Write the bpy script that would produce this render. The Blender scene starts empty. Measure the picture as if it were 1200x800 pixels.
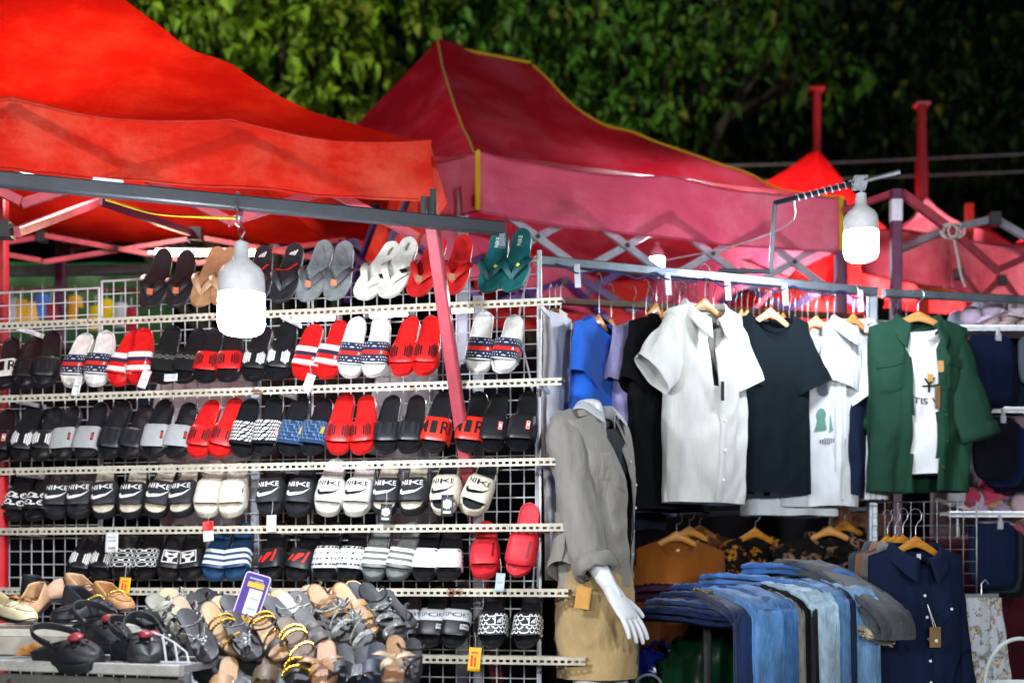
import bpy, bmesh, math, random
from mathutils import Vector, Matrix, noise
R = math.radians
random.seed(11)
sc = bpy.context.scene
COL = sc.collection
V = Vector

# ------------------------------------------------------------------ camera frame
H = 1.30                 # eye height
FP = 1500.0              # focal length in photo pixels (photo is 1200 wide)
def at(px, py, Y):       # point seen at photo pixel (px,py) at distance Y
    return V(((px-600)/FP*Y, Y, H+(670-py)/FP*Y))

# ------------------------------------------------------------------ colours / materials
def lin(c):
    if isinstance(c, str):
        c = c.lstrip('#')
        if len(c) == 3: c = ''.join(q*2 for q in c)
        c = [int(c[i:i+2], 16)/255 for i in (0, 2, 4)]
        c = [x/12.92 if x <= .04045 else ((x+.055)/1.055)**2.4 for x in c]
    return (c[0], c[1], c[2], 1)
MATS = {}
def newmat(name):
    m = bpy.data.materials.new(name); m.use_nodes = True
    nt = m.node_tree; b = nt.nodes['Principled BSDF']
    return m, nt, b
def noise_node(nt, scale, detail=4, stretch=None, rough=.55, coord='Object'):
    tc = nt.nodes.new('ShaderNodeTexCoord')
    n = nt.nodes.new('ShaderNodeTexNoise'); n.inputs['Scale'].default_value = scale
    n.inputs['Detail'].default_value = detail; n.inputs['Roughness'].default_value = rough
    if stretch:
        mp = nt.nodes.new('ShaderNodeMapping'); mp.inputs['Scale'].default_value = stretch
        nt.links.new(tc.outputs[coord], mp.inputs[0]); nt.links.new(mp.outputs[0], n.inputs['Vector'])
    else: nt.links.new(tc.outputs[coord], n.inputs['Vector'])
    return n
def ramp(nt, src, stops):
    r = nt.nodes.new('ShaderNodeValToRGB')
    e = r.color_ramp.elements
    while len(e) < len(stops): e.new(.5)
    for k, (p, c) in zip(e, stops): k.position = p; k.color = lin(c) if not isinstance(c, tuple) or len(c) == 3 else c
    nt.links.new(src, r.inputs[0]); return r
def bump(nt, b, src, strength, dist=.002):
    bp = nt.nodes.new('ShaderNodeBump'); bp.inputs['Strength'].default_value = strength; bp.inputs['Distance'].default_value = dist
    nt.links.new(src, bp.inputs['Height']); nt.links.new(bp.outputs[0], b.inputs['Normal'])
def scale_c(c, f): return (min(1, c[0]*f), min(1, c[1]*f), min(1, c[2]*f))
def mat(kind, col, **kw):
    """cached procedural material: foam, rubber, cloth, denim, paint, steel, wood, plastic, plain"""
    key = (kind, str(col), str(sorted(kw.items())))
    if key in MATS: return MATS[key]
    m, nt, b = newmat(kind+'_'+str(len(MATS)))
    c = lin(col)[:3]; L = nt.links
    if kind in ('foam', 'rubber'):
        n = noise_node(nt, 38, 5)
        r = ramp(nt, n.outputs[0], [(.3, scale_c(c, .8)), (.7, scale_c(c, 1.12))]); L.new(r.outputs[0], b.inputs['Base Color'])
        n3 = noise_node(nt, 14, 6, rough=.7)
        rr = nt.nodes.new('ShaderNodeMapRange'); rr.inputs['From Min'].default_value = .3; rr.inputs['From Max'].default_value = .7
        rr.inputs['To Min'].default_value = kw.get('rough', .42)-.1; rr.inputs['To Max'].default_value = kw.get('rough', .42)+.16
        L.new(n3.outputs[0], rr.inputs[0]); L.new(rr.outputs[0], b.inputs['Roughness'])
        n2 = noise_node(nt, 420, 2); bump(nt, b, n2.outputs[0], .25, .0012)
        b.inputs['Specular IOR Level'].default_value = .45
    elif kind in ('cloth', 'knit', 'denim', 'stripecloth', 'floral'):
        n = noise_node(nt, 9, 5, (1, 1, .4))
        f1, f2 = (.5, 1.5) if kind == 'denim' else (.84, 1.12)
        r = ramp(nt, n.outputs[0], [(.32, scale_c(c, f1)), (.68, scale_c(c, f2))])
        out = r.outputs[0]
        if kind == 'denim':
            n4 = noise_node(nt, 160, 3, (1.6, 1.6, .15))
            mx = nt.nodes.new('ShaderNodeMix'); mx.data_type = 'RGBA'; mx.blend_type = 'MULTIPLY'; mx.inputs[0].default_value = .8
            r4 = ramp(nt, n4.outputs[0], [(.3, (.55, .58, .62)), (.65, (1, 1, 1))])
            L.new(out, mx.inputs[6]); L.new(r4.outputs[0], mx.inputs[7]); out = mx.outputs[2]
        if kind == 'stripecloth':
            tc = nt.nodes.new('ShaderNodeTexCoord'); w = nt.nodes.new('ShaderNodeTexWave'); w.inputs['Scale'].default_value = kw.get('freq', 16)
            L.new(tc.outputs['Object'], w.inputs[0])
            rs = ramp(nt, w.outputs[0], [(.62, (1, 1, 1)), (.8, tuple(lin(kw.get('col2', '#8a94a6'))[:3]))])
            mx = nt.nodes.new('ShaderNodeMix'); mx.data_type = 'RGBA'; mx.blend_type = 'MULTIPLY'; mx.inputs[0].default_value = 1
            L.new(out, mx.inputs[6]); L.new(rs.outputs[0], mx.inputs[7]); out = mx.outputs[2]
        if kind == 'floral':
            tc = nt.nodes.new('ShaderNodeTexCoord')
            nn = noise_node(nt, kw.get('freq', 22), 3, rough=.6)
            cols = kw['cols']
            rs = ramp(nt, nn.outputs[0], [(.0, col), (.52, col), (.55, cols[0]), (.6, cols[1]), (.64, col), (1, cols[0])])
            out = rs.outputs[0]
        L.new(out, b.inputs['Base Color'])
        b.inputs['Roughness'].default_value = kw.get('rough', .85)
        dark = max(c) < .06
        b.inputs['Specular IOR Level'].default_value = .12 if dark else .2
        b.inputs['Sheen Weight'].default_value = .0 if dark else kw.get('sheen', .15)
        n2 = noise_node(nt, 12, 6, (1.0, 1.0, .45), rough=.6); n3 = noise_node(nt, 520, 2)
        ad = nt.nodes.new('ShaderNodeMath'); ad.operation = 'MULTIPLY_ADD'; ad.inputs[1].default_value = .06 if kind != 'knit' else .2
        L.new(n3.outputs[0], ad.inputs[0]); L.new(n2.outputs[0], ad.inputs[2])
        bump(nt, b, ad.outputs[0], kw.get('bump', .5), .02)
    elif kind == 'paint':      # painted metal with chips
        n = noise_node(nt, 7, 8, rough=.72); n2 = noise_node(nt, 60, 4)
        r = ramp(nt, n.outputs[0], [(.32, scale_c(c, .62)), (.55, c), (.8, scale_c(c, 1.15))])
        w = kw.get('wear', .64)
        msk = ramp(nt, n.outputs[0], [(w, (0, 0, 0)), (w+.04, (1, 1, 1))])
        mx = nt.nodes.new('ShaderNodeMix'); mx.data_type = 'RGBA'
        L.new(msk.outputs[0], mx.inputs[0]); L.new(r.outputs[0], mx.inputs[6]); mx.inputs[7].default_value = lin(kw.get('under', '#5c4030'))
        L.new(mx.outputs[2], b.inputs['Base Color']); b.inputs['Roughness'].default_value = kw.get('rough', .45)
        bump(nt, b, n2.outputs[0], .15, .002)
    elif kind == 'steel':
        n = noise_node(nt, 12, 6, rough=.65)
        r = ramp(nt, n.outputs[0], [(.3, scale_c(c, .65)), (.7, scale_c(c, 1.1))]); L.new(r.outputs[0], b.inputs['Base Color'])
        b.inputs['Metallic'].default_value = kw.get('metal', .85); b.inputs['Roughness'].default_value = kw.get('rough', .38)
    elif kind == 'wood':
        n = noise_node(nt, 14, 5, (1, 8, 8))
        r = ramp(nt, n.outputs[0], [(.3, scale_c(c, .7)), (.7, scale_c(c, 1.2))]); L.new(r.outputs[0], b.inputs['Base Color'])
        b.inputs['Roughness'].default_value = .4
    elif kind == 'glitter':
        n = noise_node(nt, 700, 1)
        tc = nt.nodes.new('ShaderNodeTexCoord'); v = nt.nodes.new('ShaderNodeTexVoronoi'); v.inputs['Scale'].default_value = 330
        L.new(tc.outputs['Object'], v.inputs['Vector'])
        r = ramp(nt, v.outputs['Color'], [(.2, scale_c(c, .35)), (.75, scale_c(c, 1.6))]); L.new(r.outputs[0], b.inputs['Base Color'])
        b.inputs['Metallic'].default_value = .7; b.inputs['Roughness'].default_value = .25
        bump(nt, b, v.outputs['Distance'], .8, .004)
    elif kind == 'tarp':       # translucent red tent fabric
        n = noise_node(nt, 2.2, 8, rough=.7)
        n1 = noise_node(nt, .9, 3)
        r = ramp(nt, n.outputs[0], [(.28, scale_c(c, .8)), (.46, c), (.66, tuple(lin(kw.get('fade', col))[:3]))]); L.new(r.outputs[0], b.inputs['Base Color'])
        b.inputs['Roughness'].default_value = kw.get('rough', .55); b.inputs['Specular IOR Level'].default_value = .3
        tr = nt.nodes.new('ShaderNodeBsdfTranslucent'); L.new(r.outputs[0], tr.inputs[0])
        mx = nt.nodes.new('ShaderNodeMixShader'); mx.inputs[0].default_value = kw.get('trans', .45)
        L.new(b.outputs[0], mx.inputs[1]); L.new(tr.outputs[0], mx.inputs[2])
        L.new(mx.outputs[0], nt.nodes['Material Output'].inputs[0])
        n2 = noise_node(nt, 2.6, 4, (1, 1, 1.8), rough=.5); n3 = noise_node(nt, 350, 1)
        ad = nt.nodes.new('ShaderNodeMath'); ad.operation = 'MULTIPLY_ADD'; ad.inputs[1].default_value = .008
        L.new(n3.outputs[0], ad.inputs[0]); L.new(n2.outputs[0], ad.inputs[2])
        bump(nt, b, ad.outputs[0], .45, .07)
    elif kind == 'glow':
        b.inputs['Base Color'].default_value = (.8, .8, .8, 1)
        b.inputs['Emission Color'].default_value = lin(col); b.inputs['Emission Strength'].default_value = kw['power']
    elif kind == 'skin':
        n = noise_node(nt, 20, 4)
        r = ramp(nt, n.outputs[0], [(.3, scale_c(c, .9)), (.7, scale_c(c, 1.05))]); L.new(r.outputs[0], b.inputs['Base Color'])
        b.inputs['Roughness'].default_value = .38
    else:
        n = noise_node(nt, kw.get('freq', 25), 5)
        r = ramp(nt, n.outputs[0], [(.3, scale_c(c, .85)), (.7, scale_c(c, 1.1))]); L.new(r.outputs[0], b.inputs['Base Color'])
        b.inputs['Roughness'].default_value = kw.get('rough', .5)
        b.inputs['Metallic'].default_value = kw.get('metal', 0)
    MATS[key] = m
    return m

# ------------------------------------------------------------------ object helpers
def tag(o, label=None, cat=None, group=None, kind=None):
    if label: o['label'] = label
    if cat: o['category'] = cat
    if group: o['group'] = group
    if kind: o['kind'] = kind
    return o
def thing(name, label, cat, loc=(0, 0, 0), group=None, mw=None):
    o = bpy.data.objects.new(name, None); COL.objects.link(o)
    o.empty_display_size = .05
    if mw is not None: o.matrix_world = mw
    else: o.location = loc
    return tag(o, label, cat, group)
def copy_tree(o, parent=None):
    c = o.copy(); COL.objects.link(c)
    if parent is not None: c.parent = parent; c.matrix_parent_inverse = o.matrix_parent_inverse
    for ch in list(o.children): copy_tree(ch, c)
    return c
def inst(name, me, parent=None):
    o = bpy.data.objects.new(name, me); COL.objects.link(o)
    if parent is not None: o.parent = parent
    return o

class MB:
    def __init__(s): s.v = []; s.f = []; s.m = []; s.mi = 0
    def add(s, vs, fs):
        k = len(s.v); s.v += [tuple(x) for x in vs]
        for f in fs: s.f.append([i+k for i in f]); s.m.append(s.mi)
    def box(s, c, sx, sy, sz, mw=None):
        c = V(c); vs = []
        for i in (-1, 1):
            for j in (-1, 1):
                for k in (-1, 1):
                    p = V((i*sx/2, j*sy/2, k*sz/2))
                    vs.append(c+(mw @ p if mw is not None else p))
        s.add(vs, [(0, 1, 3, 2), (4, 6, 7, 5), (0, 4, 5, 1), (2, 3, 7, 6), (0, 2, 6, 4), (1, 5, 7, 3)])
    def bar(s, a, b, w, h=None, up=V((0, 0, 1)), bev=.12):
        """rectangular bar with chamfered edges from a to b"""
        a = V(a); b = V(b); h = h or w; d = (b-a).normalized()
        if abs(d.dot(up)) > .98: up = V((0, 1, 0))
        x = d.cross(up).normalized(); z = x.cross(d)
        c = min(w, h)*bev
        prof = [(-w/2+c, -h/2), (w/2-c, -h/2), (w/2, -h/2+c), (w/2, h/2-c), (w/2-c, h/2), (-w/2+c, h/2), (-w/2, h/2-c), (-w/2, -h/2+c)]
        s.loft([[p+x*i+z*j for i, j in prof] for p in (a, b)], caps=True)
    def loft(s, rings, closed=True, caps=False):
        n = len(rings[0]); vs = [p for r in rings for p in r]; fs = []
        for i in range(len(rings)-1):
            for j in range(n if closed else n-1):
                k = (j+1) % n
                fs.append((i*n+j, i*n+k, (i+1)*n+k, (i+1)*n+j))
        if caps:
            fs.append(tuple(range(n-1, -1, -1))); fs.append(tuple((len(rings)-1)*n+j for j in range(n)))
        s.add(vs, fs)
    def tube(s, pts, r, n=8, caps=True):
        pts = [V(p) for p in pts]; rings = []
        up = None
        for i, p in enumerate(pts):
            d = (pts[min(i+1, len(pts)-1)]-pts[max(i-1, 0)])
            if d.length < 1e-9: d = V((0, 0, 1))
            d.normalize()
            if up is None: up = V((0, 0, 1)) if abs(d.z) < .9 else V((1, 0, 0))
            x = d.cross(up)
            if x.length < 1e-6: x = d.cross(V((0, 1, 0)))
            x.normalize(); up = x.cross(d).normalized()
            rr = r[i] if isinstance(r, (list, tuple)) else r
            rings.append([p+x*math.cos(2*math.pi*k/n)*rr+up*math.sin(2*math.pi*k/n)*rr for k in range(n)])
        s.loft(rings, caps=caps)
    def grid(s, fn, nu, nv, keep=None):
        vs = [fn(i/nu, j/nv) for j in range(nv+1) for i in range(nu+1)]; fs = []
        for j in range(nv):
            for i in range(nu):
                if keep is None or keep((i+.5)/nu, (j+.5)/nv):
                    q = j*(nu+1)+i; fs.append((q, q+1, q+nu+2, q+nu+1))
        s.add(vs, fs)
    def ribbon(s, pts, nrm, w, th):
        """flat strap along pts; nrm = list of face normals"""
        rings = []
        pts = [V(p) for p in pts]
        for i, p in enumerate(pts):
            d = (pts[min(i+1, len(pts)-1)]-pts[max(i-1, 0)]).normalized()
            n_ = nrm[i] if isinstance(nrm, list) else nrm
            x = d.cross(n_).normalized(); z = x.cross(d).normalized()
            ww = w[i] if isinstance(w, (list, tuple)) else w
            q = ww/2; t = th/2
            rings.append([p+x*a+z*c for a, c in ((-q, -t*.4), (-q*.8, -t), (q*.8, -t), (q, -t*.4), (q, t*.4), (q*.8, t), (-q*.8, t), (-q, t*.4))])
        s.loft(rings, caps=True)
    def disc(s, c, nrm, r, th, n=16):
        nrm = V(nrm).normalized(); c = V(c)
        s.tube([c-nrm*th/2, c+nrm*th/2], r, n)
    def ball(s, c, r, n=8, m=6, sc_=(1, 1, 1)):
        rings = []
        for i in range(1, m):
            a = math.pi*i/m
            rings.append([V((c[0]+r*sc_[0]*math.sin(a)*math.cos(2*math.pi*k/n), c[1]+r*sc_[1]*math.sin(a)*math.sin(2*math.pi*k/n), c[2]+r*sc_[2]*math.cos(a))) for k in range(n)])
        s.loft(rings, caps=True)
    def mesh(s, name, mats, smooth=True, origin=None, ang=40):
        me = bpy.data.meshes.new(name)
        vs = s.v if origin is None else [(a-origin[0], b-origin[1], c-origin[2]) for a, b, c in s.v]
        me.from_pydata(vs, [], s.f)
        if not isinstance(mats, (list, tuple)): mats = [mats]
        for m in mats: me.materials.append(m)
        me.polygons.foreach_set('material_index', s.m)
        bm = bmesh.new(); bm.from_mesh(me); bmesh.ops.recalc_face_normals(bm, faces=bm.faces)
        for f in bm.faces: f.smooth = smooth
        if smooth:
            for e in bm.edges:
                if len(e.link_faces) == 2 and e.calc_face_angle(0) > R(ang): e.smooth = False
        bm.to_mesh(me); bm.free(); me.update()
        return me
    def build(s, name, mats, parent=None, smooth=True, ang=40):
        """world-space verts; parent may be an Empty with any matrix"""
        if parent is not None:
            top = parent
            M = top.matrix_basis.copy()
            p = top.parent
            while p is not None: M = p.matrix_basis @ M; p = p.parent
            inv = M.inverted()
            s.v = [tuple(inv @ V(q)) for q in s.v]
            return inst(name, s.mesh(name, mats, smooth, ang=ang), parent)
        c = sum((V(q) for q in s.v), V())/max(1, len(s.v))
        o = inst(name, s.mesh(name, mats, smooth, origin=c, ang=ang)); o.location = c
        return o
    def local(s, name, mats, parent, smooth=True, ang=40):
        return inst(name, s.mesh(name, mats, smooth, ang=ang), parent)

def bez(p0, p1, p2, p3, n):
    out = []
    for i in range(n+1):
        t = i/n; u = 1-t
        out.append(V(p0)*u**3+V(p1)*3*u*u*t+V(p2)*3*u*t*t+V(p3)*t**3)
    return out
def smooth_path(pts, n):
    """Catmull-Rom through pts"""
    pts = [V(p) for p in pts]; P = [pts[0]*2-pts[1]]+pts+[pts[-1]*2-pts[-2]]; out = []
    for i in range(1, len(P)-2):
        for k in range(n):
            t = k/n; a, b, c, d = P[i-1], P[i], P[i+1], P[i+2]
            out.append(.5*((2*b)+(c-a)*t+(2*a-5*b+4*c-d)*t*t+(-a+3*b-3*c+d)*t**3))
    out.append(pts[-1]); return out

# ------------------------------------------------------------------ flat print shapes (2-D polygons)
_txt = {}
def text_polys(s, size=1.0):
    """polygons of a word in Blender's built-in font, centred, cap height = size; returns (verts2d, faces)"""
    if s not in _txt:
        cu = bpy.data.curves.new('lettering', 'FONT'); cu.body = s; cu.align_x = 'CENTER'; cu.align_y = 'CENTER'; cu.resolution_u = 3
        cu.offset = .012
        o = bpy.data.objects.new('lettering', cu); COL.objects.link(o)
        dg = bpy.context.evaluated_depsgraph_get(); dg.update()
        me = bpy.data.meshes.new_from_object(o.evaluated_get(dg))
        vs = [(v.co.x, v.co.y) for v in me.vertices]; fs = [tuple(p.vertices) for p in me.polygons]
        bpy.data.objects.remove(o); bpy.data.curves.remove(cu); bpy.data.meshes.remove(me)
        xs = [v[0] for v in vs]; ys = [v[1] for v in vs]
        cx = (min(xs)+max(xs))/2; cy = (min(ys)+max(ys))/2; h = max(ys)-min(ys)
        _txt[s] = ([((x-cx)/h, (y-cy)/h) for x, y in vs], fs)
    vs, fs = _txt[s]
    return [(x*size, y*size) for x, y in vs], fs
def text_fit(s, w, h, cx=0, cy=0, rot=0, bold=True):
    vs, fs = text_polys(s, 1)
    W = max(v[0] for v in vs)-min(v[0] for v in vs)
    c, q = math.cos(rot), math.sin(rot)
    o = []
    for x, y in vs:
        x *= w/W; y *= h
        o.append((cx+x*c-y*q, cy+x*q+y*c))
    return o, fs
def poly(*pts): return list(pts), [tuple(range(len(pts)))]
def rect(x0, y0, x1, y1, sl=0): return poly((x0, y0), (x1, y0), (x1+sl, y1), (x0+sl, y1))
def circ(cx, cy, r, n=12, ry=None): return poly(*[(cx+r*math.cos(2*math.pi*i/n), cy+(ry or r)*math.sin(2*math.pi*i/n)) for i in range(n)])
def ringp(cx, cy, r, t, n=14, ry=None):
    ry = ry or r
    vs = []; fs = []
    for i in range(n):
        a = 2*math.pi*i/n
        vs += [(cx+r*math.cos(a), cy+ry*math.sin(a)), (cx+(r-t)*math.cos(a), cy+(ry-t)*math.sin(a))]
    for i in range(n): k = (i+1) % n; fs.append((2*i, 2*k, 2*k+1, 2*i+1))
    return vs, fs
def frame(x0, y0, x1, y1, t):
    return ([(x0, y0), (x1, y0), (x1, y1), (x0, y1), (x0+t, y0+t), (x1-t, y0+t), (x1-t, y1-t), (x0+t, y1-t)],
            [(0, 1, 5, 4), (1, 2, 6, 5), (2, 3, 7, 6), (3, 0, 4, 7)])
def swoosh(cx, cy, w, h):
    lo = [(-.5, .02), (-.42, -.32), (-.25, -.48), (-.02, -.4), (.5, .5)]
    up = [(.0, -.08), (-.2, -.18), (-.3, -.1), (-.36, .3)]
    up = [(.08, -.02), (-.15, -.16), (-.3, -.12), (-.34, .12)]
    return poly(*[(cx+x*w, cy+y*h) for x, y in lo+up])
def clus(cx, cy, rx, ry, n=5):
    out = []
    for i in range(n):
        x = -1+2*(i+.5)/n
        hh = math.sqrt(1-x*x*.85)*ry*(1 if i % 2 == 0 else .88); w = rx/n*.66
        out.append(poly((cx+x*rx-w, cy-hh*.85), (cx+x*rx, cy-hh), (cx+x*rx+w, cy-hh*.85), (cx+x*rx+w, cy+hh*.85), (cx+x*rx, cy+hh), (cx+x*rx-w, cy+hh*.85)))
    return out
def map_print(mb, layers, fn, step=.004):
    """layers: list of (material index, height, [(verts2d, faces)]) ; fn(x,y,h) -> 3-D; faces are cut into narrow columns so they follow a curved surface"""
    for mi, hh, polys in layers:
        bm = bmesh.new()
        for vs, fs in polys:
            bv = [bm.verts.new((x, y, 0)) for x, y in vs]
            for f in fs:
                try: bm.faces.new([bv[i] for i in f])
                except ValueError: pass
        if not bm.faces: bm.free(); continue
        xs = [v.co.x for v in bm.verts]; x = math.floor(min(xs)/step)*step
        while x < max(xs):
            bmesh.ops.bisect_plane(bm, geom=bm.verts[:]+bm.edges[:]+bm.faces[:], plane_co=(x, 0, 0), plane_no=(1, 0, 0)); x += step
        bmesh.ops.triangulate(bm, faces=[f for f in bm.faces if len(f.verts) > 4])
        bm.verts.index_update()
        mb.mi = mi
        mb.add([fn(v.co.x, v.co.y, hh) for v in bm.verts], [[v.index for v in f.verts] for f in bm.faces])
        bm.free()
# ================================================================== ground
mb = MB()
mb.grid(lambda u, v: V((-60+120*u, -20+120*v, 0)), 24, 24)
g = mb.build('ground', mat('plain', '#3c3a38', rough=.9, freq=6)); tag(g, kind='structure', label='dark asphalt ground under the market stalls')

# ================================================================== trees
def leaf_mat(name, base):
    m, nt, b = newmat(name); L = nt.links
    ge = nt.nodes.new('ShaderNodeNewGeometry')
    r = ramp(nt, ge.outputs['Random Per Island'], [(0, scale_c(lin(base)[:3], .55)), (.55, lin(base)[:3]), (.9, scale_c(lin(base)[:3], 1.5)), (1, (.11, .115, .01))])
    L.new(r.outputs[0], b.inputs['Base Color']); b.inputs['Roughness'].default_value = .6; b.inputs['Specular IOR Level'].default_value = .25
    tr = nt.nodes.new('ShaderNodeBsdfTranslucent'); L.new(r.outputs[0], tr.inputs[0])
    mx = nt.nodes.new('ShaderNodeMixShader'); mx.inputs[0].default_value = .3
    L.new(b.outputs[0], mx.inputs[1]); L.new(tr.outputs[0], mx.inputs[2]); L.new(mx.outputs[0], nt.nodes['Material Output'].inputs[0])
    return m
bark = mat('plain', '#15110d', rough=.95)
def tree(label, base, height, clumps, leaves, lsize, lm, seed):
    rnd = random.Random(seed)
    t = thing('leafy_tree', label, 'tree', base, group='trees behind the tents')
    tr = MB()
    clumps = [(c, r*.72) for c, r in clumps]+[(c+V((rnd.uniform(-.7, .7), rnd.uniform(-.2, .5), rnd.uniform(-.7, .7))), r*.6) for c, r in clumps for _ in range(2)]
    top = V((rnd.uniform(-.4, .4), rnd.uniform(-.3, .3), height*.75))
    trunk = smooth_path([V((0, 0, 0)), V((.1, 0, height*.25)), V((-.05, .1, height*.5)), top], 5)
    tr.tube(trunk, [.24-.2*i/(len(trunk)-1) for i in range(len(trunk))], 10)
    cr = MB()
    for c, rad in clumps:
        c = V(c)
        st = trunk[rnd.randint(5, len(trunk)-4)]
        mid = st.lerp(c, .5)+V((0, 0, rnd.uniform(-.2, .3)))
        limb = smooth_path([st, mid, c], 4)
        tr.tube(limb, [.07-.055*i/(len(limb)-1) for i in range(len(limb))], 6)
        # sprays of leaves on drooping twigs inside the clump
        ntw = max(6, int(leaves*rad*rad))
        for k in range(ntw):
            d = V((rnd.gauss(0, 1), rnd.gauss(0, 1), rnd.gauss(0, .8))).normalized()
            s = c+d*rad*rnd.uniform(.15, 1)**.6
            tw = (d*.6+V((rnd.uniform(-.5, .5), rnd.uniform(-.5, .5), -.55))).normalized()
            n_ = rnd.randint(4, 8)
            for j in range(n_):
                p = s+tw*(j*lsize*.42)
                side = tw.cross(V((rnd.uniform(-1, 1), rnd.uniform(-1, 1), rnd.uniform(-1, 1)))).normalized()
                ld = (side*.8+tw*.5+V((0, 0, -.45))).normalized()
                L_ = lsize*rnd.choice((.55, .75, .9, 1, 1.15, 1.45))*rnd.uniform(.85, 1.15); W_ = L_*rnd.uniform(.5, .72)
                wx = ld.cross(V((rnd.uniform(-.6, .6), rnd.uniform(-.6, .6), 1))).normalized()
                nn = wx.cross(ld)
                k0 = len(cr.v)
                cr.v += [tuple(p), tuple(p+ld*L_*.35+wx*W_*.5+nn*.1*W_), tuple(p+ld*L_*.38-nn*.12*W_), tuple(p+ld*L_*.35-wx*W_*.5+nn*.1*W_), tuple(p+ld*L_-nn*.2*W_)]
                cr.f += [[k0, k0+1, k0+2], [k0, k0+2, k0+3], [k0+2, k0+1, k0+4], [k0+3, k0+2, k0+4]]; cr.m += [0]*4
    tr.local('trunk', bark, t)
    me = bpy.data.meshes.new('crown'); me.from_pydata(cr.v, [], cr.f); me.materials.append(lm)
    inst('crown', me, t)
    return t
def clump_set(spec, base):
    return [(at(px, py, Y)-V(base), r) for px, py, Y, r in spec]
lmA = leaf_mat('leaf_yellowgreen', '#56741a'); lmB = leaf_mat('leaf_green', '#33591a'); lmC = leaf_mat('leaf_shaded', '#162d13')  # lmC has the night shade of the right trees darkened into its colour
bs = V((-2.2, 11.3, 0))
tree('yellowish green tree, brightest of the row, above the left red tent', bs, 7.0, clump_set([
    (150, -10, 10.4, .8), (200, 25, 10.4, .7), (260, 60, 10.3, .75), (330, 100, 10.2, .75), (280, -10, 10.6, .8), (345, 20, 10.6, .7), (390, 90, 10.6, .55),
    (400, 40, 10.9, .7), (230, 120, 10.9, .8), (150, 100, 11.2, .9), (320, 170, 11.2, .9), (60, 20, 11, .9), (420, 110, 11.0, .6), (90, 160, 11.5, 1.1), (440, -20, 10.8, .7), (360, -40, 10.6, .7)], bs), 95, .135, lmA, 3)
bs = V((.5, 12.2, 0))
tree('green tree with drooping leaf clumps behind the peak of the piped tent', bs, 7.2, clump_set([
    (470, 10, 11.3, .8), (530, 20, 11.2, .65), (600, 20, 11.0, .75), (660, 40, 11.0, .7), (560, 70, 11.6, .7), (640, 95, 11.3, .6), (700, 90, 11.0, .7),
    (740, 40, 11.2, .75), (720, 130, 10.9, .6), (760, 120, 10.8, .55), (735, 165, 10.9, .45), (700, 160, 11.3, .6), (790, 20, 11.3, .6), (500, 90, 12, .9), (700, -30, 11.4, .8), (850, -5, 11, .5), (910, 10, 11, .45), (930, 35, 10.9, .28), (620, 160, 12.2, .9)], bs), 95, .135, lmB, 5)
bs = V((4.6, 14.8, 0))
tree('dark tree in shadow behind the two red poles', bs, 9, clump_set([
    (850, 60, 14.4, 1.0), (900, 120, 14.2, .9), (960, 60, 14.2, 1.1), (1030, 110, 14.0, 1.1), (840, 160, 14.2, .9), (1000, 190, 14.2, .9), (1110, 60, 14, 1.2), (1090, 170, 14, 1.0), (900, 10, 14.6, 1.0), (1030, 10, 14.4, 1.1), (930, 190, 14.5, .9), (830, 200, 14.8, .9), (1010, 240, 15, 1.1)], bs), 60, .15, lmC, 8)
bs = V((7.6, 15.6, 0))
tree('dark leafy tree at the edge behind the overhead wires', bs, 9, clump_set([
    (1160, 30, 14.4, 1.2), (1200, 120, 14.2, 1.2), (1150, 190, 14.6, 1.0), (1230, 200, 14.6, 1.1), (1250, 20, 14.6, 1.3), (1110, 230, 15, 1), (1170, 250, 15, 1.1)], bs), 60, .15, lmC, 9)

# ================================================================== overhead wires
for lab, pa, pb, r in (('upper thin overhead wire crossing in front of the dark trees', at(560, 196, 10.5), at(1260, 178, 9.6), .009), ('lower thin overhead wire crossing in front of the dark trees', at(560, 212, 10.5), at(1260, 199, 9.6), .009)):
    m_ = (pa+pb)/2+V((0, 0, -.04))
    mb = MB(); mb.tube(smooth_path([pa, m_, pb], 10), r, 6)
    tag(mb.build('overhead_wire', mat('plain', '#6a7078', rough=.6)), lab, 'wire', 'overhead wires')

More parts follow.
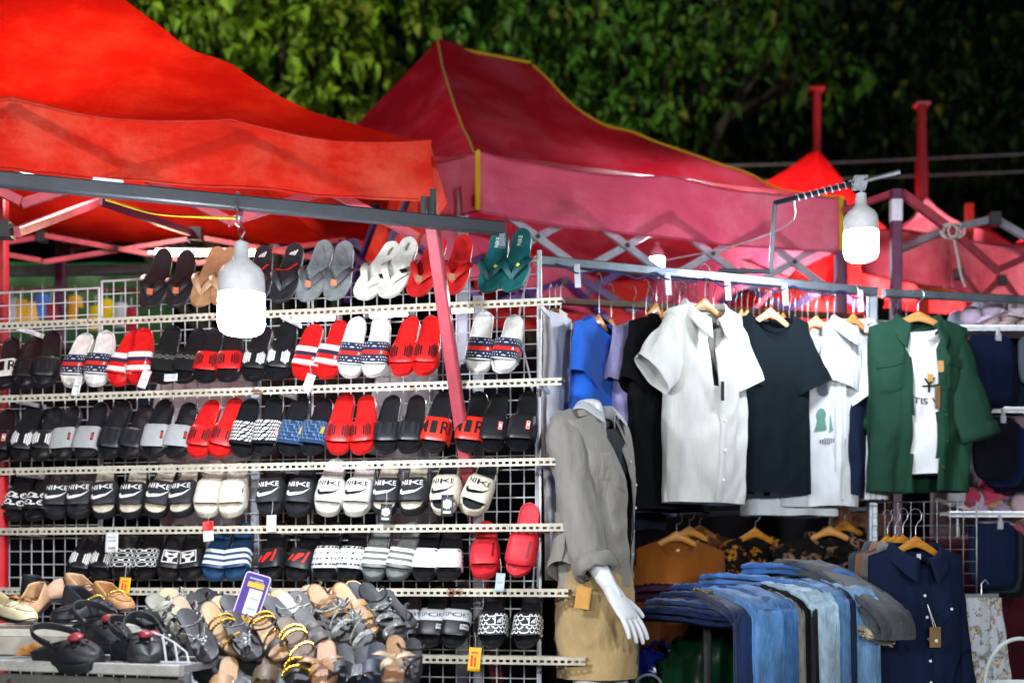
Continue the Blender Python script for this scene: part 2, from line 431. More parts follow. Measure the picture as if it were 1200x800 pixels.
# ================================================================== tents
def tent_fabric(corners, peaks, vh, sag=.16, seed=0, wr=.02, flare=.02, nodes=0, droop=.04, sides=(0, 1, 2, 3), vsides=(0, 1, 2, 3), nu=26, nv=22):
    """corners: eave points in order; peaks: the top point(s) matching each corner; returns roof and valance builders"""
    roof = MB(); val = MB(); fns = []; hems = []; fns.append(hems)
    def wob(p, a):
        q = V((p.x*1.1+seed, p.y*1.1, p.z*1.6)); q2 = q*3.4
        return V((noise.noise(q+V((5, 1, 2)))*a*.5, noise.noise(q+V((1, 9, 4)))*a*.8, noise.noise(q)*a*1.6+noise.noise(q2)*a*.6))
    n = len(corners)
    for k in sides:
        A, B = corners[k], corners[(k+1) % n]; PA, PB = peaks[k], peaks[(k+1) % n]
        def fn(u, v, A=A, B=B, PA=PA, PB=PB):
            p = A.lerp(B, u).lerp(PA.lerp(PB, u), v)
            p = p+V((0, 0, -sag*4*v*(1-v)*(1-.35*v)))
            p = p+V((0, 0, -.3*sag*4*u*(1-u)*(1-v)**.6*4*v*(1-v)*1.2))
            if nodes: p.z -= droop*abs(math.sin(math.pi*nodes*u))*(1-v)**5
            return p+wob(p, wr*(min(1, 6*v)*.8+.2))
        fns.append(fn)
        roof.grid(fn, nu, nv)
    for k in vsides:
        A, B = corners[k], corners[(k+1) % n]
        out = (A+B)/2-sum(corners, V())/n; out.z = 0; out.normalize()
        def fv(u, v, A=A, B=B, out=out):
            p = A.lerp(B, u); p = p+wob(p, wr*.2)
            if nodes: p.z -= droop*abs(math.sin(math.pi*nodes*u))
            e = 4*u*(1-u)
            p = p+out*(flare*v+.028*min(1, e*2)*v*noise.noise(V((p.x*5+seed, p.y*5, v*.8)))+.012*v*noise.noise(V((p.x*14+seed, p.y*14, v))))
            if nodes: p.z += droop*.8*abs(math.sin(math.pi*nodes*u))*v
            p.z -= vh*v*(1-.05*min(1, e*3)*noise.noise(V((p.x*2.5, p.y*2.5, seed)))) + .025*e*v
            return p
        val.grid(fv, 60, 8); hems.append([fv(i/40, 1) for i in range(41)]); hems.append([fv(i/40, 0)+out*.004 for i in range(41)])
    fns.pop(0)
    return roof, val, fns, hems
def tent(label, corners, peaks, vh, tarp, pipe=None, valance_mat=None, legs=(), frame_mat=None, hips=(), leg_mats=None, **kw):
    t = thing('canopy_tent', label, 'tent', (corners[0].x, corners[0].y, 0), group='red canopy tents')
    roof, val, fns, hems = tent_fabric(corners, peaks, vh, **kw)
    n = len(corners)
    r = roof.build('roof', tarp, t, ang=75); v_ = val.build('valance', valance_mat or tarp, t, ang=75) if val.v else None
    for hp in hems:
        m_ = MB(); m_.tube(hp, .0055, 5); m_.build('hem', valance_mat or tarp, t)
    if pipe:
        for k in hips:
            pts = [fns[k](0, i/24)+V((0, -.006, .006)) for i in range(25)]
            m_ = MB(); m_.tube(pts, .006, 6); m_.build('piping', pipe, t)
    for li, (x, y, ztop, w) in enumerate(legs):
        m_ = MB(); m_.bar((x, y, 0), (x, y, ztop), w); m_.bar((x, y, 0), (x, y, ztop*.55), w*1.25); m_.build('leg', (leg_mats or [frame_mat]*9)[li], t, smooth=False)
    return t
def truss(t, A, B, n, h, m, w=.028, off=V((0, 0, 0))):
    """scissor bars between two eave points, hanging from the eave"""
    A = A+off; B = B+off
    for i in range(n):
        a = A.lerp(B, i/n); b = A.lerp(B, (i+1)/n)
        d = V((0, 0, -h))
        side = (B-A).cross(V((0, 0, 1))).normalized()*.015
        m_ = MB(); m_.bar(a+side, b+d+side, w*.6, w); m_.build('truss_bar', m, t, smooth=False)
        m_ = MB(); m_.bar(a+d-side, b-side, w*.6, w); m_.build('truss_bar', m, t, smooth=False)
        m_ = MB(); c = (a+b+d)/2; m_.tube([c-side*2, c+side*2], .012, 8); m_.build('pivot', mat('plain', '#2a2c30', rough=.4), t)
        m_ = MB(); m_.box(a+V((0, 0, -.005)), .04, .045, .05); m_.build('joint', mat('plain', '#2a2c30', rough=.4), t)

tarpA = mat('tarp', '#c8160a', fade='#e03018', trans=.5)
tarpA2 = mat('tarp', '#d02818', fade='#dc5844', trans=.42)
tarpB = mat('tarp', '#a41624', fade='#b03c4a', trans=.3)
tarpB2 = mat('tarp', '#b2405a', fade='#bc6678', trans=.16)
tarpC = mat('tarp', '#d4181a', fade='#d83430', trans=.5)
tarpD = mat('tarp', '#c04c5a', fade='#d07880', trans=.4)
yellow = mat('cloth', '#b8900e')
pinkm = mat('paint', '#a84450', under='#7a3038', wear=.66)
redm = mat('paint', '#8e141e', under='#5a1014', wear=.72)
purp = mat('paint', '#5a2446', under='#8a8a92', wear=.66)
violet = mat('paint', '#38205c', under='#9a9aa2', wear=.68)
whitem = mat('paint', '#9c9ca8', under='#6a6468', wear=.68, rough=.35)

# left tent: its right front corner stands at (505,228)
A_r = at(503, 168, 4.75); A_l = V((A_r.x-2.75, A_r.y-.86, A_r.z+.03)); A_bl = A_l+V((-.62, 2.2, .0)); A_br = A_r+V((-.42, 1.32, 0))
# its roof line climbs away to the upper left
pk = at(34, -88, 5.3)
tA = tent('bright orange red tent at the left edge with crossed pole shadows on its valance', [A_l, A_r, A_br, A_bl], [pk]*4, .235, tarpA, pipe=None,
          sag=.22, seed=1, wr=.075, flare=.06, frame_mat=redm, vsides=(0, 1, 3), nodes=4, valance_mat=tarpA2)
A_e = V((0, 0, -.16))
truss(tA, A_l+V((.05, .08, -.04)), A_r+V((-.05, .05, -.04)), 4, .3, pinkm, .034)
truss(tA, A_bl+V((.05, -.08, -.03)), A_br+V((-.05, -.08, -.03)), 4, .12, pinkm, .024)
truss(tA, A_r+V((-.06, .1, -.06)), A_br+V((-.06, -.1, -.06)), 2, .26, violet, .034)
# roof struts to the peak, whose shadows fall on the cloth
for c in (A_l, A_r):
    m_ = MB(); m_.bar(c+V((0, .1, -.03)), c.lerp(pk, .8)+V((0, .05, -.35)), .03); m_.build('roof_strut', redm, tA, smooth=False)
for px, Y, top, mm in ((1, 5.3, 228, redm), (71, 7.0, 262, purp)):
    p = at(px, top, Y)
    m_ = MB(); m_.bar((p.x, p.y, 0), p, .052); m_.build('leg', mm, tA, smooth=False)
# horizontal struts seen under the valance
for a, b, w, mm in ((at(20, 272, 4.5), at(118, 236, 5.6), .034, pinkm), (at(75, 273, 6.9), at(330, 258, 6.9), .075, pinkm), (at(78, 292, 6.9), at(170, 268, 6.6), .04, pinkm), (at(118, 236, 5.2), at(230, 275, 5.6), .032, purp),
                 (at(-5, 180, 4.7), at(60, 225, 5.3), .03, whitem), (at(205, 270, 6.6), at(320, 232, 6.0), .03, pinkm), (at(330, 290, 6.6), at(400, 262, 6.4), .03, violet), (at(300, 268, 6.5), at(335, 300, 6.6), .03, whitem)):
    m_ = MB(); m_.bar(a, b, w*.7, w); m_.build('truss_bar', mm, tA, smooth=False)
for p in (at(4, 270, 4.5), at(229, 275, 5.6), at(78, 293, 6.85)):
    m_ = MB(); m_.box(p, .06, .06, .055); m_.build('joint', mat('plain', '#2a2c30', rough=.4), tA, smooth=False)

# middle tent with yellow piping
B_f = at(560, 178, 5.6); B_r = at(985, 231, 6.15); B_b = B_r+V((-.75, 2.5, .12)); B_l = at(330, 205, 6.9)
P1 = at(510, 55, 6.75); P2 = at(622, 76, 6.9)
tB = tent('crimson tent with yellow piped seams and a flattened peak', [B_l, B_f, B_r, B_b], [P1, P1, P2, P2], .29, tarpB, pipe=yellow, sag=.13, seed=4, wr=.06, flare=.0, vsides=(), hips=(1, 2), frame_mat=purp)
_r, _v, _f, _h = tent_fabric([B_l, B_f, B_r, B_b], [P1, P1, P2, P2], .25, seed=4, wr=.06, flare=-.01, sides=(), nodes=2, droop=.03)
_v.build('valance', tarpB2, tB, ang=75)
for hp in _h:
    m_ = MB(); m_.tube(hp, .0055, 5); m_.build('hem', tarpB2, tB)
m_ = MB(); m_.tube([P1.lerp(P2, i/8)+V((0, 0, .012)) for i in range(9)], .008, 6); m_.build('piping', yellow, tB)
for c in (B_f, B_r):
    m_ = MB(); m_.bar(c+V((0, -.012, .0)), c+V((.0, -.02, -.26)), .022, .008); m_.build('piping', yellow, tB)
e = V((0, 0, -.28))
truss(tB, B_f+V((.05, .1, -.2)), B_r+V((-.02, .1, -.18)), 4, .26, whitem, .034)
truss(tB, B_l+V((.1, .1, -.12)), B_b+V((0, -.1, -.12)), 4, .3, violet, .04)
truss(tB, B_r+V((-.05, .1, -.15)), B_b+V((-.05, -.1, -.15)), 3, .3, pinkm, .034)
p = at(985, 296, 6.2); m_ = MB(); m_.bar((p.x, p.y, 0), p+V((0, 0, .25)), .055); m_.build('leg', purp, tB, smooth=False)
p = at(542, 275, 5.75); m_ = MB(); m_.bar((p.x, p.y, 0), p+V((0, 0, .2)), .05); m_.build('leg', whitem, tB, smooth=False)

# small far tent with a pole through its peak
C_l = at(826, 244, 8.7); C_f = at(990, 278, 7.7); C_r = at(1085, 300, 8.6); C_b = at(960, 262, 9.6)
pk = at(957, 170, 8.7)
tC = tent('small bright red tent peak beneath a tall red pole, behind the piped tent', [C_l, C_f, C_r, C_b], [pk]*4, .3, tarpC, sag=.07, seed=8, wr=.03, frame_mat=redm)
m_ = MB(); m_.bar(pk+V((0, 0, -.9)), at(957, 106, 8.7), .05); m_.build('peak_pole', redm, tC, smooth=False)
m_ = MB(); q = at(957, 105, 8.7); m_.box(q, .1, .1, .014); m_.build('pole_cap', redm, tC, smooth=False)
p = C_f+V((0, .1, 0)); m_ = MB(); m_.bar((p.x, p.y, 0), p, .05); m_.build('leg', redm, tC, smooth=False)

# faded sagging tent at the right
D_l = at(1005, 268, 7.2); D_f = at(1112, 276, 6.4); D_r = at(1260, 300, 7.0); D_b = at(1130, 280, 8.8)
pk = at(1082, 226, 7.7)
tD = tent('faded pinkish tent sagging over bare bars at the right edge', [D_l, D_f, D_r, D_b], [pk]*4, .24, tarpD, sag=.12, seed=12, wr=.06, flare=-.05, frame_mat=pinkm)
m_ = MB(); m_.bar(pk+V((0, 0, -.9)), at(1080, 124, 7.7), .05); m_.bar(pk+V((0, 0, -.9)), at(1080, 188, 7.7), .065); m_.build('peak_pole', redm, tD, smooth=False)
m_ = MB(); q = at(1080, 123, 7.7); m_.box(q, .085, .085, .014); m_.build('pole_cap', mat('paint', '#b8606a'), tD, smooth=False)
truss(tD, D_f+V((.03, -.05, -.2)), D_r+V((0, -.05, -.2)), 3, .26, pinkm, .03)
for a, b, w, mm in ((at(1056, 226, 5.9), at(1118, 272, 6.0), .04, pinkm), (at(1115, 268, 6.0), at(1165, 256, 6.2), .035, whitem), (at(1165, 256, 6.2), at(1206, 280, 6.3), .035, whitem), (at(1118, 272, 6.0), at(1170, 318, 6.2), .034, pinkm), (at(1165, 318, 6.2), at(1206, 300, 6.4), .03, pinkm),
                    (at(1055, 292, 6.4), at(1112, 268, 6.0), .035, whitem), (at(1060, 296, 6.9), at(1205, 322, 7.0), .04, redm)):
    m_ = MB(); m_.bar(a, b, w*.8, w); m_.build('truss_bar', mm, tD, smooth=False)
m_ = MB(); m_.box(at(1165, 257, 6.15), .05, .06, .06); m_.build('joint', mat('plain', '#2a2c30', rough=.4), tD, smooth=False)
m_ = MB()
for k in range(4):
    c = at(1114+random.uniform(-6, 6), 272+random.uniform(-5, 5), 5.97); m_.tube([c+V((.04*math.cos(a), -.02, .035*math.sin(a))) for a in [i*.7+k for i in range(9)]], .005, 5)
m_.tube(smooth_path([at(1117, 276, 5.97), at(1122, 300, 5.97), at(1126, 322, 5.97), at(1131, 336, 5.97)], 4), .006, 5)
m_.build('cord_knot', mat('cloth', '#b8a8a4'), tD)

# far right tent corner
E_c = [at(1150, 296, 7.6), at(1215, 280, 7.4), at(1330, 300, 8.6), at(1200, 292, 9.0)]
tE = tent('dark red tent corner just peeking in at the far right', E_c, [at(1235, 238, 8.2)]*4, .25, tarpB, sag=.08, seed=15, frame_mat=redm)
p = at(1136, 300, 7.4); m_ = MB(); m_.bar((p.x, p.y, 0), p+V((0, 0, .3)), .045); m_.build('leg', mat('paint', '#d8281a'), tE, smooth=False)
# rear tent roof glowing between the stalls
F_c = [at(560, 330, 8.4), at(1010, 330, 8.4), at(1000, 300, 11.2), at(560, 300, 11.2)]
tF = tent('orange red tent lit from inside, deep under the piped tent', F_c, [at(780, 240, 9.8)]*4, .3, tarpA, sag=.1, seed=21, wr=.04, frame_mat=violet)
truss(tF, F_c[0]+V((0, -.05, .1)), F_c[1]+V((0, -.05, .1)), 5, .3, violet, .05)
p = at(484+26, 300, 8); 
G_c = [at(1040, 312, 8.8), at(1260, 318, 8.4), at(1260, 300, 10.6), at(1060, 300, 10.8)]
tG = tent('bright red far tent low behind the pinkish sagging one', G_c, [at(1150, 262, 9.6)]*4, .28, tarpC, sag=.08, seed=27, wr=.04, frame_mat=redm)
truss(tG, G_c[0]+V((0, -.05, .05)), G_c[1]+V((0, -.05, .05)), 3, .25, pinkm, .04)
m_ = MB(); m_.tube(smooth_path([at(1050, 316, 7.4), at(1080, 333, 7.4), at(1118, 345, 7.4), at(1140, 352, 7.4)], 6), .022, 8)
tag(m_.build('yellow_hose', mat('plain', '#c8a014', rough=.45)), 'yellow hose sagging behind the right clothes rail', 'hose')
# free standing purple post with a white tape band
t = thing('tent_post', 'purple red square post with a white taped band beside the right bulb', 'post', (at(1050, 670, 5.75).x, 5.75, 0))
q = at(1050, 223, 5.75); m_ = MB(); m_.bar((q.x, q.y, 0), q, .048); m_.build('post', purp, t, smooth=False)
m_ = MB(); a = at(1050, 235, 5.75); b = at(1050, 260, 5.75); m_.bar(a, b, .051); m_.build('tape', mat('plain', '#c8c4d0', rough=.4), t, smooth=False)
m_ = MB(); m_.bar(at(990, 246, 6.1), at(1048, 226, 5.78), .03); m_.build('brace', pinkm, t, smooth=False)
# green sheet behind the left stall, black sheets put in for the unlit depth of the stalls
def sheet(name, label, cat, a, b, z0, z1, m, amp=.05, nu=50, nv=20, fr=4):
    mb = MB()
    def fn(u, v):
        p = a.lerp(b, u); q = noise.noise(V((p.x*fr, p.y*fr, v*.7)))
        return V((p.x, p.y+amp*q+amp*.4*noise.noise(V((p.x*fr*3, v*2, 3))), z0+(z1-z0)*v))
    mb.grid(fn, nu, nv); o = mb.build(name, m, ang=80)
    mod = o.modifiers.new('thickness', 'SOLIDIFY'); mod.thickness = .004
    return tag(o, label, cat)
gt = mat('tarp', '#07401e', trans=.1)
sheet('green_tarp', 'green tarpaulin hung behind the left stall under the red tent', 'tarpaulin', V((-5.2, 8.2, 0)), V((-2.2, 8.3, 0)), 1.2, 3.3, gt)
dk = mat('cloth', '#14141a')
sheet('stall_backing', 'black sheet put in for the dark depth of the shoe stall', 'curtain', V((-3.6, 6.6, 0)), V((.3, 6.5, 0)), .1, 2.45, dk)
sheet('stall_backing', 'black sheet put in for the dark depth of the clothes stall', 'curtain', V((.3, 6.6, 0)), V((3.0, 7.4, 0)), .1, 2.3, dk)
# stall behind the green sheet's foot: pale rail with small hanging bags is seen through the grid
# ================================================================== lamps that are lit in the photograph
def led_bulb(label, p_top, scale, power, cat='lamp'):
    """p_top: hanging point; LED bulb: cap, ribbed body, glowing drum"""
    t = thing('led_bulb', label, cat, p_top)
    t.scale = (scale,)*3
    cap = MB(); 
    def lathe(mb, prof, n=28):
        mb.loft([[V((r*math.cos(2*math.pi*k/n), r*math.sin(2*math.pi*k/n), z)) for k in range(n)] for r, z in prof], caps=True)
    lathe(cap, [(.012, 0), (.02, -.004), (.022, -.03), (.024, -.05), (.026, -.052)])
    cap.local('socket', mat('plain', '#c4c6ca', rough=.5), t)
    body = MB(); lathe(body, [(.026, -.052), (.034, -.06), (.052, -.074), (.063, -.092), (.066, -.11), (.066, -.152)])
    body.local('housing', mat('plastic', '#dcdee2', rough=.5), t)
    gl = MB(); lathe(gl, [(.0645, -.151), (.0655, -.155), (.066, -.235), (.06, -.254), (.045, -.264), (.01, -.266)])
    gl.local('diffuser', mat('glow', '#eef4ff', power=power), t)
    return t
b1 = at(283, 283, 3.55)
led_bulb('glowing white bulb hanging on a wire loop in front of the sandal rack', b1, .97, 235)
b2 = at(1009, 226, 4.6)
led_bulb('glowing white bulb tied to a bent arm above the clothes rail', b2, .92, 120)
b3 = at(770, 284, 6.6)
led_bulb('distant small glowing bulb deep under the piped tent', b3, .55, 900)

# beam the first bulb hangs from, and its wire loop
BA = at(-14, 209, 3.42); BB = at(590, 268, 4.12)
t = thing('awning_beam', 'dark painted steel beam running across in front of the red valance', 'beam', (BB.x, BB.y, 0))
m_ = MB(); m_.bar(BA, BB, .036, .04); m_.build('beam', mat('paint', '#31353c', under='#555a60', wear=.66), t, smooth=False)
m_ = MB(); m_.bar(BB+V((-.004, 0, .018)), BB+V((-.004, 0, -.06)), .02, .034); m_.build('end_plate', mat('paint', '#5a6068', under='#777'), t, smooth=False)
T = at(506, 260, 4.12); M = at(538, 485, 4.47); d = (M-T)/(T.z-M.z); bot = T+d*T.z
m_ = MB(); m_.bar(T, bot, .042, .042); m_.build('leaning_leg', mat('paint', '#b04a56', under='#8a2a34', wear=.62), t, smooth=False)
m_ = MB()
q = at(500, 245, 4.1); m_.box(q, .035, .04, .07); m_.box(at(508, 240, 4.12), .02, .05, .09); m_.tube([at(504, 232, 4.05), at(504, 262, 4.05)], .012, 8)
m_.build('bracket', mat('plain', '#2c2c30', rough=.4), t, smooth=False)
def beam_at(px):
    lo, hi = 0., 1.
    for _ in range(40):
        m = (lo+hi)/2; p = BA.lerp(BB, m)
        if 600+p.x/p.y*FP < px: lo = m
        else: hi = m
    return p
q = beam_at(280)
mb = MB()
loop = [q+V((0, -.022, .024)), q+V((0, .022, .026)), q+V((.004, .024, -.03)), q+V((0, 0, -.045)), q+V((0, -.024, -.028)), q+V((0, -.022, .024))]
mb.tube(smooth_path(loop, 4), .0022, 5)
for s in (-1, 1):
    mb.tube(smooth_path([q+V((0, 0, -.044)), q+V((.008*s, 0, -.062)), V((b1.x-.008*s, b1.y, b1.z+.03)), V((b1.x+.004*s, b1.y, b1.z-.002))], 6), .0025, 5)
mb.ball(q+V((0, -.004, -.042)), .01)
tag(mb.build('wire_hook', mat('steel', '#888c94')), 'twisted wire loop holding the bulb under the dark beam', 'hook')
mb = MB(); mb.tube(smooth_path([at(124, 234, 3.9), at(180, 250, 3.85), at(230, 254, 3.8), q+V((-.01, .02, -.04))], 8), .004, 5)
tag(mb.build('power_cord', mat('plain', '#c8a02c', rough=.5)), 'thin yellow cord slung from the tent frame to the bulb hook', 'cord')
mb = MB(); p = at(118, 214, 3.66); mb.box(p+V((.02, 0, -.004)), .085, .006, .03, Matrix.Rotation(R(6), 3, 'Y'))
tag(mb.build('paper_label', mat('plain', '#cfd2d8', rough=.7)), 'blank whitish paper strip stuck on the dark beam', 'label')

# bent arm with cable round it that carries the second bulb
t = thing('lamp_arm', 'bent metal arm wrapped with cable carrying the right bulb over the clothes', 'lamp arm', at(905, 316, 4.95))
m_ = MB(); dkm = mat('paint', '#1c2430', under='#555', wear=.7)
pA = at(903, 318, 4.95); pB = at(908, 238, 4.9); pC = at(1004, 214, 4.62)
m_.bar(pA, pB, .016); m_.bar(pB, pC, .016); m_.bar(pA, at(842, 317, 5.0), .016); m_.bar(at(845, 318, 5.0), at(845, 328, 5.0), .02); m_.build('arm', dkm, t, smooth=False)
m_ = MB(); m_.tube([at(998, 216, 4.6), at(1055, 201, 4.55)], .009, 8); m_.build('tip', mat('steel', '#a9adb5'), t)
m_ = MB()
for k in range(7):
    c = at(1001+k*2.2, 213, 4.6); m_.tube([c+V((.004*math.sin(a), .02*math.cos(a), .022*math.sin(a)*1.2-.004)) for a in [i*.7+k*.8 for i in range(10)]], .003, 5)
ws = []
for k in range(60):
    a = k*.9; p = pB.lerp(pC, .25+.7*k/60); ws.append(p+V((0, .012*math.cos(a), .013*math.sin(a))))
m_.tube(ws, .003, 5)
m_.tube(smooth_path([pB.lerp(pC, .25), at(925, 262, 5.2), at(860, 288, 5.5), at(780, 305, 5.8)], 6), .003, 5)
m_.tube([b2+V((.003, 0, 0)), at(1006, 214, 4.6)], .004, 5)
m_.build('cable', mat('plain', '#b8bcc6', rough=.45), t)

# tube lamps behind the rack
def tube_lamp(label, a, b, r, power):
    t = thing('tube_lamp', label, 'lamp', (a+b)/2, group='tube lamps')
    m_ = MB(); m_.tube([a, b], r, 12); m_.build('tube', mat('glow', '#ffd8a8' if 'warm' in label else '#eef2ff', power=power), t)
    d = (b-a).normalized()
    for p, s in ((a, -1), (b, 1)):
        m_ = MB(); m_.tube([p, p+d*s*.03], r*1.15, 12); m_.build('end_cap', mat('plain', '#c8c8cc'), t)
    m_ = MB(); m_.bar(a+V((0, .01, r*1.6)), b+V((0, .01, r*1.6)), .03, .012); m_.build('batten', mat('plain', '#bbb'), t, smooth=False)
tube_lamp('warm white tube lamp glowing behind the black and tan thong sandals', at(182, 297, 5.6), at(300, 297, 5.6), .011, 60)
tube_lamp('cold white tube lamp behind the grid under the grey and white thong sandals', at(345, 373, 5.5), at(392, 372, 5.5), .011, 30)
tube_lamp('cold white tube lamp behind the grid under the red thong sandals', at(434, 369, 5.5), at(477, 367, 5.5), .011, 30)
tube_lamp('cold white tube lamp behind the grid under the teal thong sandals', at(522, 364, 5.5), at(562, 362, 5.5), .011, 30)
tube_lamp('white tube lamp glowing far back under the right tents', at(985, 330, 8.0), at(1045, 306, 8.2), .03, 70)

# ================================================================== the sandal rack
RA = at(-40, 670, 4.83); RB = at(665, 670, 4.35)
RA.z = RB.z = 0
RU = (RB-RA).normalized(); RN = V((RU.y, -RU.x, 0)); RL = (RB-RA).length
def rack_at(px, d, z):
    """point at photo column px on the vertical plane d behind the shelf lips"""
    k = (px-600)/FP
    # ((kY - RA.x)*nx + (Y-RA.y)*ny) = -d
    Y = (-d+RA.x*RN.x+RA.y*RN.y)/(k*RN.x+RN.y)
    return V((k*Y, Y, z))
ROWZ = [2.234, 1.961, 1.689, 1.465, 1.242, 1.010]
ROWEND = [658, 658, 676, 673, 666, 686]
rack = thing('display_rack', 'white wire grid rack with slotted shelf bars full of sandals', 'rack', (RB.x, RB.y, 0))
lipm = mat('paint', '#bdb5a2', under='#6a3c1c', wear=.60, rough=.5)
wirem = mat('paint', '#c4c6ca', under='#6a6a6a', wear=.7, rough=.35)
def slotted(mb, a, b, h, nrm, n_slots, rows=1):
    """slotted angle: front face with real slots, plus the top flange with round-ish holes going back"""
    d = (b-a); L = d.length; d.normalize(); th = .0022
    up = V((0, 0, 1)); back = -nrm
    def strip(s0, s1, q0, q1, o, ax, face):
        c = a+d*((s0+s1)/2)+ax*((q0+q1)/2)+o
        M3 = Matrix((d, ax, face)).transposed()
        mb.box(c, s1-s0, abs(q1-q0), th, M3)
    # front face
    q = [(-h, -h*.72), (-h*.38, 0)]
    for q0, q1 in q: strip(0, L, q0, q1, V(), up, nrm)
    p = L/n_slots
    for i in range(n_slots):
        strip(i*p, i*p+p*.42, -h*.72, -h*.38, V(), up, nrm)
    # top flange
    D = .034
    for q0, q1 in ((.002, D*.3), (D*.72, D)): strip(0, L, q0, q1, up*-.0, back, up)
    for i in range(n_slots): strip(i*p, i*p+p*.42, D*.3, D*.72, V(), back, up)
for k, z in enumerate(ROWZ):
    a = rack_at(-40, 0, z); b = rack_at(ROWEND[k], 0, z)
    if k == 5: a = rack_at(300, 0, z)
    m_ = MB(); L_ = (b-a).length
    slotted(m_, a, b, .026, RN, int(L_/.0235)); o = m_.build('shelf_bar', lipm, rack, smooth=False)
    # rear supporting angle at heel level, and end bracket arm to the grid
    m_ = MB(); off = -RN*.06
    m_.box((a+b)/2+off+V((0, 0, -.001)), L_, .05, .002, Matrix((RU, -RN, V((0, 0, 1)))).transposed())
    m_.build('shelf_ledge', lipm, rack, smooth=False)
    for px in ((20, 330, 632) if k < 5 else (400, 632)):
        m_ = MB(); p = rack_at(px, .012, z-.02); m_.bar(p, p-RN*.19, .006, .018); m_.build('shelf_bracket', wirem, rack, smooth=False)
# wire grids (welded mesh panels hooked side by side)
def wire_grid(a, u, w, z0, z1, su, sv, r, frame_r, parent, m=wirem, name='wire_grid'):
    mb = MB()
    nu = max(1, round(w/su)); nv = max(1, round((z1-z0)/sv))
    for i in range(nu+1):
        p = a+u*(w*i/nu); rr = frame_r if i in (0, nu) else r
        mb.tube([V((p.x, p.y, z0)), V((p.x, p.y, z1))], rr, 6)
    bk = V((-u.y, u.x, 0))*r*1.8
    for j in range(nv+1):
        z = z0+(z1-z0)*j/nv; rr = frame_r if j in (0, nv) else r
        mb.tube([V((a.x, a.y, z))+bk, a+u*w+bk+V((0, 0, z-a.z))], rr, 6)
    return mb.build(name, m, parent, smooth=True)
gz1 = 2.40
x0 = rack_at(-40, .2, 0); x1 = rack_at(116, .2, 0); x2 = rack_at(365, .2, 0); x3 = rack_at(629, .2, 0)
wire_grid(x0, RU, (x1-x0).length, .62, gz1-.005, .05, .05, .0024, .0045, rack)
wire_grid(x1+RU*.012, RU, (x2-x1).length-.024, .62, gz1+.02, .05, .05, .0024, .0045, rack)
wire_grid(x2+RU*.004, RU, (x3-x2).length, .62, gz1+.015, .05, .05, .0024, .0045, rack)
# red upright at the left and the support posts behind
m_ = MB(); p = rack_at(2, .05, 0); m_.bar((p.x-.005, p.y, 0), (p.x-.005, p.y, 1.69), .045); m_.build('red_upright', mat('paint', '#c81420', under='#5a1014', wear=.72), rack, smooth=False)
for px in (560, 300):
    m_ = MB(); p = rack_at(px, .23, 0); m_.bar((p.x, p.y, 0), (p.x, p.y, 2.3), .035); m_.build('upright', mat('paint', '#8a8c92', under='#4a4a4a'), rack, smooth=False)
m_ = MB(); p = rack_at(632, .21, 0); m_.bar((p.x, p.y, 0), (p.x, p.y, 2.45), .018); m_.build('upright', mat('steel', '#9a9ca2'), rack, smooth=False)

# ================================================================== slide sandals
SL = .275
def foot_w(t):     # half width along the sole, t=0 toe .. 1 heel
    pts = [(0, .0), (.02, .016), (.06, .030), (.13, .040), (.25, .0465), (.36, .0470), (.5, .042), (.64, .037), (.76, .0355), (.86, .0345), (.93, .029), (.975, .018), (1, .0)]
    for (a, b), (c, d) in zip(pts, pts[1:]):
        if t <= c:
            k = (t-a)/(c-a); return b+(d-b)*k
    return 0
def outline(n=44, L=SL, wf=1.0, skew=1):
    ts = []
    half = n//2
    right = []; left = []
    for i in range(half+1):
        t = .5-.5*math.cos(math.pi*i/half)
        w = foot_w(t)*wf; cx = skew*.006*math.sin(math.pi*t*1.2-.5)
        right.append((cx+w, t*L)); left.append((cx-w, t*L))
    return right+left[-2:0:-1]
def sole_mesh(m_sole, m_bed, th_toe=.024, th_heel=.032, L=SL, wf=1.0, skew=1, name='sole', recess=.004, lines=True):
    key = ('sole', m_sole.name, m_bed.name, th_toe, th_heel, L, wf, skew, recess)
    if key in MATS: return MATS[key]
    ol = outline(L=L, wf=wf, skew=skew)
    mb = MB()
    def ring(ins, zf, dz=0):
        out = []
        for x, y in ol:
            t = y/L; th = th_toe+(th_heel-th_toe)*min(1, max(0, t*1.3-.1))
            cx = .0; f = 1-ins/.045
            yy = L/2+(y-L/2)*(1-ins/(L/2))
            spring = .012*max(0, (.16-t)/.16)**2
            out.append(V((x*f, yy, -th*(1-zf)+dz+spring)))
        return out
    rings = [ring(.012, 0, 0), ring(.003, 0, .001), ring(0, .15), ring(.001, .55), ring(-.0008, .8), ring(0, .93), ring(.0025, 1.0, .0015), ring(.006, 1.0, .001), ring(.009, 1, -recess), ring(.016, 1, -recess-.001), ring(.030, 1, -recess-.002)]
    n = len(ol); k0 = len(mb.f)
    mb.mi = 0; mb.loft(rings)
    nf = n
    # footbed faces (last three bands) take the bed material
    for i in range(len(mb.f)):
        band = i//n
        mb.m[i] = 1 if band >= 7 else 0
    k = (len(rings)-1)*n
    mb.f.append([k+j for j in range(n)]); mb.m.append(1)
    mb.f.append([j for j in range(n-1, -1, -1)]); mb.m.append(0)
    me = mb.mesh(name, [m_sole, m_bed], True, ang=50)
    MATS[key] = me
    return me
STRAPS = dict(  # y0, y1 (from the toe), arch height, half width, skirt drop
    slide=(.036, .118, .036, .0505, -.014), wide=(.030, .124, .040, .053, -.02), foam=(.034, .142, .043, .054, -.022))
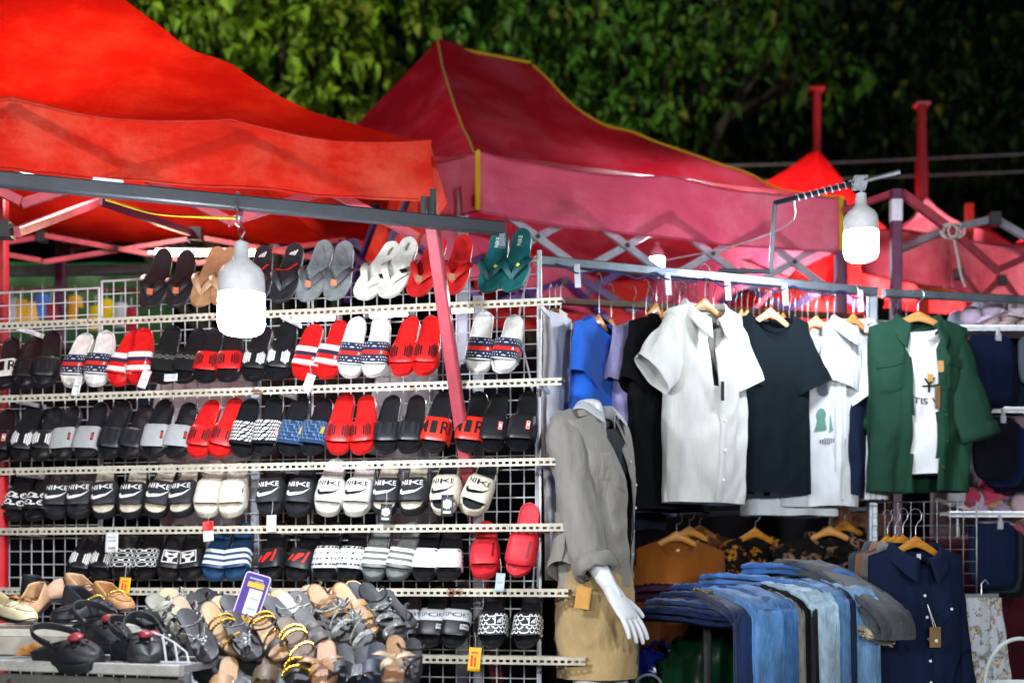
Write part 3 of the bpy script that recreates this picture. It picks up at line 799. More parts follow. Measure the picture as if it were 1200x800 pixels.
def strap_fn(kind):
    y0, y1, h, hw, z0 = STRAPS[kind]
    def fn(x, y, hh=0):       # x: arc length from the centre, y: from the front edge of the strap
        # superellipse arch, parametrised by angle
        s = max(-1, min(1, x/(hw*1.52)))
        a = math.pi/2*(1-s)
        c, q = math.cos(a), math.sin(a)
        f = y/(y1-y0)
        W = hw*(1-.05*f); Ht = h*(.90+.22*f)
        X = W*math.copysign(abs(c)**.58, c); Z = z0+(Ht-z0)*abs(q)**.5
        n_ = V((c*.9, -.15, q)).normalized()
        return V((X+.003, y0+y+(.010*abs(c)**2), Z))+n_*hh
    return fn, (y1-y0), hw*1.52
def strap_mesh(kind, m, th=.0045):
    key = ('strap', kind, m.name)
    if key in MATS: return MATS[key]
    fn, W, S = strap_fn(kind)
    mb = MB(); n = 40; rows = []
    prof = [(0, 0), (.06, .5), (.15, 1), (.5, 1.05), (.85, 1), (.94, .5), (1, 0), (.9, -.0), (.5, -.0), (.1, -.0)]
    for i in range(n+1):
        x = S*(2*i/n-1)
        rows.append([fn(x, W*a, th*(b-1)) for a, b in prof])
    mb.loft(rows, caps=True)
    me = mb.mesh('strap', m, True, ang=60); MATS[key] = me
    return me
BK = '#17191d'; DK = '#101114'; WH = '#d9d7d2'; CR = '#d8d0bc'; RD = '#d41c1c'; NV = '#18233f'; GY = '#9a9c9c'; BL = '#1f4266'; RR = '#cf2430'
fo = lambda c, r=.36: mat('foam', c, rough=r)
inkW = mat('plain', '#e4e4e2', rough=.5); inkK = mat('plain', '#0c0c0e', rough=.5); inkR = mat('plain', '#d8281e', rough=.5); inkN = mat('plain', '#17233f', rough=.6); inkG = mat('plain', '#8f9296', rough=.7)
inkB = mat('plain', '#5d7fa8', rough=.6); inkY = mat('plain', '#c89a2a', rough=.5); ink2 = mat('plain', '#26282d', rough=.45)
SS = .074          # half arc length that faces the viewer
def P_twoclus(): return [p for cx in (-.0195, .0195) for p in clus(cx, .041, .0165, .031)] 
def P_lattice():
    o = []
    for i in range(-3, 4):
        for j in range(4):
            o.append(ringp(i*.0205+(.01 if j % 2 else 0), .012+j*.021, .0102, .0022, 12)); o.append(circ(i*.0205+(.01 if j % 2 else 0)+.0102, .012+j*.021, .0036, 8))
    return o
def P_rings():
    o = []
    for i, (x, y) in enumerate([(-.045, .025), (-.042, .06), (-.015, .03), (-.012, .064), (.016, .024), (.02, .06), (.046, .03), (.048, .064)]):
        o.append(ringp(x, y, .0135, .0042, 14)); o.append(circ(x+.013, y-.012, .0042, 8)); o.append(circ(x-.004, y+.002, .0038, 8))
    return o
def P_dash(rows, w, h, gx, gy, sl, x0=-.062, x1=.062, y0=.012):
    o = []
    for j in range(rows):
        x = x0+(gx*.5 if j % 2 else 0)
        while x < x1: o.append(rect(x, y0+j*gy, x+w, y0+j*gy+h, sl)); x += gx
    return o
def P_scale():
    o = []
    for j in range(5):
        for i in range(-4, 5):
            cx = i*.0175+(.00875 if j % 2 else 0); cy = .01+j*.0165
            vs = []; n = 8
            for k in range(n+1):
                a = math.pi+math.pi*k/n*1.0; vs.append((cx+.0085*math.cos(a), cy+.013*math.sin(a)+.006))
            for k in range(n, -1, -1):
                a = math.pi+math.pi*k/n*1.0; vs.append((cx+.0055*math.cos(a), cy+.0085*math.sin(a)+.006))
            o.append((vs, [(q, q+1, 2*n-q, 2*n+1-q) for q in range(n)]))
    return o
def P_stars(y0, y1):
    o = []
    rows = 2; 
    for j in range(rows):
        for i in range(-6, 7):
            cx = i*.0115+(.006 if j else 0); cy = y0+(y1-y0)*(j+.5)/rows
            r = .0033
            o.append(poly(*[(cx+(r if k % 2 == 0 else r*.45)*math.cos(math.pi/2+k*math.pi/5), cy+(r if k % 2 == 0 else r*.45)*math.sin(math.pi/2+k*math.pi/5)) for k in range(10)]))
    return o
def band(y0, y1, w=.0765): return rect(-w, y0, w, y1)
def P_nike(c): return [text_fit('NIKE', .062, .022, -.004, .074), swoosh(-.002, .040, .074, .046)]
def P_three(sl=.012, x=-.03, w=.0085, g=.017): return [rect(x+i*g, .022, x+i*g+w, .05+.01*i, sl) for i in range(3)]
# design: (description, strap kind, sole colour, bed colour, strap colour, print layers[(ink, height, polys)])
def D(desc, kind, sole, bed, strap, layers=(), rough=.34): return dict(desc=desc, kind=kind, sole=sole, bed=bed, strap=strap, layers=layers, rough=rough)
DES = {
 'plain': D('plain black', 'slide', BK, BK, BK, [(ink2, .0012, [text_fit('IIIIII', .085, .034, 0, .045)])]),
 'emboss': D('black with ribbed strap', 'slide', BK, BK, '#1c1f24', [(ink2, .0022, [rect(-.05+i*.017, .022, -.05+i*.017+.009, .07) for i in range(7)])]),
 'navystar': D('white with navy red star strap', 'slide', WH, WH, WH, [(inkN, .0005, [band(.002, .030), band(.058, .086)]), (inkR, .0007, [band(.034, .050)]), (inkW, .0011, P_stars(.005, .028)+P_stars(.06, .084)), (inkN, .0006, [band(.030, .034), band(.050, .058)]), (inkW, .0012, [rect(.012, .037, .016, .047, .006), rect(.018, .037, .022, .047, -.004)])]),
 'redwhite': D('red with white and navy striped strap', 'slide', RD, RD, RD, [(inkW, .0006, [band(.004, .024), band(.062, .084)]), (inkN, .0008, [band(.044, .060)]), (inkW, .0011, [rect(.012, .03, .016, .04, .006), rect(.018, .03, .022, .04, -.004)])]),
 'check': D('black with dull checked strap', 'slide', BK, BK, '#1d1e1f', [(mat('plain', '#6a665a', rough=.7), .0007, P_dash(3, .006, .006, .012, .006, 0, -.06, .06, .048))]),
 'redblobblack': D('black soled with red strap of dark blots', 'slide', BK, BK, RD, [(inkK, .0011, P_twoclus())]),
 'whiteblob': D('black with white blot print strap', 'slide', BK, BK, BK, [(inkW, .0011, P_twoclus())]),
 'redblob': D('all red with dark blot print strap', 'slide', RD, RD, RD, [(inkK, .0011, P_twoclus())], ),
 'ri': D('black soled with white strap lettered in black', 'slide', BK, BK, WH, [(inkK, .0011, [text_fit('MIRI', .115, .045, 0, .045)])]),
 'greystrap': D('black with grey felt strap', 'wide', BK, BK, '#a3a5a6', [(inkK, .0012, [rect(.018, .03, .03, .064)]), (inkR, .0018, [rect(.021, .036, .027, .058)])]),
 'bwpattern': D('black with white zigzag printed strap', 'wide', BK, BK, '#141518', [(inkW, .0008, P_dash(6, .0065, .010, .0105, .0145, .004)), (inkR, .0016, [rect(.030, .03, .046, .055)]), (inkW, .002, [rect(.033, .034, .043, .05)])]),
 'bluepattern': D('black with blue patterned strap', 'wide', BK, BK, '#223a5c', [(inkB, .0008, P_dash(6, .009, .003, .014, .0155, .002)+P_dash(5, .003, .009, .014, .017, 0)), (inkY, .0016, [rect(.018, .04, .032, .07, .004)])]),
 'miri': D('black soled with red strap lettered in dark capitals', 'wide', BK, BK, '#cc2a1c', [(inkK, .0012, [text_fit('MIRI', .12, .05, 0, .05)])]),
 'velcro': D('black with framed badge on velcro strap', 'wide', DK, DK, '#1b1c20', [(ink2, .001, [rect(.036, .006, .064, .094)]), (inkR, .0016, [frame(.008, .034, .024, .07, .0022)]), (inkW, .0016, [frame(.0105, .037, .0215, .067, .002), rect(.0135, .045, .0185, .06)])]),
 'whitering': D('black with white ring pattern strap', 'wide', BK, BK, BK, [(inkW, .001, P_rings())]),
 'nikeblack': D('black foam with white check mark', 'foam', '#202227', '#202227', '#24272c', [(inkW, .001, P_nike(0))], .55),
 'nikecream': D('black foam with cream footbed', 'foam', '#1c1d21', CR, '#1f2227', [(inkW, .001, P_nike(0))], .55),
 'foamwhite': D('cream white chunky foam with small dark check mark', 'foam', '#dcd6c6', '#dcd6c6', '#dcd6c6', [(inkK, .001, [swoosh(.045, .06, .016, .05)])], .5),
 'nikewhite': D('all white foam with black lettered check mark', 'foam', '#dddbd4', '#dddbd4', '#dddbd4', [(inkK, .001, P_nike(0))], .5),
 'nikebone': D('cream foam with black footbed and black lettered check mark', 'foam', '#d6cebc', '#2a2c30', '#d6cebc', [(inkK, .001, P_nike(0))], .5),
 'lattice': D('black with white dotted lattice strap', 'wide', BK, BK, BK, [(inkW, .001, P_lattice())]),
 'monogram': D('black with white framed monogram on the strap', 'slide', BK, BK, BK, [(inkW, .001, [frame(-.021, .018, .021, .072, .0035), text_fit('M', .026, .022, 0, .055), text_fit('Y', .026, .026, 0, .036)])]),
 'bluestripe': D('blue with three white stripes on the strap', 'slide', BL, BL, BL, [(inkW, .0009, [band(.010, .024), band(.036, .050), band(.062, .076)])]),
 'redbars': D('black with three slanted red bars on the strap', 'slide', BK, BK, '#1d1f23', [(inkR, .001, P_three())]),
 'textstrap': D('black soled with white strap of small black writing', 'wide', BK, BK, '#d2d2d6', [(inkK, .0009, [rect(-.062+.0105*i+.002*((i*j) % 3), .009+.024*j, -.062+.0105*i+.0045+.002*((i*(j+1)) % 3), .017+.024*j, .001) for i in range(12) for j in range(4)])]),
 'greystripe': D('grey with white striped strap', 'slide', '#5a5d5e', '#7c7f7e', '#6c6f6f', [(inkW, .0009, [band(.012, .026), band(.038, .052), band(.064, .078)])]),
 'whitestrap': D('black soled with blank white strap', 'slide', BK, BK, '#cfccd4', [(inkK, .0009, [rect(.052, .02+.02*i, .075, .028+.02*i) for i in range(3)]+[rect(.022, .067, .038, .072)])]),
 'allred': D('thick all red foam', 'foam', RR, RR, RR, [(mat('plain', '#7a1018', rough=.5), .0008, [rect(.014, .025, .024, .085, .004)])], .5),
 'sport': D('black with grey SPORT band across the strap', 'wide', BK, BK, '#1a1b1f', [(mat('plain', '#b8babd', rough=.5), .0008, [band(.055, .1, .078), rect(.012, .022, .06, .042)]), (inkK, .0014, [text_fit('H SPORT', .098, .017, -.004, .078), text_fit('PARK', .035, .012, .036, .032)])]),
 'scales': D('black with white fish scale strap and framed emblem', 'wide', BK, BK, '#15161a', [(inkW, .0008, P_scale()), (inkK, .0012, [rect(.004, .034, .034, .074)]), (inkW, .0016, [frame(.004, .034, .034, .074, .003), rect(.011, .044, .0145, .056, .003), rect(.0165, .044, .02, .061, .003), rect(.022, .044, .0255, .066, .003)])]),
}
def slide_parts(t, key, skew=1):
    d = DES[key]
    foam = d['kind'] == 'foam'
    ms = fo(d['sole'], d['rough']); mbed = fo(d['bed'], d['rough']+.06); mst = fo(d['strap'], d['rough'])
    if key in ('greystrap', 'bluepattern', 'bwpattern', 'textstrap', 'check'): mst = mat('knit', d['strap'], rough=.8)
    inst('sole', sole_mesh(ms, mbed, .034 if foam else .025, .040 if foam else .032, wf=1.06 if foam else 1.0, skew=skew), t)
    st = inst('strap', strap_mesh(d['kind'], mst, .008 if foam else .0045), t)
    # moulded toe dimple visible under the strap and heel stamp
    lay = d['layers']
    groups = [lay]
    if len(lay) == 1 and len(lay[0][2]) == 10 and 'blot' in d['desc']: groups = [[(lay[0][0], lay[0][1], lay[0][2][:5])], [(lay[0][0], lay[0][1], lay[0][2][5:])]]
    for gi, lay in enumerate(groups):
        if not lay: continue
        k = ('print', key, gi)
        if k not in MATS:
            fn, W, S = strap_fn(d['kind'])
            mb = MB(); inks = [l[0] for l in lay]
            f2 = lambda x, y, h: fn(x, y, h+.0004)
            map_print(mb, [(i, l[1], l[2]) for i, l in enumerate(lay)], f2)
            MATS[k] = mb.mesh('strap_print', inks, False)
        inst('strap_print', MATS[k], st)
def thong_parts(t, sole, strap, logo=None, tagc=None, L=.285, white_edge=None, ridges=False):
    ms = fo(white_edge or sole, .5); mbed = fo(sole, .6)
    inst('sole', sole_mesh(ms, mbed, .016, .024, L=L, wf=.98, recess=-.0005), t)
    mb = MB(); mst = fo(strap, .45)
    for s in (-1, 1):
        pts = bez((0, .052, .004), (s*.012, .075, .034), (s*.044, .10, .040), (s*.047, .152, -.004), 14)
        nr = [V((s*.35*i/14, -.3*(1-i/14), 1)).normalized() for i in range(15)]
        mb.ribbon(pts, nr, [.012+.014*math.sin(math.pi*min(1, i/14*1.3)*.6) for i in range(15)], .006)
    mb.tube([(0, .05, -.006), (0, .05, .008)], .005, 8)
    inst('thong_strap', mb.mesh('thong_strap', mst), t)
    if tagc:
        m_ = MB(); m_.bar((0.0, .056, .014), (0.0, .075, .026), .022, .004); m_.local('toe_tag', mat('plain', tagc, rough=.7), t, smooth=False)
    if ridges:
        m_ = MB()
        for i in range(7):
            x = -.021+.007*i; m_.tube([V((x+.004*math.sin(k*.8+i), .16+k*.0105, .0012)) for k in range(10)], .0012, 5)
            m_.tube([V((x*1.2+.003*math.sin(k*.8+i), .035+k*.0125, .0012)) for k in range(10)], .0011, 5)
        m_.local('ridges', fo(sole, .7), t)
    if logo:
        kind, ink = logo
        mb = MB(); f = lambda x, y, h: V((x, y, .0022+h))
        rot = R(90)
        if kind == 'bars': pl = [rect(-.012+i*.0085, .222, -.012+i*.0085+.0055, .235+.007*i, .006) for i in range(3)]
        elif kind == 'word': pl = [text_fit('adidas', .036, .013, 0, .235, rot)]
        elif kind == 'nike': pl = [text_fit('NIKE', .045, .015, 0, .225, rot)]
        else: pl = [text_fit(kind, .03, .006, 0, .235, rot)]
        map_print(mb, [(0, .0004, pl)], f, .05)
        mb.local('heel_print', ink, t, smooth=False)
jit = random.Random(77)
LEAN = [26, 32, 33, 40, 40, 40]
def rack_matrix(row, px, hx, dz=0, L=SL, lean=None, horiz=.14):
    z = ROWZ[row]+.030+dz
    c = L*math.sin(R(lean if lean is not None else LEAN[row]))
    toe = rack_at(px, .022, z); hp = rack_at(hx, .022+c, z)
    a = (hp-toe).dot(RU)
    a = max(-.14, min(.14, a))
    b = math.sqrt(max(.01, L*L-a*a-c*c))
    v = (RU*a-RN*c+V((0, 0, b)))/L
    xi = (RU-v*RU.dot(v)).normalized()
    vh = V((v.x, v.y, 0)); xh = V((vh.y, -vh.x, 0)).normalized()
    xh = (xh-v*xh.dot(v)).normalized()
    if xh.dot(RU) < 0: xh = -xh
    x = (xi*(1-horiz)+xh*horiz).normalized(); x = (x-v*x.dot(v)).normalized()
    F = V((-toe.x, -toe.y, 0)).normalized()*.5+RN*.5; zf = (F-v*F.dot(v)).normalized(); xf = v.cross(zf)
    x = (x*.3+xf*.7).normalized(); x = (x-v*x.dot(v)).normalized(); zz = x.cross(v)
    M_ = Matrix((x, v, zz)).transposed().to_4x4() @ Matrix.Rotation(R(jit.gauss(0, 2.2)), 4, 'Z') @ Matrix.Rotation(R(jit.gauss(0, 4)), 4, 'Y'); M_.translation = toe
    return M_
ROWNAME = ['top', 'second', 'third', 'fourth', 'fifth', 'lowest']
# row, design, [(toe px, heel px), ...], what tells this pair from its double
RACK = [
 (1, 'ri', [(3, 14)], ''),
 (1, 'plain', [(25, 42), (48, 64)], ''),
 (1, 'navystar', [(80, 99), (110, 128)], 'near the left end'),
 (1, 'redwhite', [(135, 155), (160, 176)], 'left of the bulb'),
 (1, 'check', [(188, 208), (212, 230)], ''),
 (1, 'redblobblack', [(238, 256), (265, 279)], ''),
 (1, 'whiteblob', [(293, 309), (321, 339)], 'right of the bulb'),
 (1, 'redwhite', [(352, 373), (379, 397)], 'right of the bulb'),
 (1, 'navystar', [(408, 426), (435, 453)], 'in the middle'),
 (1, 'redblob', [(467, 483), (495, 509)], ''),
 (1, 'navystar', [(558, 576), (586, 604)], 'at the right end'),
 (2, 'velcro', [(-6, 5)], 'cut off at the left edge'),
 (2, 'whiteblob', [(22, 43), (46, 67)], ''),
 (2, 'greystrap', [(69, 92), (95, 119)], 'left one of two alike'),
 (2, 'emboss', [(123, 144), (148, 167)], 'between the two grey strapped pairs'),
 (2, 'greystrap', [(177, 195), (202, 223)], 'beside the red ones'),
 (2, 'redblob', [(228, 251), (254, 274)], 'beside the zigzag pair'),
 (2, 'bwpattern', [(280, 304), (307, 327)], ''),
 (2, 'bluepattern', [(336, 359), (361, 382)], ''),
 (2, 'redblob', [(393, 408), (421, 435)], 'beside the blue patterned pair'),
 (2, 'emboss', [(449, 466), (477, 489)], 'left of the leaning pole'),
 (2, 'miri', [(504, 518), (544, 562)], ''),
 (2, 'velcro', [(574, 588), (606, 622)], 'at the right end'),
 (3, 'whitering', [(13, 34), (37, 58)], ''),
 (3, 'nikeblack', [(63, 78), (89, 104)], 'nearer the left end'),
 (3, 'nikecream', [(120, 133), (150, 163)], 'leftmost of three alike'),
 (3, 'nikecream', [(178, 195), (208, 223)], 'beside the chunky white pair'),
 (3, 'foamwhite', [(238, 252), (269, 280)], ''),
 (3, 'nikeblack', [(313, 322), (346, 358)], 'beside the all white foam pair'),
 (3, 'nikewhite', [(381, 397), (414, 429)], ''),
 (3, 'nikecream', [(448, 459), (480, 495)], 'rightmost of three alike'),
 (3, 'nikebone', [(516, 527), (549, 580)], ''),
 (4, 'whiteblob', [(88, 110), (113, 132)], ''),
 (4, 'lattice', [(139, 158), (167, 184)], ''),
 (4, 'monogram', [(194, 213), (221, 234)], ''),
 (4, 'bluestripe', [(248, 264), (274, 288)], ''),
 (4, 'redbars', [(314, 330), (343, 364)], ''),
 (4, 'textstrap', [(377, 395), (406, 420)], ''),
 (4, 'greystripe', [(434, 455), (461, 487)], ''),
 (4, 'whitestrap', [(494, 509), (523, 534)], ''),
 (4, 'allred', [(566, 572)], ''),
 (4, 'allred', [(604, 622)], ''),
 (5, 'sport', [(474, 485), (500, 513), (528, 543)], ''),
 (5, 'scales', [(575, 580), (614, 621)], ''),
]
SIDE = {1: [''], 2: ['left', 'right'], 3: ['leftmost', 'middle', 'rightmost']}
rnd = random.Random(5)
for row, key, spots, where in RACK:
    d = DES[key]
    sides = SIDE[len(spots)]
    if key == 'allred': sides = ['upright leaning' if spots[0][0] > 600 else 'left hand']
    for (px, hx), s in zip(spots, sides):
        foam = d['kind'] == 'foam'
        lean = LEAN[row]+rnd.uniform(-3.5, 3); dz = .012 if foam else .0
        if key == 'allred' and px > 600: lean = 16
        M_ = rack_matrix(row, px+rnd.uniform(-1, 1), hx+rnd.uniform(-1.5, 1.5), dz, lean=lean)
        lab = (s+' ' if s else '')+'slide, '+d['desc']+', '+(where+', ' if where else '')+ROWNAME[row]+' shelf'
        if key == 'allred': lab = ('thick all red foam slide standing upright at the end of the fifth shelf' if px > 600 else 'thick all red foam slide beside the white strapped pair, fifth shelf')
        w = lab.split()
        if len(w) > 16 and False:
            lab = (s+' ' if s else '')+'slide, '+d['desc'].replace(' with ', ', ').replace(' and ', ', ').replace(' on the strap', '')+', '+(where+', ' if where else '')+ROWNAME[row]+' shelf'
        t = thing('slide_sandal', lab, 'sandal', mw=M_, group='slide sandals on the wire rack')
        slide_parts(t, key, skew=-1 if s == 'left' else 1)
TH = [
 ('black thong sandal with orange toe tag', '#1c1d20', '#141518', None, '#b8532a', None, [(172, 193), (204, 221)]),
 ('tan thong sandal', '#a97e58', '#b08a66', None, None, None, [(231, 252), (257, 272)]),
 ('black thong sandal with white slanted bars on the heel', '#1e2126', '#26292e', ('bars', inkW), None, '#2b2e33', [(297, 309), (325, 343)]),
 ('grey thong sandal with orange toe tag', '#7f8587', '#4c5053', None, '#b06a4a', None, [(356, 383), (389, 405)]),
 ('white thong sandal with dark writing on the heel', '#d6d2c8', '#d6d2c8', ('word', inkK), None, None, [(420, 457), (450, 483)]),
 ('red thong sandal with tan toe tag', '#c41a1a', '#b81818', None, '#8a6a48', None, [(484, 517), (526, 545)]),
 ('teal thong sandal with white writing on the heel', '#0f5a5c', '#0e4a4e', ('nike', inkW), None, None, [(570, 588), (597, 616)]),
]
for desc, sole, strap, logo, tg, edge, spots in TH:
    for (px, hx), s in zip(spots, ('left', 'right')):
        M_ = rack_matrix(0, px, hx, .0, L=.285, lean=27+rnd.uniform(-2, 2), horiz=.1)
        t = thing('thong_sandal', s+' '+desc+', top shelf', 'sandal', mw=M_, group='thong sandals along the top shelf')
        thong_parts(t, sole, strap, logo, tg, white_edge=edge, ridges=tg is not None and 'grey' in desc or 'red' in desc)
        if 'white thong' in desc:
            m_ = MB(); m_.bar((.03, .10, .037), (.046, .118, .03), .018, .003); m_.local('strap_badge', inkK, t, smooth=False)
        if 'teal' in desc:
            m_ = MB(); m_.bar((.020, .085, .036), (.027, .094, .037), .010, .003); m_.local('strap_badge', mat('plain', '#c8d23a'), t, smooth=False)
        if 'slanted bars' in desc:
            m_ = MB(); m_.ribbon([(-.03, .12, .036), (.0, .15, .004), (.03, .185, .004)], V((0, 0, 1)), .006, .003); m_.local('red_line', inkR, t, smooth=False)

# price tags tied to the sandals: (px, py, w, h, tilt, colour, label)
TAGS = [
 (90, 452, 10, 24, 8, '#d2d2d2', 'white hang tag on a white navy striped slide, second shelf left'), (169, 444, 11, 22, 18, '#d2d2d2', 'white hang tag on the red white striped slide left of the bulb'),
 (362, 448, 11, 21, 18, '#d2d2d2', 'white hang tag on the red white striped slide right of the bulb'), (131, 635, 16, 24, -2, '#d6d6d6', 'printed white hang tag above the white blot slides'),
 (244, 622, 13, 24, -6, '#d8d8d8', 'red and white hang tag under the chunky white foam pair'), (318, 613, 12, 20, -3, '#dcdcdc', 'white hang tag under a black foam slide'),
 (586, 682, 11, 22, 4, '#a8b4b8', 'pale grey hang tag between the two red slides'), (452, 601, 14, 22, 3, '#1c1e22', 'black hang tag with white scrawl hanging between fourth and fifth shelf'),
 (524, 592, 15, 26, 0, '#1c1e22', 'black hang tag with white scrawl tied on the cream foam slide'), (146, 686, 14, 20, 4, '#e8b21a', 'yellow price label with red marks clipped on the fifth shelf'),
 (556, 772, 15, 28, 3, '#e8b21a', 'yellow price label with red marks clipped on the lowest shelf'), (200, 442, 17, 9, 0, '#cfd0d0', 'small white sticker on the checked strap slide')]
for px, py, w, h, tl, c, lab in TAGS:
    p = rack_at(px, -.035 if py > 470 or True else 0, 0)
    d_ = {442: .0}.get(py, -.012)
    if py in (601, 592): d_ = -.03
    p = rack_at(px, d_, 0); s = p.y/FP
    p.z = H+(670-py)*s
    t = thing('hang_tag', lab, 'tag', p, group='paper tags on the rack')
    Mx = Matrix((RU, -RN, V((0, 0, 1)))).transposed() @ Matrix.Rotation(R(tl), 3, 'Y') @ Matrix.Rotation(R(-8), 3, 'X')
    hw, hh = w*s/2, h*s/2
    m_ = MB()
    n = 8
    def card(u, v): return p+Mx @ V(((u-.5)*2*hw, .004*math.sin(u*3), (v-.5)*2*hh))
    m_.grid(card, 6, 6); o = m_.build('card', mat('plain', c, rough=.6), t)
    md = o.modifiers.new('thickness', 'SOLIDIFY'); md.thickness = .0012
    m_ = MB(); ink = {'#e8b21a': inkR, '#1c1e22': inkW}.get(c, inkG)
    f = lambda x, y, hq: p+Mx @ V((x, -hq-.0016+.004*math.sin((x/hw/2+.5)*3), y))
    if 'scrawl' in lab: pl = clus(0, hh*.15, hw*.7, hh*.5, 6)+[rect(-hw*.6, -hh*.7, hw*.6, -hh*.5)]
    elif 'red and white' in lab: pl = [rect(-hw, 0.02*hh, hw, hh)]; ink = inkR
    elif c == '#e8b21a': pl = [rect(-hw*.6, -hh*.6, -hw*.25, hh*.35), rect(-hw*.05, -hh*.6, hw*.25, hh*.2), rect(-hw*.6, hh*.5, hw*.5, hh*.62)]
    elif 'printed' in lab: pl = [rect(-hw*.7, hh*.45, hw*.5, hh*.55), rect(-hw*.7, hh*.1, hw*.6, hh*.2), rect(-hw*.6, -hh*.7, hw*.6, -hh*.45)]
    else: pl = [rect(-hw*.6, -hh*.1, hw*.5, hh*.02)]
    map_print(m_, [(0, .0003, pl)], f, .006); m_.build('print', ink, t, smooth=False)
    if py != 442:
        m_ = MB(); m_.tube(smooth_path([p+Mx @ V((0, 0, hh*.8)), p+V((.004, .0, hh+.025)), p+V((.0, .03, hh+.05))], 4), .0009, 4); m_.build('string', mat('plain', '#c8c8c8'), t)
# ================================================================== clothes
woodm = mat('wood', '#b98448'); paleM = mat('wood', '#c9a878'); hookm = mat('steel', '#b4b8c0'); blackpl = mat('plain', '#141416', rough=.35); honey = mat('wood', '#b87a20')
def hanger(label, loc, yaw, m, hook_h=.16, half=.2, drop=.085, group='clothes hangers'):
    t = thing('clothes_hanger', label, 'hanger', loc, group=group); t.rotation_euler = (0, 0, yaw)
    key = ('hanger', m.name, half, hook_h, drop)
    if key not in MATS:
        a = MB(); rings = []
        n = 18
        for i in range(n+1):
            u = -1+2*i/n; x = u*half; z = .012-drop*abs(u)**1.12; w = .0055*(1-.3*abs(u)); h = .015*(1-.5*abs(u)**2)+.006*(1-min(1, abs(u)*5)); y = .004*u*u
            rings.append([V((x, y+w*math.cos(q), z+h*math.sin(q))) for q in [2*math.pi*k/10 for k in range(10)]])
        a.loft(rings, caps=True)
        b = MB(); pts = [(0, 0, .035), (0, 0, .06+max(0, hook_h-.16))]; zc = hook_h-.032; 
        pts += [(.024*math.sin(q), 0, zc+.026*(1-0)*-math.cos(q)+.004) for q in [R(v) for v in (20, 60, 100, 140, 180, 220, 255)]]
        b.tube(pts, .0019, 6)
        MATS[key] = (a.mesh('shoulder_bar', m), b.mesh('hook', hookm))
    inst('shoulder_bar', MATS[key][0], t); inst('hook', MATS[key][1], t)
    return t
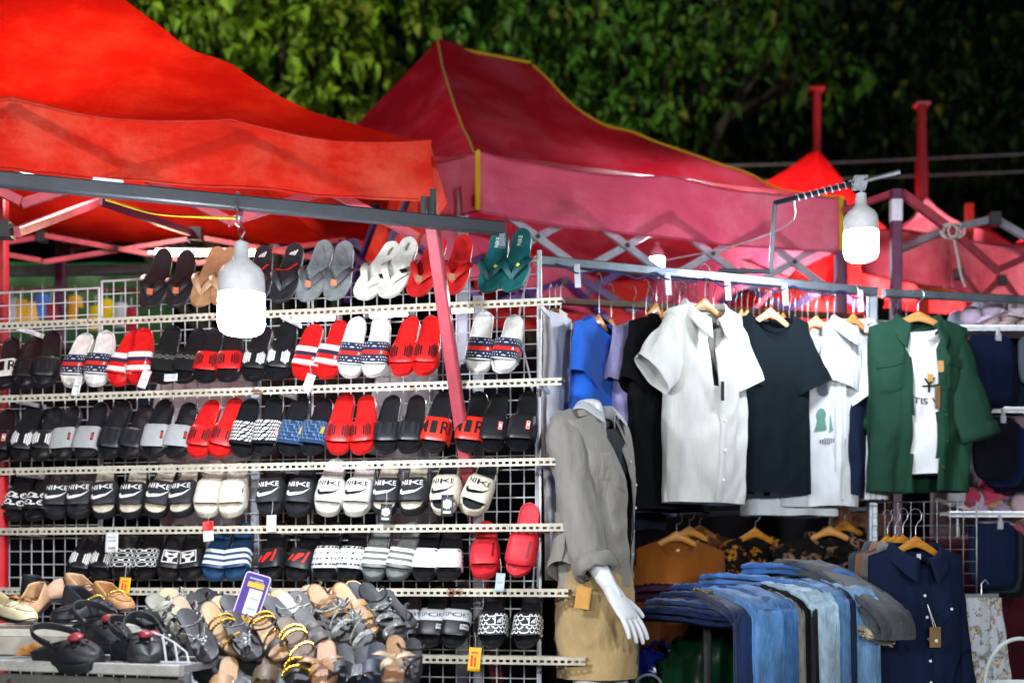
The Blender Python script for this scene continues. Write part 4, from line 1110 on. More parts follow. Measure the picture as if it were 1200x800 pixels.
class Garment:
    """hanging upper garment; x across, -y front, z up, origin at the collar"""
    def __init__(s, w=.46, L=.7, depth=.07, nd=.07, nw=.085, slope=.3, fold=.016, seed=0, hemw=1.0, open_w=0, flatback=1, dep0=.024, hemc=0):
        s.__dict__.update(locals())
    def pt(s, c, q, t):
        """c: -1..1 position across, q: sign of the side (front -1), t: 0 collar .. 1 hem"""
        a = s.w/2*(1+(s.hemw-1)*t)
        x = a*math.copysign(abs(c)**.85, c)
        dep = s.dep0+(s.depth-s.dep0)*min(1, t*3.2)**.7
        nk = max(0, 1-(abs(x)/(s.nw*1.5))**2)*max(0, 1-t*4)
        dep = max(dep, .05*nk)
        y = q*dep*math.sqrt(max(0, 1-c*c))**.8*(s.flatback if q > 0 else 1)
        if abs(x) > s.nw: zt = -s.slope*(abs(x)-s.nw)-.0
        else: zt = -s.nd*math.sqrt(1-(x/s.nw)**2) if q < 0 else -.012*math.sqrt(1-(x/s.nw)**2)
        z = zt*(1-t)+(-s.L)*t
        hem = .012*noise.noise(V((x*5, q*3, s.seed)))
        z += hem*t+s.hemc*c*c*t
        k = min(1, t*1.6)**.8
        f = noise.noise(V((x*11+s.seed*3.1, q*2.7, t*1.3+s.seed)))*s.fold*1.9+noise.noise(V((x*26+s.seed, q*1.7, t*2.5)))*s.fold*.55
        rdg = abs(noise.noise(V((x*7+s.seed*1.7, q, t*2.1+s.seed))))
        f += (.25-rdg)*s.fold*.8*(1 if rdg < .25 else 0)
        f += noise.noise(V((x*17+t*6+s.seed, q*2, t*5.5)))*s.fold*.28
        # diagonal pulls from the shoulders
        f += noise.noise(V(((abs(x)*9+t*7)+s.seed, q, t*1.2)))*s.fold*.7*(1-t)
        y += f*k
        x += noise.noise(V((q*3.3+s.seed, t*3.0, abs(c)*2)))*s.fold*.8*k
        return V((x, y, z))
    def surf(s, x, t, h=0):
        a = s.w/2*(1+(s.hemw-1)*t); c = max(-1, min(1, x/a)); c = math.copysign(abs(c)**(1/.85), c)
        p = s.pt(c, -1, t); e = .01
        p2 = s.pt(max(-1, min(1, c+e)), -1, t); p3 = s.pt(c, -1, min(1, t+e))
        n = (p2-p).cross(p3-p)
        n = n.normalized() if n.length > 0 else V((0, -1, 0))
        if n.y > 0: n = -n
        return p+n*h
    def body(s, m, parent, name='body', nrow=64, nring=96):
        mb = MB(); rings = []
        for j in range(nrow+1):
            t = (j/nrow); r = []
            for i in range(nring):
                th = 2*math.pi*i/nring
                c, q = math.cos(th), (1 if math.sin(th) > 0 else -1)
                r.append(s.pt(c, q, t))
            rings.append(r)
        mb.loft(rings)
        if s.open_w:
            keep = []
            for f in mb.f:
                p = sum((V(mb.v[i]) for i in f), V())/len(f)
                tt = -p.z/s.L; ow = s.open_w(tt) if callable(s.open_w) else s.open_w
                th_i = f[0] % nring
                front = th_i >= nring//2
                if front and ow[0] < p.x < ow[1]: continue
                keep.append(f)
            mb.f = keep; mb.m = [0]*len(keep)
        return mb.local(name, m, parent, ang=80)
    def sleeve(s, side, m, parent, length=.21, ang=55, r0=.098, r1=.088, fwd=.12, flat=.42, name='sleeve', seed=0, cuff=None, bend=0):
        """side +-1; hangs at ang degrees from straight down"""
        x = s.w/2; z = -s.slope*(x-s.nw); mb = MB(); rings = []; n = 30; nr = 16
        A = R(ang); d = V((side*math.sin(A), -fwd, -math.cos(A))).normalized()
        u = V((side*math.cos(A), 0, math.sin(A))); u = (u-d*u.dot(d)).normalized(); w_ = d.cross(u)
        base = V((side*(x-.012), 0, z-.004))-u*r0
        for j in range(nr+1):
            t = j/nr; r = r0+(r1-r0)*t
            A2 = bend*t
            c = base+d*(length*t)+V((0, 0, -bend*t*t*length))
            ring = []
            for i in range(n):
                q = 2*math.pi*i/n
                a, b = math.cos(q), math.sin(q)
                f = 1+.13*noise.noise(V((a*2.2+s.seed+seed, b*2.2, t*(length/.12))))*min(1, t*3+.2)+.06*noise.noise(V((a*5, b*5+seed, t*length*18)))
                ring.append(c+u*(r*math.copysign(abs(a)**.9, a)*f)+w_*(r*flat*b*(.75+.35*t)*f))
            rings.append(ring)
        if cuff:
            last = rings[-1]; cc = sum(last, V())/n
            for s_, o in ((1.09, -.004), (1.12, -.02), (1.11, -cuff), (1.05, -cuff-.004)):
                rings.append([cc+(p-cc)*s_+d*o for p in last])
        mb.loft(rings)
        return mb.local(name, m, parent, ang=80)
    def collar(s, m, parent, stand=.028, fall=.058, spread=.05, gap=.16, name='collar'):
        mb = MB(); n = 34
        def fn(u, v):
            a = R(-90+gap*60)+(2*math.pi-R(gap*120))*u      # from front right round the back to front left
            f = abs(2*u-1)                                    # 1 at the front ends
            rx, ry = s.nw*1.0, .052
            bx, by = rx*math.cos(a), ry*math.sin(a)
            bz = (-s.nd*max(0, -math.sin(a))**1.3*.75)-.004
            o = V((math.cos(a), math.sin(a)*.8, 0))
            if v < .35:
                k = v/.35; p = V((bx, by, bz+stand*k))+o*(.004*k)
            else:
                k = (v-.35)/.65; tipx = spread*max(0, f-.72)/.28
                p = V((bx, by, bz+stand-(fall*(1+.55*max(0, f-.7)/.3))*k))+o*(.006+.03*k**.8)+V((math.copysign(tipx*.25*k, bx), -.012*k*f, 0))
            return p
        mb.grid(fn, n, 10)
        o = mb.local(name, m, parent, ang=70)
        md = o.modifiers.new('thickness', 'SOLIDIFY'); md.thickness = .0022
        return o
    def crew(s, m, parent, name='neckband', w=.018):
        mb = MB(); n = 48; rings = []
        for i in range(n+1):
            th = 2*math.pi*i/n; x = s.nw*1.0*math.cos(th)
            q = -1 if math.sin(th) < 0 else 1
            z = (-s.nd if q < 0 else -.012)*math.sqrt(max(0, 1-(x/s.nw)**2)); y = q*.05*math.sqrt(max(0, 1-(x/(s.nw*1.5))**2))**.9*abs(math.sin(th))**.5
            o = V((math.cos(th)*.7, math.sin(th)*.6, .7 if q > 0 else .9)).normalized()
            p = V((x, y, z)); rings.append([p+o*w*.55+V((0, q*.002, 0)), p-o*w*.5+V((0, q*.007, 0)), p-o*w*.5+V((0, q*.003, 0)), p+o*w*.5-V((0, q*.003, 0))])
        mb.loft(rings); return mb.local(name, m, parent)
    def strip(s, m, parent, x, w, t0, t1, h=.003, name='placket'):
        mb = MB()
        mb.grid(lambda u, v: s.surf(x(t0+(t1-t0)*v) + (u-.5)*w if callable(x) else x+(u-.5)*w, t0+(t1-t0)*v, h*(1 if .05 < u < .95 else .3)), 6, 40)
        return mb.local(name, m, parent, ang=80)
    def patch(s, m, parent, x0, x1, t0, t1, h=.004, name='pocket'):
        mb = MB()
        def fn(u, v):
            e = min(u, 1-u, v, 1-v); k = min(1, e*12)
            return s.surf(x0+(x1-x0)*u, t0+(t1-t0)*v+.012*(1-abs(2*u-1))*v, h*k+.0005)
        mb.grid(fn, 14, 14); return mb.local(name, m, parent, ang=80)
    def button(s, m, parent, x, t, r=.006, h=.006):
        p = s.surf(x, t, h); mb = MB(); mb.disc(p, (0, -1, 0.1), r, .003, 12); mb.local('button', m, parent)
    def print(s, parent, layers, inks, y0, name='chest_print'):
        mb = MB(); map_print(mb, [(i, h, p) for i, (h, p) in enumerate(layers)], lambda x, y, h: s.surf(x, max(0.02, -(y0+y)/s.L), .0025+h), .01)
        return mb.local(name, inks, parent, smooth=False)
def garment_thing(name, label, cat, loc, yaw, group=None):
    t = thing(name, label, cat, loc, group=group); t.rotation_euler = (0, 0, yaw); return t
cl = lambda c, **k: mat('cloth', c, **k)
HZ = .16
# ------------------------------------------------------------------ rails
def rail_z(px): return None
def rail(label, pts, w, parts, posts):
    t = thing('clothes_rail', label, 'clothes rail', (pts[-1].x, pts[-1].y, 0), group='clothes rails')
    gm = mat('steel', '#8e98a2', rough=.42)
    m_ = MB()
    for a, b in zip(pts, pts[1:]): m_.bar(a, b, w)
    m_.build('rail', gm, t, smooth=False)
    for p in posts:
        m_ = MB(); m_.bar((p.x, p.y, 0), p+V((0, 0, .03)), w*1.15); m_.build('post', gm, t, smooth=False)
    return t
r0 = at(628, 305, 4.62); r1 = at(1026, 342, 5.22); r2 = at(1205, 352, 5.42)
rl = rail('grey steel rail over the hanging shirts, from the sandal rack to the steel post', [r0, r1], .034, 0, [at(1022, 345, 5.25)])
rail('grey steel rail continuing from the steel post to the right edge', [r1+V((.04, .02, .0)), r2], .034, 0, [])
m_ = MB(); m_.bar(at(640, 352, 5.6), at(1010, 372, 6.0), .03); m_.build('rear_rail', mat('wood', '#5a3a1c'), rl, smooth=False)
for px in (672, 770, 838, 906, 1000):          # white straps that tie the rear rail to the front one
    k = (px-630)/(1022-630); p = r0.lerp(r1, k)
    m_ = MB(); m_.bar(p+V((0, -.02, -.005)), p+V((.005, -.02, -.09)), .022, .003); m_.build('strap', cl('#c8ccd6'), rl, smooth=False)
def rail_at(px):
    k = (px-628)/(1026-628); lo, hi = -.2, 1.5
    for _ in range(40):
        m = (lo+hi)/2; p = r0.lerp(r1, m)
        if 600+p.x/p.y*FP < px: lo = m
        else: hi = m
    return r0.lerp(r1, lo)
def hang_on(px, dy=0, drop=.145):
    p = rail_at(px); p = p*((p.y+dy)/p.y) if False else V((p.x+dy*(px-600)/FP, p.y+dy, p.z))
    return p+V((0, 0, -drop))

# ------------------------------------------------------------------ front row of shirts
# white open collared shirt
def front_top(name, label, px, yaw, w, L, m, hm=paleM, hlab=None, dy=0, drop=.145, sl=(55, 55), slen=.21, nd=.07, seed=1, collar=False, crew=True, fold=.014, depth=.07, sleeves=True, r0_=.1, group='shirts on the rail', hanger_on=True, fwd=(.12, .12), **kw):
    p = hang_on(px, dy, drop)
    t = garment_thing(name, label, 'shirt', p, R(yaw), group)
    g = Garment(w=w, L=L, depth=depth, nd=nd, seed=seed, fold=fold, **kw)
    g.body(m, t)
    if sleeves:
        for s, a, f in ((-1, sl[0], fwd[0]), (1, sl[1], fwd[1])): g.sleeve(s, m, t, slen, a, r0=r0_, r1=r0_*.93, seed=seed+s, fwd=f)
    if collar: g.collar(m, t)
    elif crew: g.crew(m, t)
    if hanger_on: hanger(hlab or 'hanger inside the '+label.split(',')[0], p+V((0, 0, 0)), R(yaw), hm, hook_h=drop+.02, half=min(.17, w*.38))
    return t, g
wribbed = mat('stripecloth', '#c4c5c2', freq=34, col2='#fafaf9', sheen=.1)
t, g = front_top('collared_shirt', 'white ribbed short sleeved shirt with open collar, facing out front of the rail', 826, 30, .35, .735, wribbed, hm=woodm, hlab='brown wooden hanger in the white ribbed collared shirt', dy=-.12, drop=.14, sl=(44, 24), slen=.25, collar=True, seed=3, fold=.02, nd=.10, r0_=.10,
    open_w=lambda t: (-.012-.0*t, .012) if t < .42 else (0, 0))
pl = g.strip(wribbed, t, lambda u: .014+.012*max(0, 1-u*2), .03, .1, .995, .005)
for k in range(4): g.button(mat('plain', '#e6e6e0', rough=.3), t, .014, .36+.17*k, .0055, .008)
m_ = MB(); m_.bar((-.022, .045, -.012), (.022, .045, -.012), .016, .002); m_.local('neck_label', inkK, t, smooth=False)
m_ = MB(); a_ = g.surf(.01, .36, .012); m_.box(a_, .012, .004, .07); m_.local('button_strap', inkK, t, smooth=False)
# dark tee beside it
dkteal = cl('#09141a', sheen=.05)
t, g = front_top('dark_tee', 'very dark teal plain tee facing out beside the white ribbed shirt', 903, 16, .33, .70, dkteal, hm=paleM, hlab='pale hanger in the dark teal tee', dy=.0, drop=.13, sl=(14, 26), slen=.24, seed=7, fold=.013, r0_=.105)
m_ = MB(); m_.bar((-.008, .043, -.014), (.008, .043, -.014), .018, .002); m_.local('neck_label', inkW, t, smooth=False)
# white pieces under and behind the dark tee
t, g = front_top('printed_tee', 'white tee with grey green figure print, half behind the dark teal tee', 956, 8, .35, .735, cl('#bfc3c8'), hm=paleM, hlab='pale hanger in the white printed tee', dy=.05, drop=.14, sl=(18, 34), slen=.24, seed=9, fold=.014, r0_=.11)
gp = mat('plain', '#5c6470', rough=.8); gt2 = mat('plain', '#4e7a70', rough=.8)
g.print(t, [(.0004, clus(.0, .04, .03, .05, 5)+[circ(.0, -.01, .028)])], [gp], -.22, 'figure_print')
g.print(t, [(.0006, [circ(-.005, -.12, .02, 14, .032), poly((-.03, -.19), (.02, -.185), (.012, -.14), (-.02, -.14)), poly((.028, -.2), (.046, -.19), (.04, -.13), (.03, -.12))])], [gt2], -.22, 'figure_print')
g.print(t, [(.0006, clus(.02, -.235, .03, .016, 7))], [gp], -.22, 'lettering_print')
t, g = front_top('plain_tee', 'long white tee showing only its hem below the dark teal tee', 925, 12, .40, .76, cl('#c6ccd0'), hlab='pale hanger behind the dark teal tee', dy=.12, drop=.15, sl=(12, 12), seed=11, fold=.018)
wst = mat('stripecloth', '#c2c5c8', freq=12, col2='#dcdfe4')
t, g = front_top('striped_shirt', 'white shirt with faint wide stripes, hanging open beside the green jacket', 1000, 20, .29, .72, wst, hm=woodm, hlab='brown wooden hanger in the faintly striped white shirt', dy=-.02, drop=.13, sl=(16, 30), slen=.23, seed=13, collar=True, fold=.015, r0_=.105, open_w=lambda t: (-.075, .02))
t, g = front_top('navy_tee', 'navy tee seen inside the open striped white shirt', 998, 20, .25, .69, cl('#101b30'), dy=.02, drop=.14, sleeves=False, seed=14, hanger_on=False)
# green jacket with white lettered tee inside
grn = cl('#19382b', sheen=.1, bump=.5)
p = hang_on(1076, -.2, .135)
t = garment_thing('green_jacket', 'dark green overshirt hanging open over a white tee at the steel post', 'jacket', p, R(6), None)
g = Garment(w=.41, L=.69, depth=.085, nd=.08, seed=21, fold=.02, open_w=lambda t: (-.05-.008*t, .045-.0*t), hemw=1.02)
g.body(grn, t); g.collar(grn, t, fall=.07, spread=.07, gap=.5)
g.sleeve(1, grn, t, .44, 17, r0=.095, r1=.075, seed=2, cuff=.05, fwd=.16); g.sleeve(-1, grn, t, .40, 4, r0=.085, r1=.065, seed=4, cuff=.04, fwd=-.12)
g.patch(grn, t, -.185, -.085, .24, .42); g.patch(grn, t, .085, .185, .24, .42); g.patch(grn, t, -.19, -.08, .22, .275, .008, 'pocket_flap'); g.patch(grn, t, .08, .19, .22, .275, .008, 'pocket_flap')
g.strip(grn, t, lambda u: -.075-.014*u, .035, .1, .99, .003); g.strip(grn, t, lambda u: .07, .035, .1, .99, .003)
for k in range(5): g.button(mat('plain', '#16301f', rough=.4), t, .07, .22+.16*k, .006, .006)
m_ = MB(); a_ = g.surf(.062, .22, .01); m_.box(a_+V((0, 0, -.01)), .022, .004, .045); m_.local('paper_tag', mat('plain', '#a88048'), t, smooth=False)
m_ = MB(); a_ = g.surf(.05, .4, .01); m_.box(a_+V((0, 0, -.01)), .02, .004, .09); m_.local('brown_tag', mat('plain', '#6a4a26'), t, smooth=False)
hanger('brown wooden hanger in the open green jacket', p, R(6), woodm, hook_h=.125, half=.2)
t2 = garment_thing('white_tee', 'white tee with dark lettering, inside the green jacket', 'shirt', p+V((.006, -.02, -.04)), R(6))
g2 = Garment(w=.24, slope=.42, L=.58, depth=.05, nd=.05, nw=.075, seed=23, fold=.01)
g2.body(cl('#d2d4d8'), t2); g2.crew(cl('#d2d4d8'), t2)
g2.print(t2, [(.0005, [text_fit('TIS VI', .115, .026, .002, -.03), text_fit('Y', .05, .06, .01, .038), rect(-.02, .03, .05, .038, .0)])], [inkK], -.24)
m_ = MB(); m_.box((.012, -.056, -.205), .022, .003, .03); m_.local('print_patch', mat('plain', '#b08a3a'), t2, smooth=False)

# loose cable tied along the rail
pts = []
for i in range(34):
    p = r0.lerp(r1, .05+.9*i/33); pts.append(p+V((0, -.022, -.012-.022*abs(math.sin(i*.62))+.006*math.sin(i*2.1))))
m_ = MB(); m_.tube(smooth_path(pts, 3), .0035, 6)
tag(m_.build('power_cord', mat('plain', '#1c2a5a', rough=.5)), 'dark blue cable tied in loops along the shirt rail', 'cord')
pts = [r0+V((-.02, .02, -.02)), r0+V((-.06, .05, -.22)), rack_at(626, .19, 1.9), rack_at(628, .2, 1.5), rack_at(624, .19, 1.2)]
m_ = MB(); m_.tube(smooth_path(pts, 8), .004, 6)
tag(m_.build('power_cord', mat('plain', '#b8bac0', rough=.5)), 'pale cable hanging down the right edge of the sandal rack', 'cord')

# ------------------------------------------------------------------ pieces hanging edge-on behind, along the rail
BEHIND = [
 # name, label, px, yaw, w, L, colour, dy, drop, sleeve len, hanger mat
 ('blue_tee', 'bright royal blue tee hanging beside the mannequin collar', 702, 62, .42, .66, '#1f5fc8', .18, .17, .2, woodm),
 ('navy_shirt', 'long navy black shirt hanging right behind the bright blue tee', 716, 60, .46, .95, '#0e121c', .35, .15, .3, woodm),
 ('dark_shirt', 'navy shirt hanging between the blue and the lavender tees', 742, 55, .44, .80, '#12192a', .35, .16, .24, woodm),
 ('lavender_tee', 'pale lavender tee hanging left of the black tee', 757, 50, .44, .72, '#9a94c0', .22, .16, .22, woodm),
 ('lilac_shirt', 'lilac long shirt showing below the lavender tee', 762, 56, .40, .74, '#8c88b4', .34, .16, .18, paleM),
 ('black_tee', 'black tee hanging between lavender tee and white ribbed shirt', 782, 46, .46, .74, '#0c0d10', .08, .155, .24, woodm),
 ('grey_tee', 'grey tee squeezed behind the white ribbed shirt collar', 800, 48, .42, .68, '#5e6068', .2, .145, .2, paleM),
 ('beige_shirt', 'pale grey shirt between striped white shirt and green jacket', 1022, 52, .36, .55, '#b9b2b0', .18, .16, .2, woodm),
 ('slate_jacket', 'slate blue grey shirt directly behind the green jacket shoulder', 1046, 34, .40, .64, '#56607a', .12, .12, .22, woodm),
 ('rust_shirt', 'brown shirt hem hanging low behind the striped white shirt', 1010, 40, .40, .98, '#6a4630', .5, .16, .2, woodm),
]
for i, (nm, lab, px, yaw, w_, L_, c, dy, dr, sl_, hm) in enumerate(BEHIND):
    m = cl(c)
    t, g = front_top(nm, lab, px, yaw, w_, L_, m, hm=hm, hlab='hanger holding the '+lab.split(' hanging')[0].split(' squeezed')[0].split(' between')[0].split(' directly')[0].split(' showing')[0].split(' hem')[0], dy=dy, drop=dr, sl=(26, 22), slen=sl_, seed=31+i*3, fold=.014, group='shirts hanging close together on the rail', collar=nm in ('beige_shirt', 'slate_jacket', 'rust_shirt', 'navy_shirt'))
# bare hangers between (their clothes hang hidden behind the front row)
for i, (px, m, what) in enumerate([(836, woodm, 'brown wooden'), (848, paleM, 'pale'), (862, paleM, 'pale'), (876, paleM, 'pale'), (890, paleM, 'pale'), (898, paleM, 'pale'), (918, woodm, 'brown wooden'), (932, paleM, 'pale'), (940, paleM, 'pale'), (958, woodm, 'brown wooden'), (970, woodm, 'brown wooden'), (1000, woodm, 'brown wooden'), (1062, woodm, 'brown wooden'), (806, woodm, 'brown wooden'), (815, woodm, 'brown wooden'), (769, woodm, 'brown wooden'), (776, woodm, 'brown wooden'), (790, woodm, 'brown wooden'), (796, paleM, 'pale'), (830, woodm, 'brown wooden'), (855, paleM, 'pale'), (869, paleM, 'pale'), (883, paleM, 'pale'), (905, paleM, 'pale'), (912, paleM, 'pale'), (925, paleM, 'pale'), (947, paleM, 'pale'), (978, woodm, 'brown wooden'), (1050, woodm, 'brown wooden')]):
    p = hang_on(px, .13+.06*((i*7) % 3), .118+.006*((i*5) % 3))
    hanger('%s hanger crowded on the shirt rail' % what, p, R(56+((i*37) % 22)), m, hook_h=.15, half=.13, group='crowded hangers on the shirt rail')
# thin metal hooks of the small rail at its left end
# trousers hanging edge-on beside the rack
TR = [('black trousers hanging edge on, nearest the rack grid', 644, 5.0, '#101014', 1.05, 372), ('white trousers hanging edge on beside the black pair', 651, 4.98, '#dcdce2', 1.02, 372), ('pale grey white trousers hanging edge on, in front of the blue tee', 657, 4.9, '#d4d6e0', .98, 372)]
for lab, px, Y, c, L_, py in TR:
    p = at(px, py, Y)
    t = garment_thing('hanging_trousers', lab, 'trousers', p, R(70), 'trousers hanging beside the rack')
    mb = MB(); rings = []
    for j in range(31):
        v = j/30; r = []
        wv = .14+.02*math.sin(v*5)+.01*noise.noise(V((v*6, px, 0)))
        for i in range(28):
            a = 2*math.pi*i/28
            r.append(V((wv*math.cos(a)+.012*noise.noise(V((v*4, px, 1))), .022*math.sin(a)*(1+.6*noise.noise(V((math.cos(a)*3, v*5, px))))+.02*noise.noise(V((v*3, math.cos(a)*2, px))), -L_*v)))
        rings.append(r)
    mb.loft(rings, caps=True); mb.local('legs', cl(c), t, ang=80)
    m_ = MB(); m_.bar((-.05, 0, .01), (.05, 0, .01), .022, .03); m_.local('clip', mat('wood', '#8a5a2c'), t)
    m_ = MB(); m_.tube([(0, 0, .02), (0, 0, .12), (.018, 0, .135), (.03, 0, .12)], .002, 5); m_.local('hook', hookm, t)

# ------------------------------------------------------------------ lower rail: brown sweaters, floral shirts, navy shirt
lr = thing('clothes_rail', 'lower dark rail under the shirts holding brown and floral tops', 'clothes rail', at(860, 670, 5.6), group='clothes rails')
m_ = MB(); m_.bar(at(745, 606, 5.65), at(1015, 596, 5.55), .022); m_.build('rail', mat('steel', '#3a3c40'), lr, smooth=False)
def low_top(name, label, px, py, Y, yaw, w, L, m, hm=honey, drop=.06, **kw):
    p = at(px, py, Y); t = garment_thing(name, label, 'shirt', p, R(yaw), kw.pop('group', 'tops on the lower rail'))
    sl = kw.pop('sl', (16, 16)); slen = kw.pop('slen', .5); collar = kw.pop('collar', False); hl = kw.pop('hl', None); nb = kw.pop('nb', m)
    g = Garment(w=w, L=L, **kw); g.body(m, t)
    for s, a in ((-1, sl[0]), (1, sl[1])): g.sleeve(s, m, t, slen, a, r0=.085, r1=.06, seed=kw.get('seed', 0)+s)
    if collar: g.collar(m, t)
    else: g.crew(nb, t)
    hanger(hl or 'honey wooden hanger in the '+label.split(',')[0], p+V((0, 0, .012)), R(yaw), hm, hook_h=.11, half=.14, drop=.07, group='hangers on the lower rail')
    return t, g
brn = mat('knit', '#80460f', rough=.9)
t, g = low_top('brown_sweater', 'brown crew neck sweater, frontmost of its row', 793, 634, 5.2, 8, .40, .62, brn, nd=.05, seed=41, fold=.02, hl='honey wooden hanger in the frontmost brown sweater', sl=(8, 8), nw=.085, slope=.36)
m_ = MB(); m_.box((-.004, -.032, -.042), .012, .004, .018); m_.local('neck_label', mat('plain', '#d8c8a8'), t, smooth=False)
t, g = low_top('brown_sweater', 'darker brown sweater behind the frontmost brown one', 808, 628, 5.45, 14, .40, .6, mat('knit', '#4a2a10', rough=.9), seed=43, fold=.02, hl='honey wooden hanger in the darker brown sweater', sl=(8, 8), nw=.085, slope=.36)
t, g = low_top('brown_sweater', 'dark olive brown sweater, third from the front of its row', 820, 626, 5.7, 18, .40, .6, mat('knit', '#38260e', rough=.9), seed=45, fold=.02, hl='honey wooden hanger in the olive brown sweater', sl=(8, 8), nw=.085, slope=.36)
fl1 = mat('floral', '#0d0b0a', cols=('#7a4a10', '#b07a20'), freq=16); fl2 = mat('floral', '#100d0d', cols=('#5a4438', '#8a6a58'), freq=12)
t, g = low_top('floral_shirt', 'black shirt with golden flower print on honey hanger', 885, 630, 5.4, 22, .34, .6, fl1, seed=47, hl='honey wooden hanger in the golden flower shirt')
t, g = low_top('floral_shirt', 'black shirt with pale brown flower print and open neck', 972, 628, 5.3, -10, .46, .6, fl2, seed=49, collar=True, nd=.1, hl='honey wooden hanger in the pale brown flower shirt')
t, g = low_top('floral_shirt', 'second dark flower print shirt behind the open necked one', 990, 622, 5.5, 10, .46, .6, fl2, seed=51, collar=True, hl='honey wooden hanger behind the flower shirt')
# navy shirt dress in front
nvy = cl('#0f1a33', sheen=.08)
p = at(1073, 642, 4.5)
t = garment_thing('navy_shirt', 'long dark navy shirt with two flap pockets and hanging brown tag', 'shirt', p, R(12), None)
g = Garment(w=.36, L=.95, depth=.085, nd=.075, seed=61, fold=.018, hemw=1.05)
g.body(nvy, t); g.collar(nvy, t, fall=.06); g.sleeve(1, nvy, t, .62, 10, r0=.085, r1=.06, seed=3, fwd=.02); g.sleeve(-1, nvy, t, .62, 8, r0=.085, r1=.06, seed=5, fwd=.02)
g.strip(nvy, t, 0, .032, .09, .99, .004)
wb = mat('plain', '#c8ccd4', rough=.3)
for k in range(7): g.button(wb, t, 0, .105+.085*k, .0055, .008)
g.patch(nvy, t, -.135, -.04, .2, .34); g.patch(nvy, t, .04, .135, .2, .34); g.patch(nvy, t, -.14, -.035, .19, .235, .009, 'pocket_flap'); g.patch(nvy, t, .035, .14, .19, .235, .009, 'pocket_flap')
g.button(wb, t, -.088, .222, .005, .012); g.button(wb, t, .088, .222, .005, .012)
m_ = MB(); m_.box((-.004, -.028, -.03), .014, .004, .02); m_.local('neck_label', wb, t, smooth=False)
q = g.surf(.008, .27, .03)
m_ = MB(); m_.box(q, .042, .003, .07); m_.local('brown_tag', mat('plain', '#7a5a34', rough=.7), t, smooth=False)
m_ = MB(); m_.disc(q+V((.003, -.003, -.012)), (0, -1, 0), .006, .002); m_.local('tag_seal', inkW, t)
m_ = MB(); m_.tube([q+V((-.004, 0, .033)), g.surf(.004, .14, .012)], .0011, 4); m_.tube([q+V((.004, 0, .033)), g.surf(.004, .14, .012)], .0011, 4); m_.local('tag_string', inkW, t)
hanger('honey wooden hanger in the long navy shirt, frontmost', p+V((0, 0, .012)), R(12), honey, hook_h=.13, half=.15, group='hangers on the lower rail')
for i, (c, nm) in enumerate((('#6e6a66', 'grey'), ('#8a6248', 'tan brown'), ('#3a4450', 'slate'))):
    p2 = at(1058-i*9, 640, 4.66+.12*i)
    t = garment_thing('long_shirt', '%s long shirt hanging just behind the long navy shirt' % nm, 'shirt', p2, R(24), 'shirts behind the navy shirt')
    g = Garment(w=.36, L=.9, depth=.07, seed=71+i); g.body(cl(c), t); g.collar(cl(c), t); g.sleeve(-1, cl(c), t, .5, 8, r0=.08, r1=.06)
    hanger('honey wooden hanger in the %s long shirt' % nm, p2+V((0, 0, .012)), R(24), honey, hook_h=.13, half=.15, group='hangers on the lower rail')

# ------------------------------------------------------------------ jeans table
jt = thing('jeans_table', 'dark metal frame table carrying the folded and draped jeans', 'table', at(800, 670, 4.75)-V((0, 0, H)))
jm = mat('paint', '#2a2c30', under='#555', wear=.7)
TZ = 1.135
def atz(px, Y, z): return V(((px-600)/FP*Y, Y, z))
c0 = atz(745, 4.72, TZ); c1 = atz(885, 4.3, TZ); c2 = atz(1030, 4.5, TZ); c3 = atz(880, 5.15, TZ)
for a, b in ((c0, c1), (c1, c2), (c2, c3), (c3, c0)):
    m_ = MB(); m_.bar(a, b, .03); m_.build('frame_bar', jm, jt, smooth=False)
for c in (c0, c1, c2, c3, c0.lerp(c1, .62)):
    m_ = MB(); m_.bar((c.x, c.y, 0), c, .028); m_.build('leg', jm, jt, smooth=False)
m_ = MB(); m_.add([c0+V((0, 0, .006)), c1+V((0, 0, .006)), c2+V((0, 0, .006)), c3+V((0, 0, .006)), c0+V((0, 0, -.004)), c1+V((0, 0, -.004)), c2+V((0, 0, -.004)), c3+V((0, 0, -.004))], [(0, 1, 2, 3), (7, 6, 5, 4), (0, 4, 5, 1), (1, 5, 6, 2), (2, 6, 7, 3), (3, 7, 4, 0)]); m_.build('table_board', jm, jt, smooth=False)
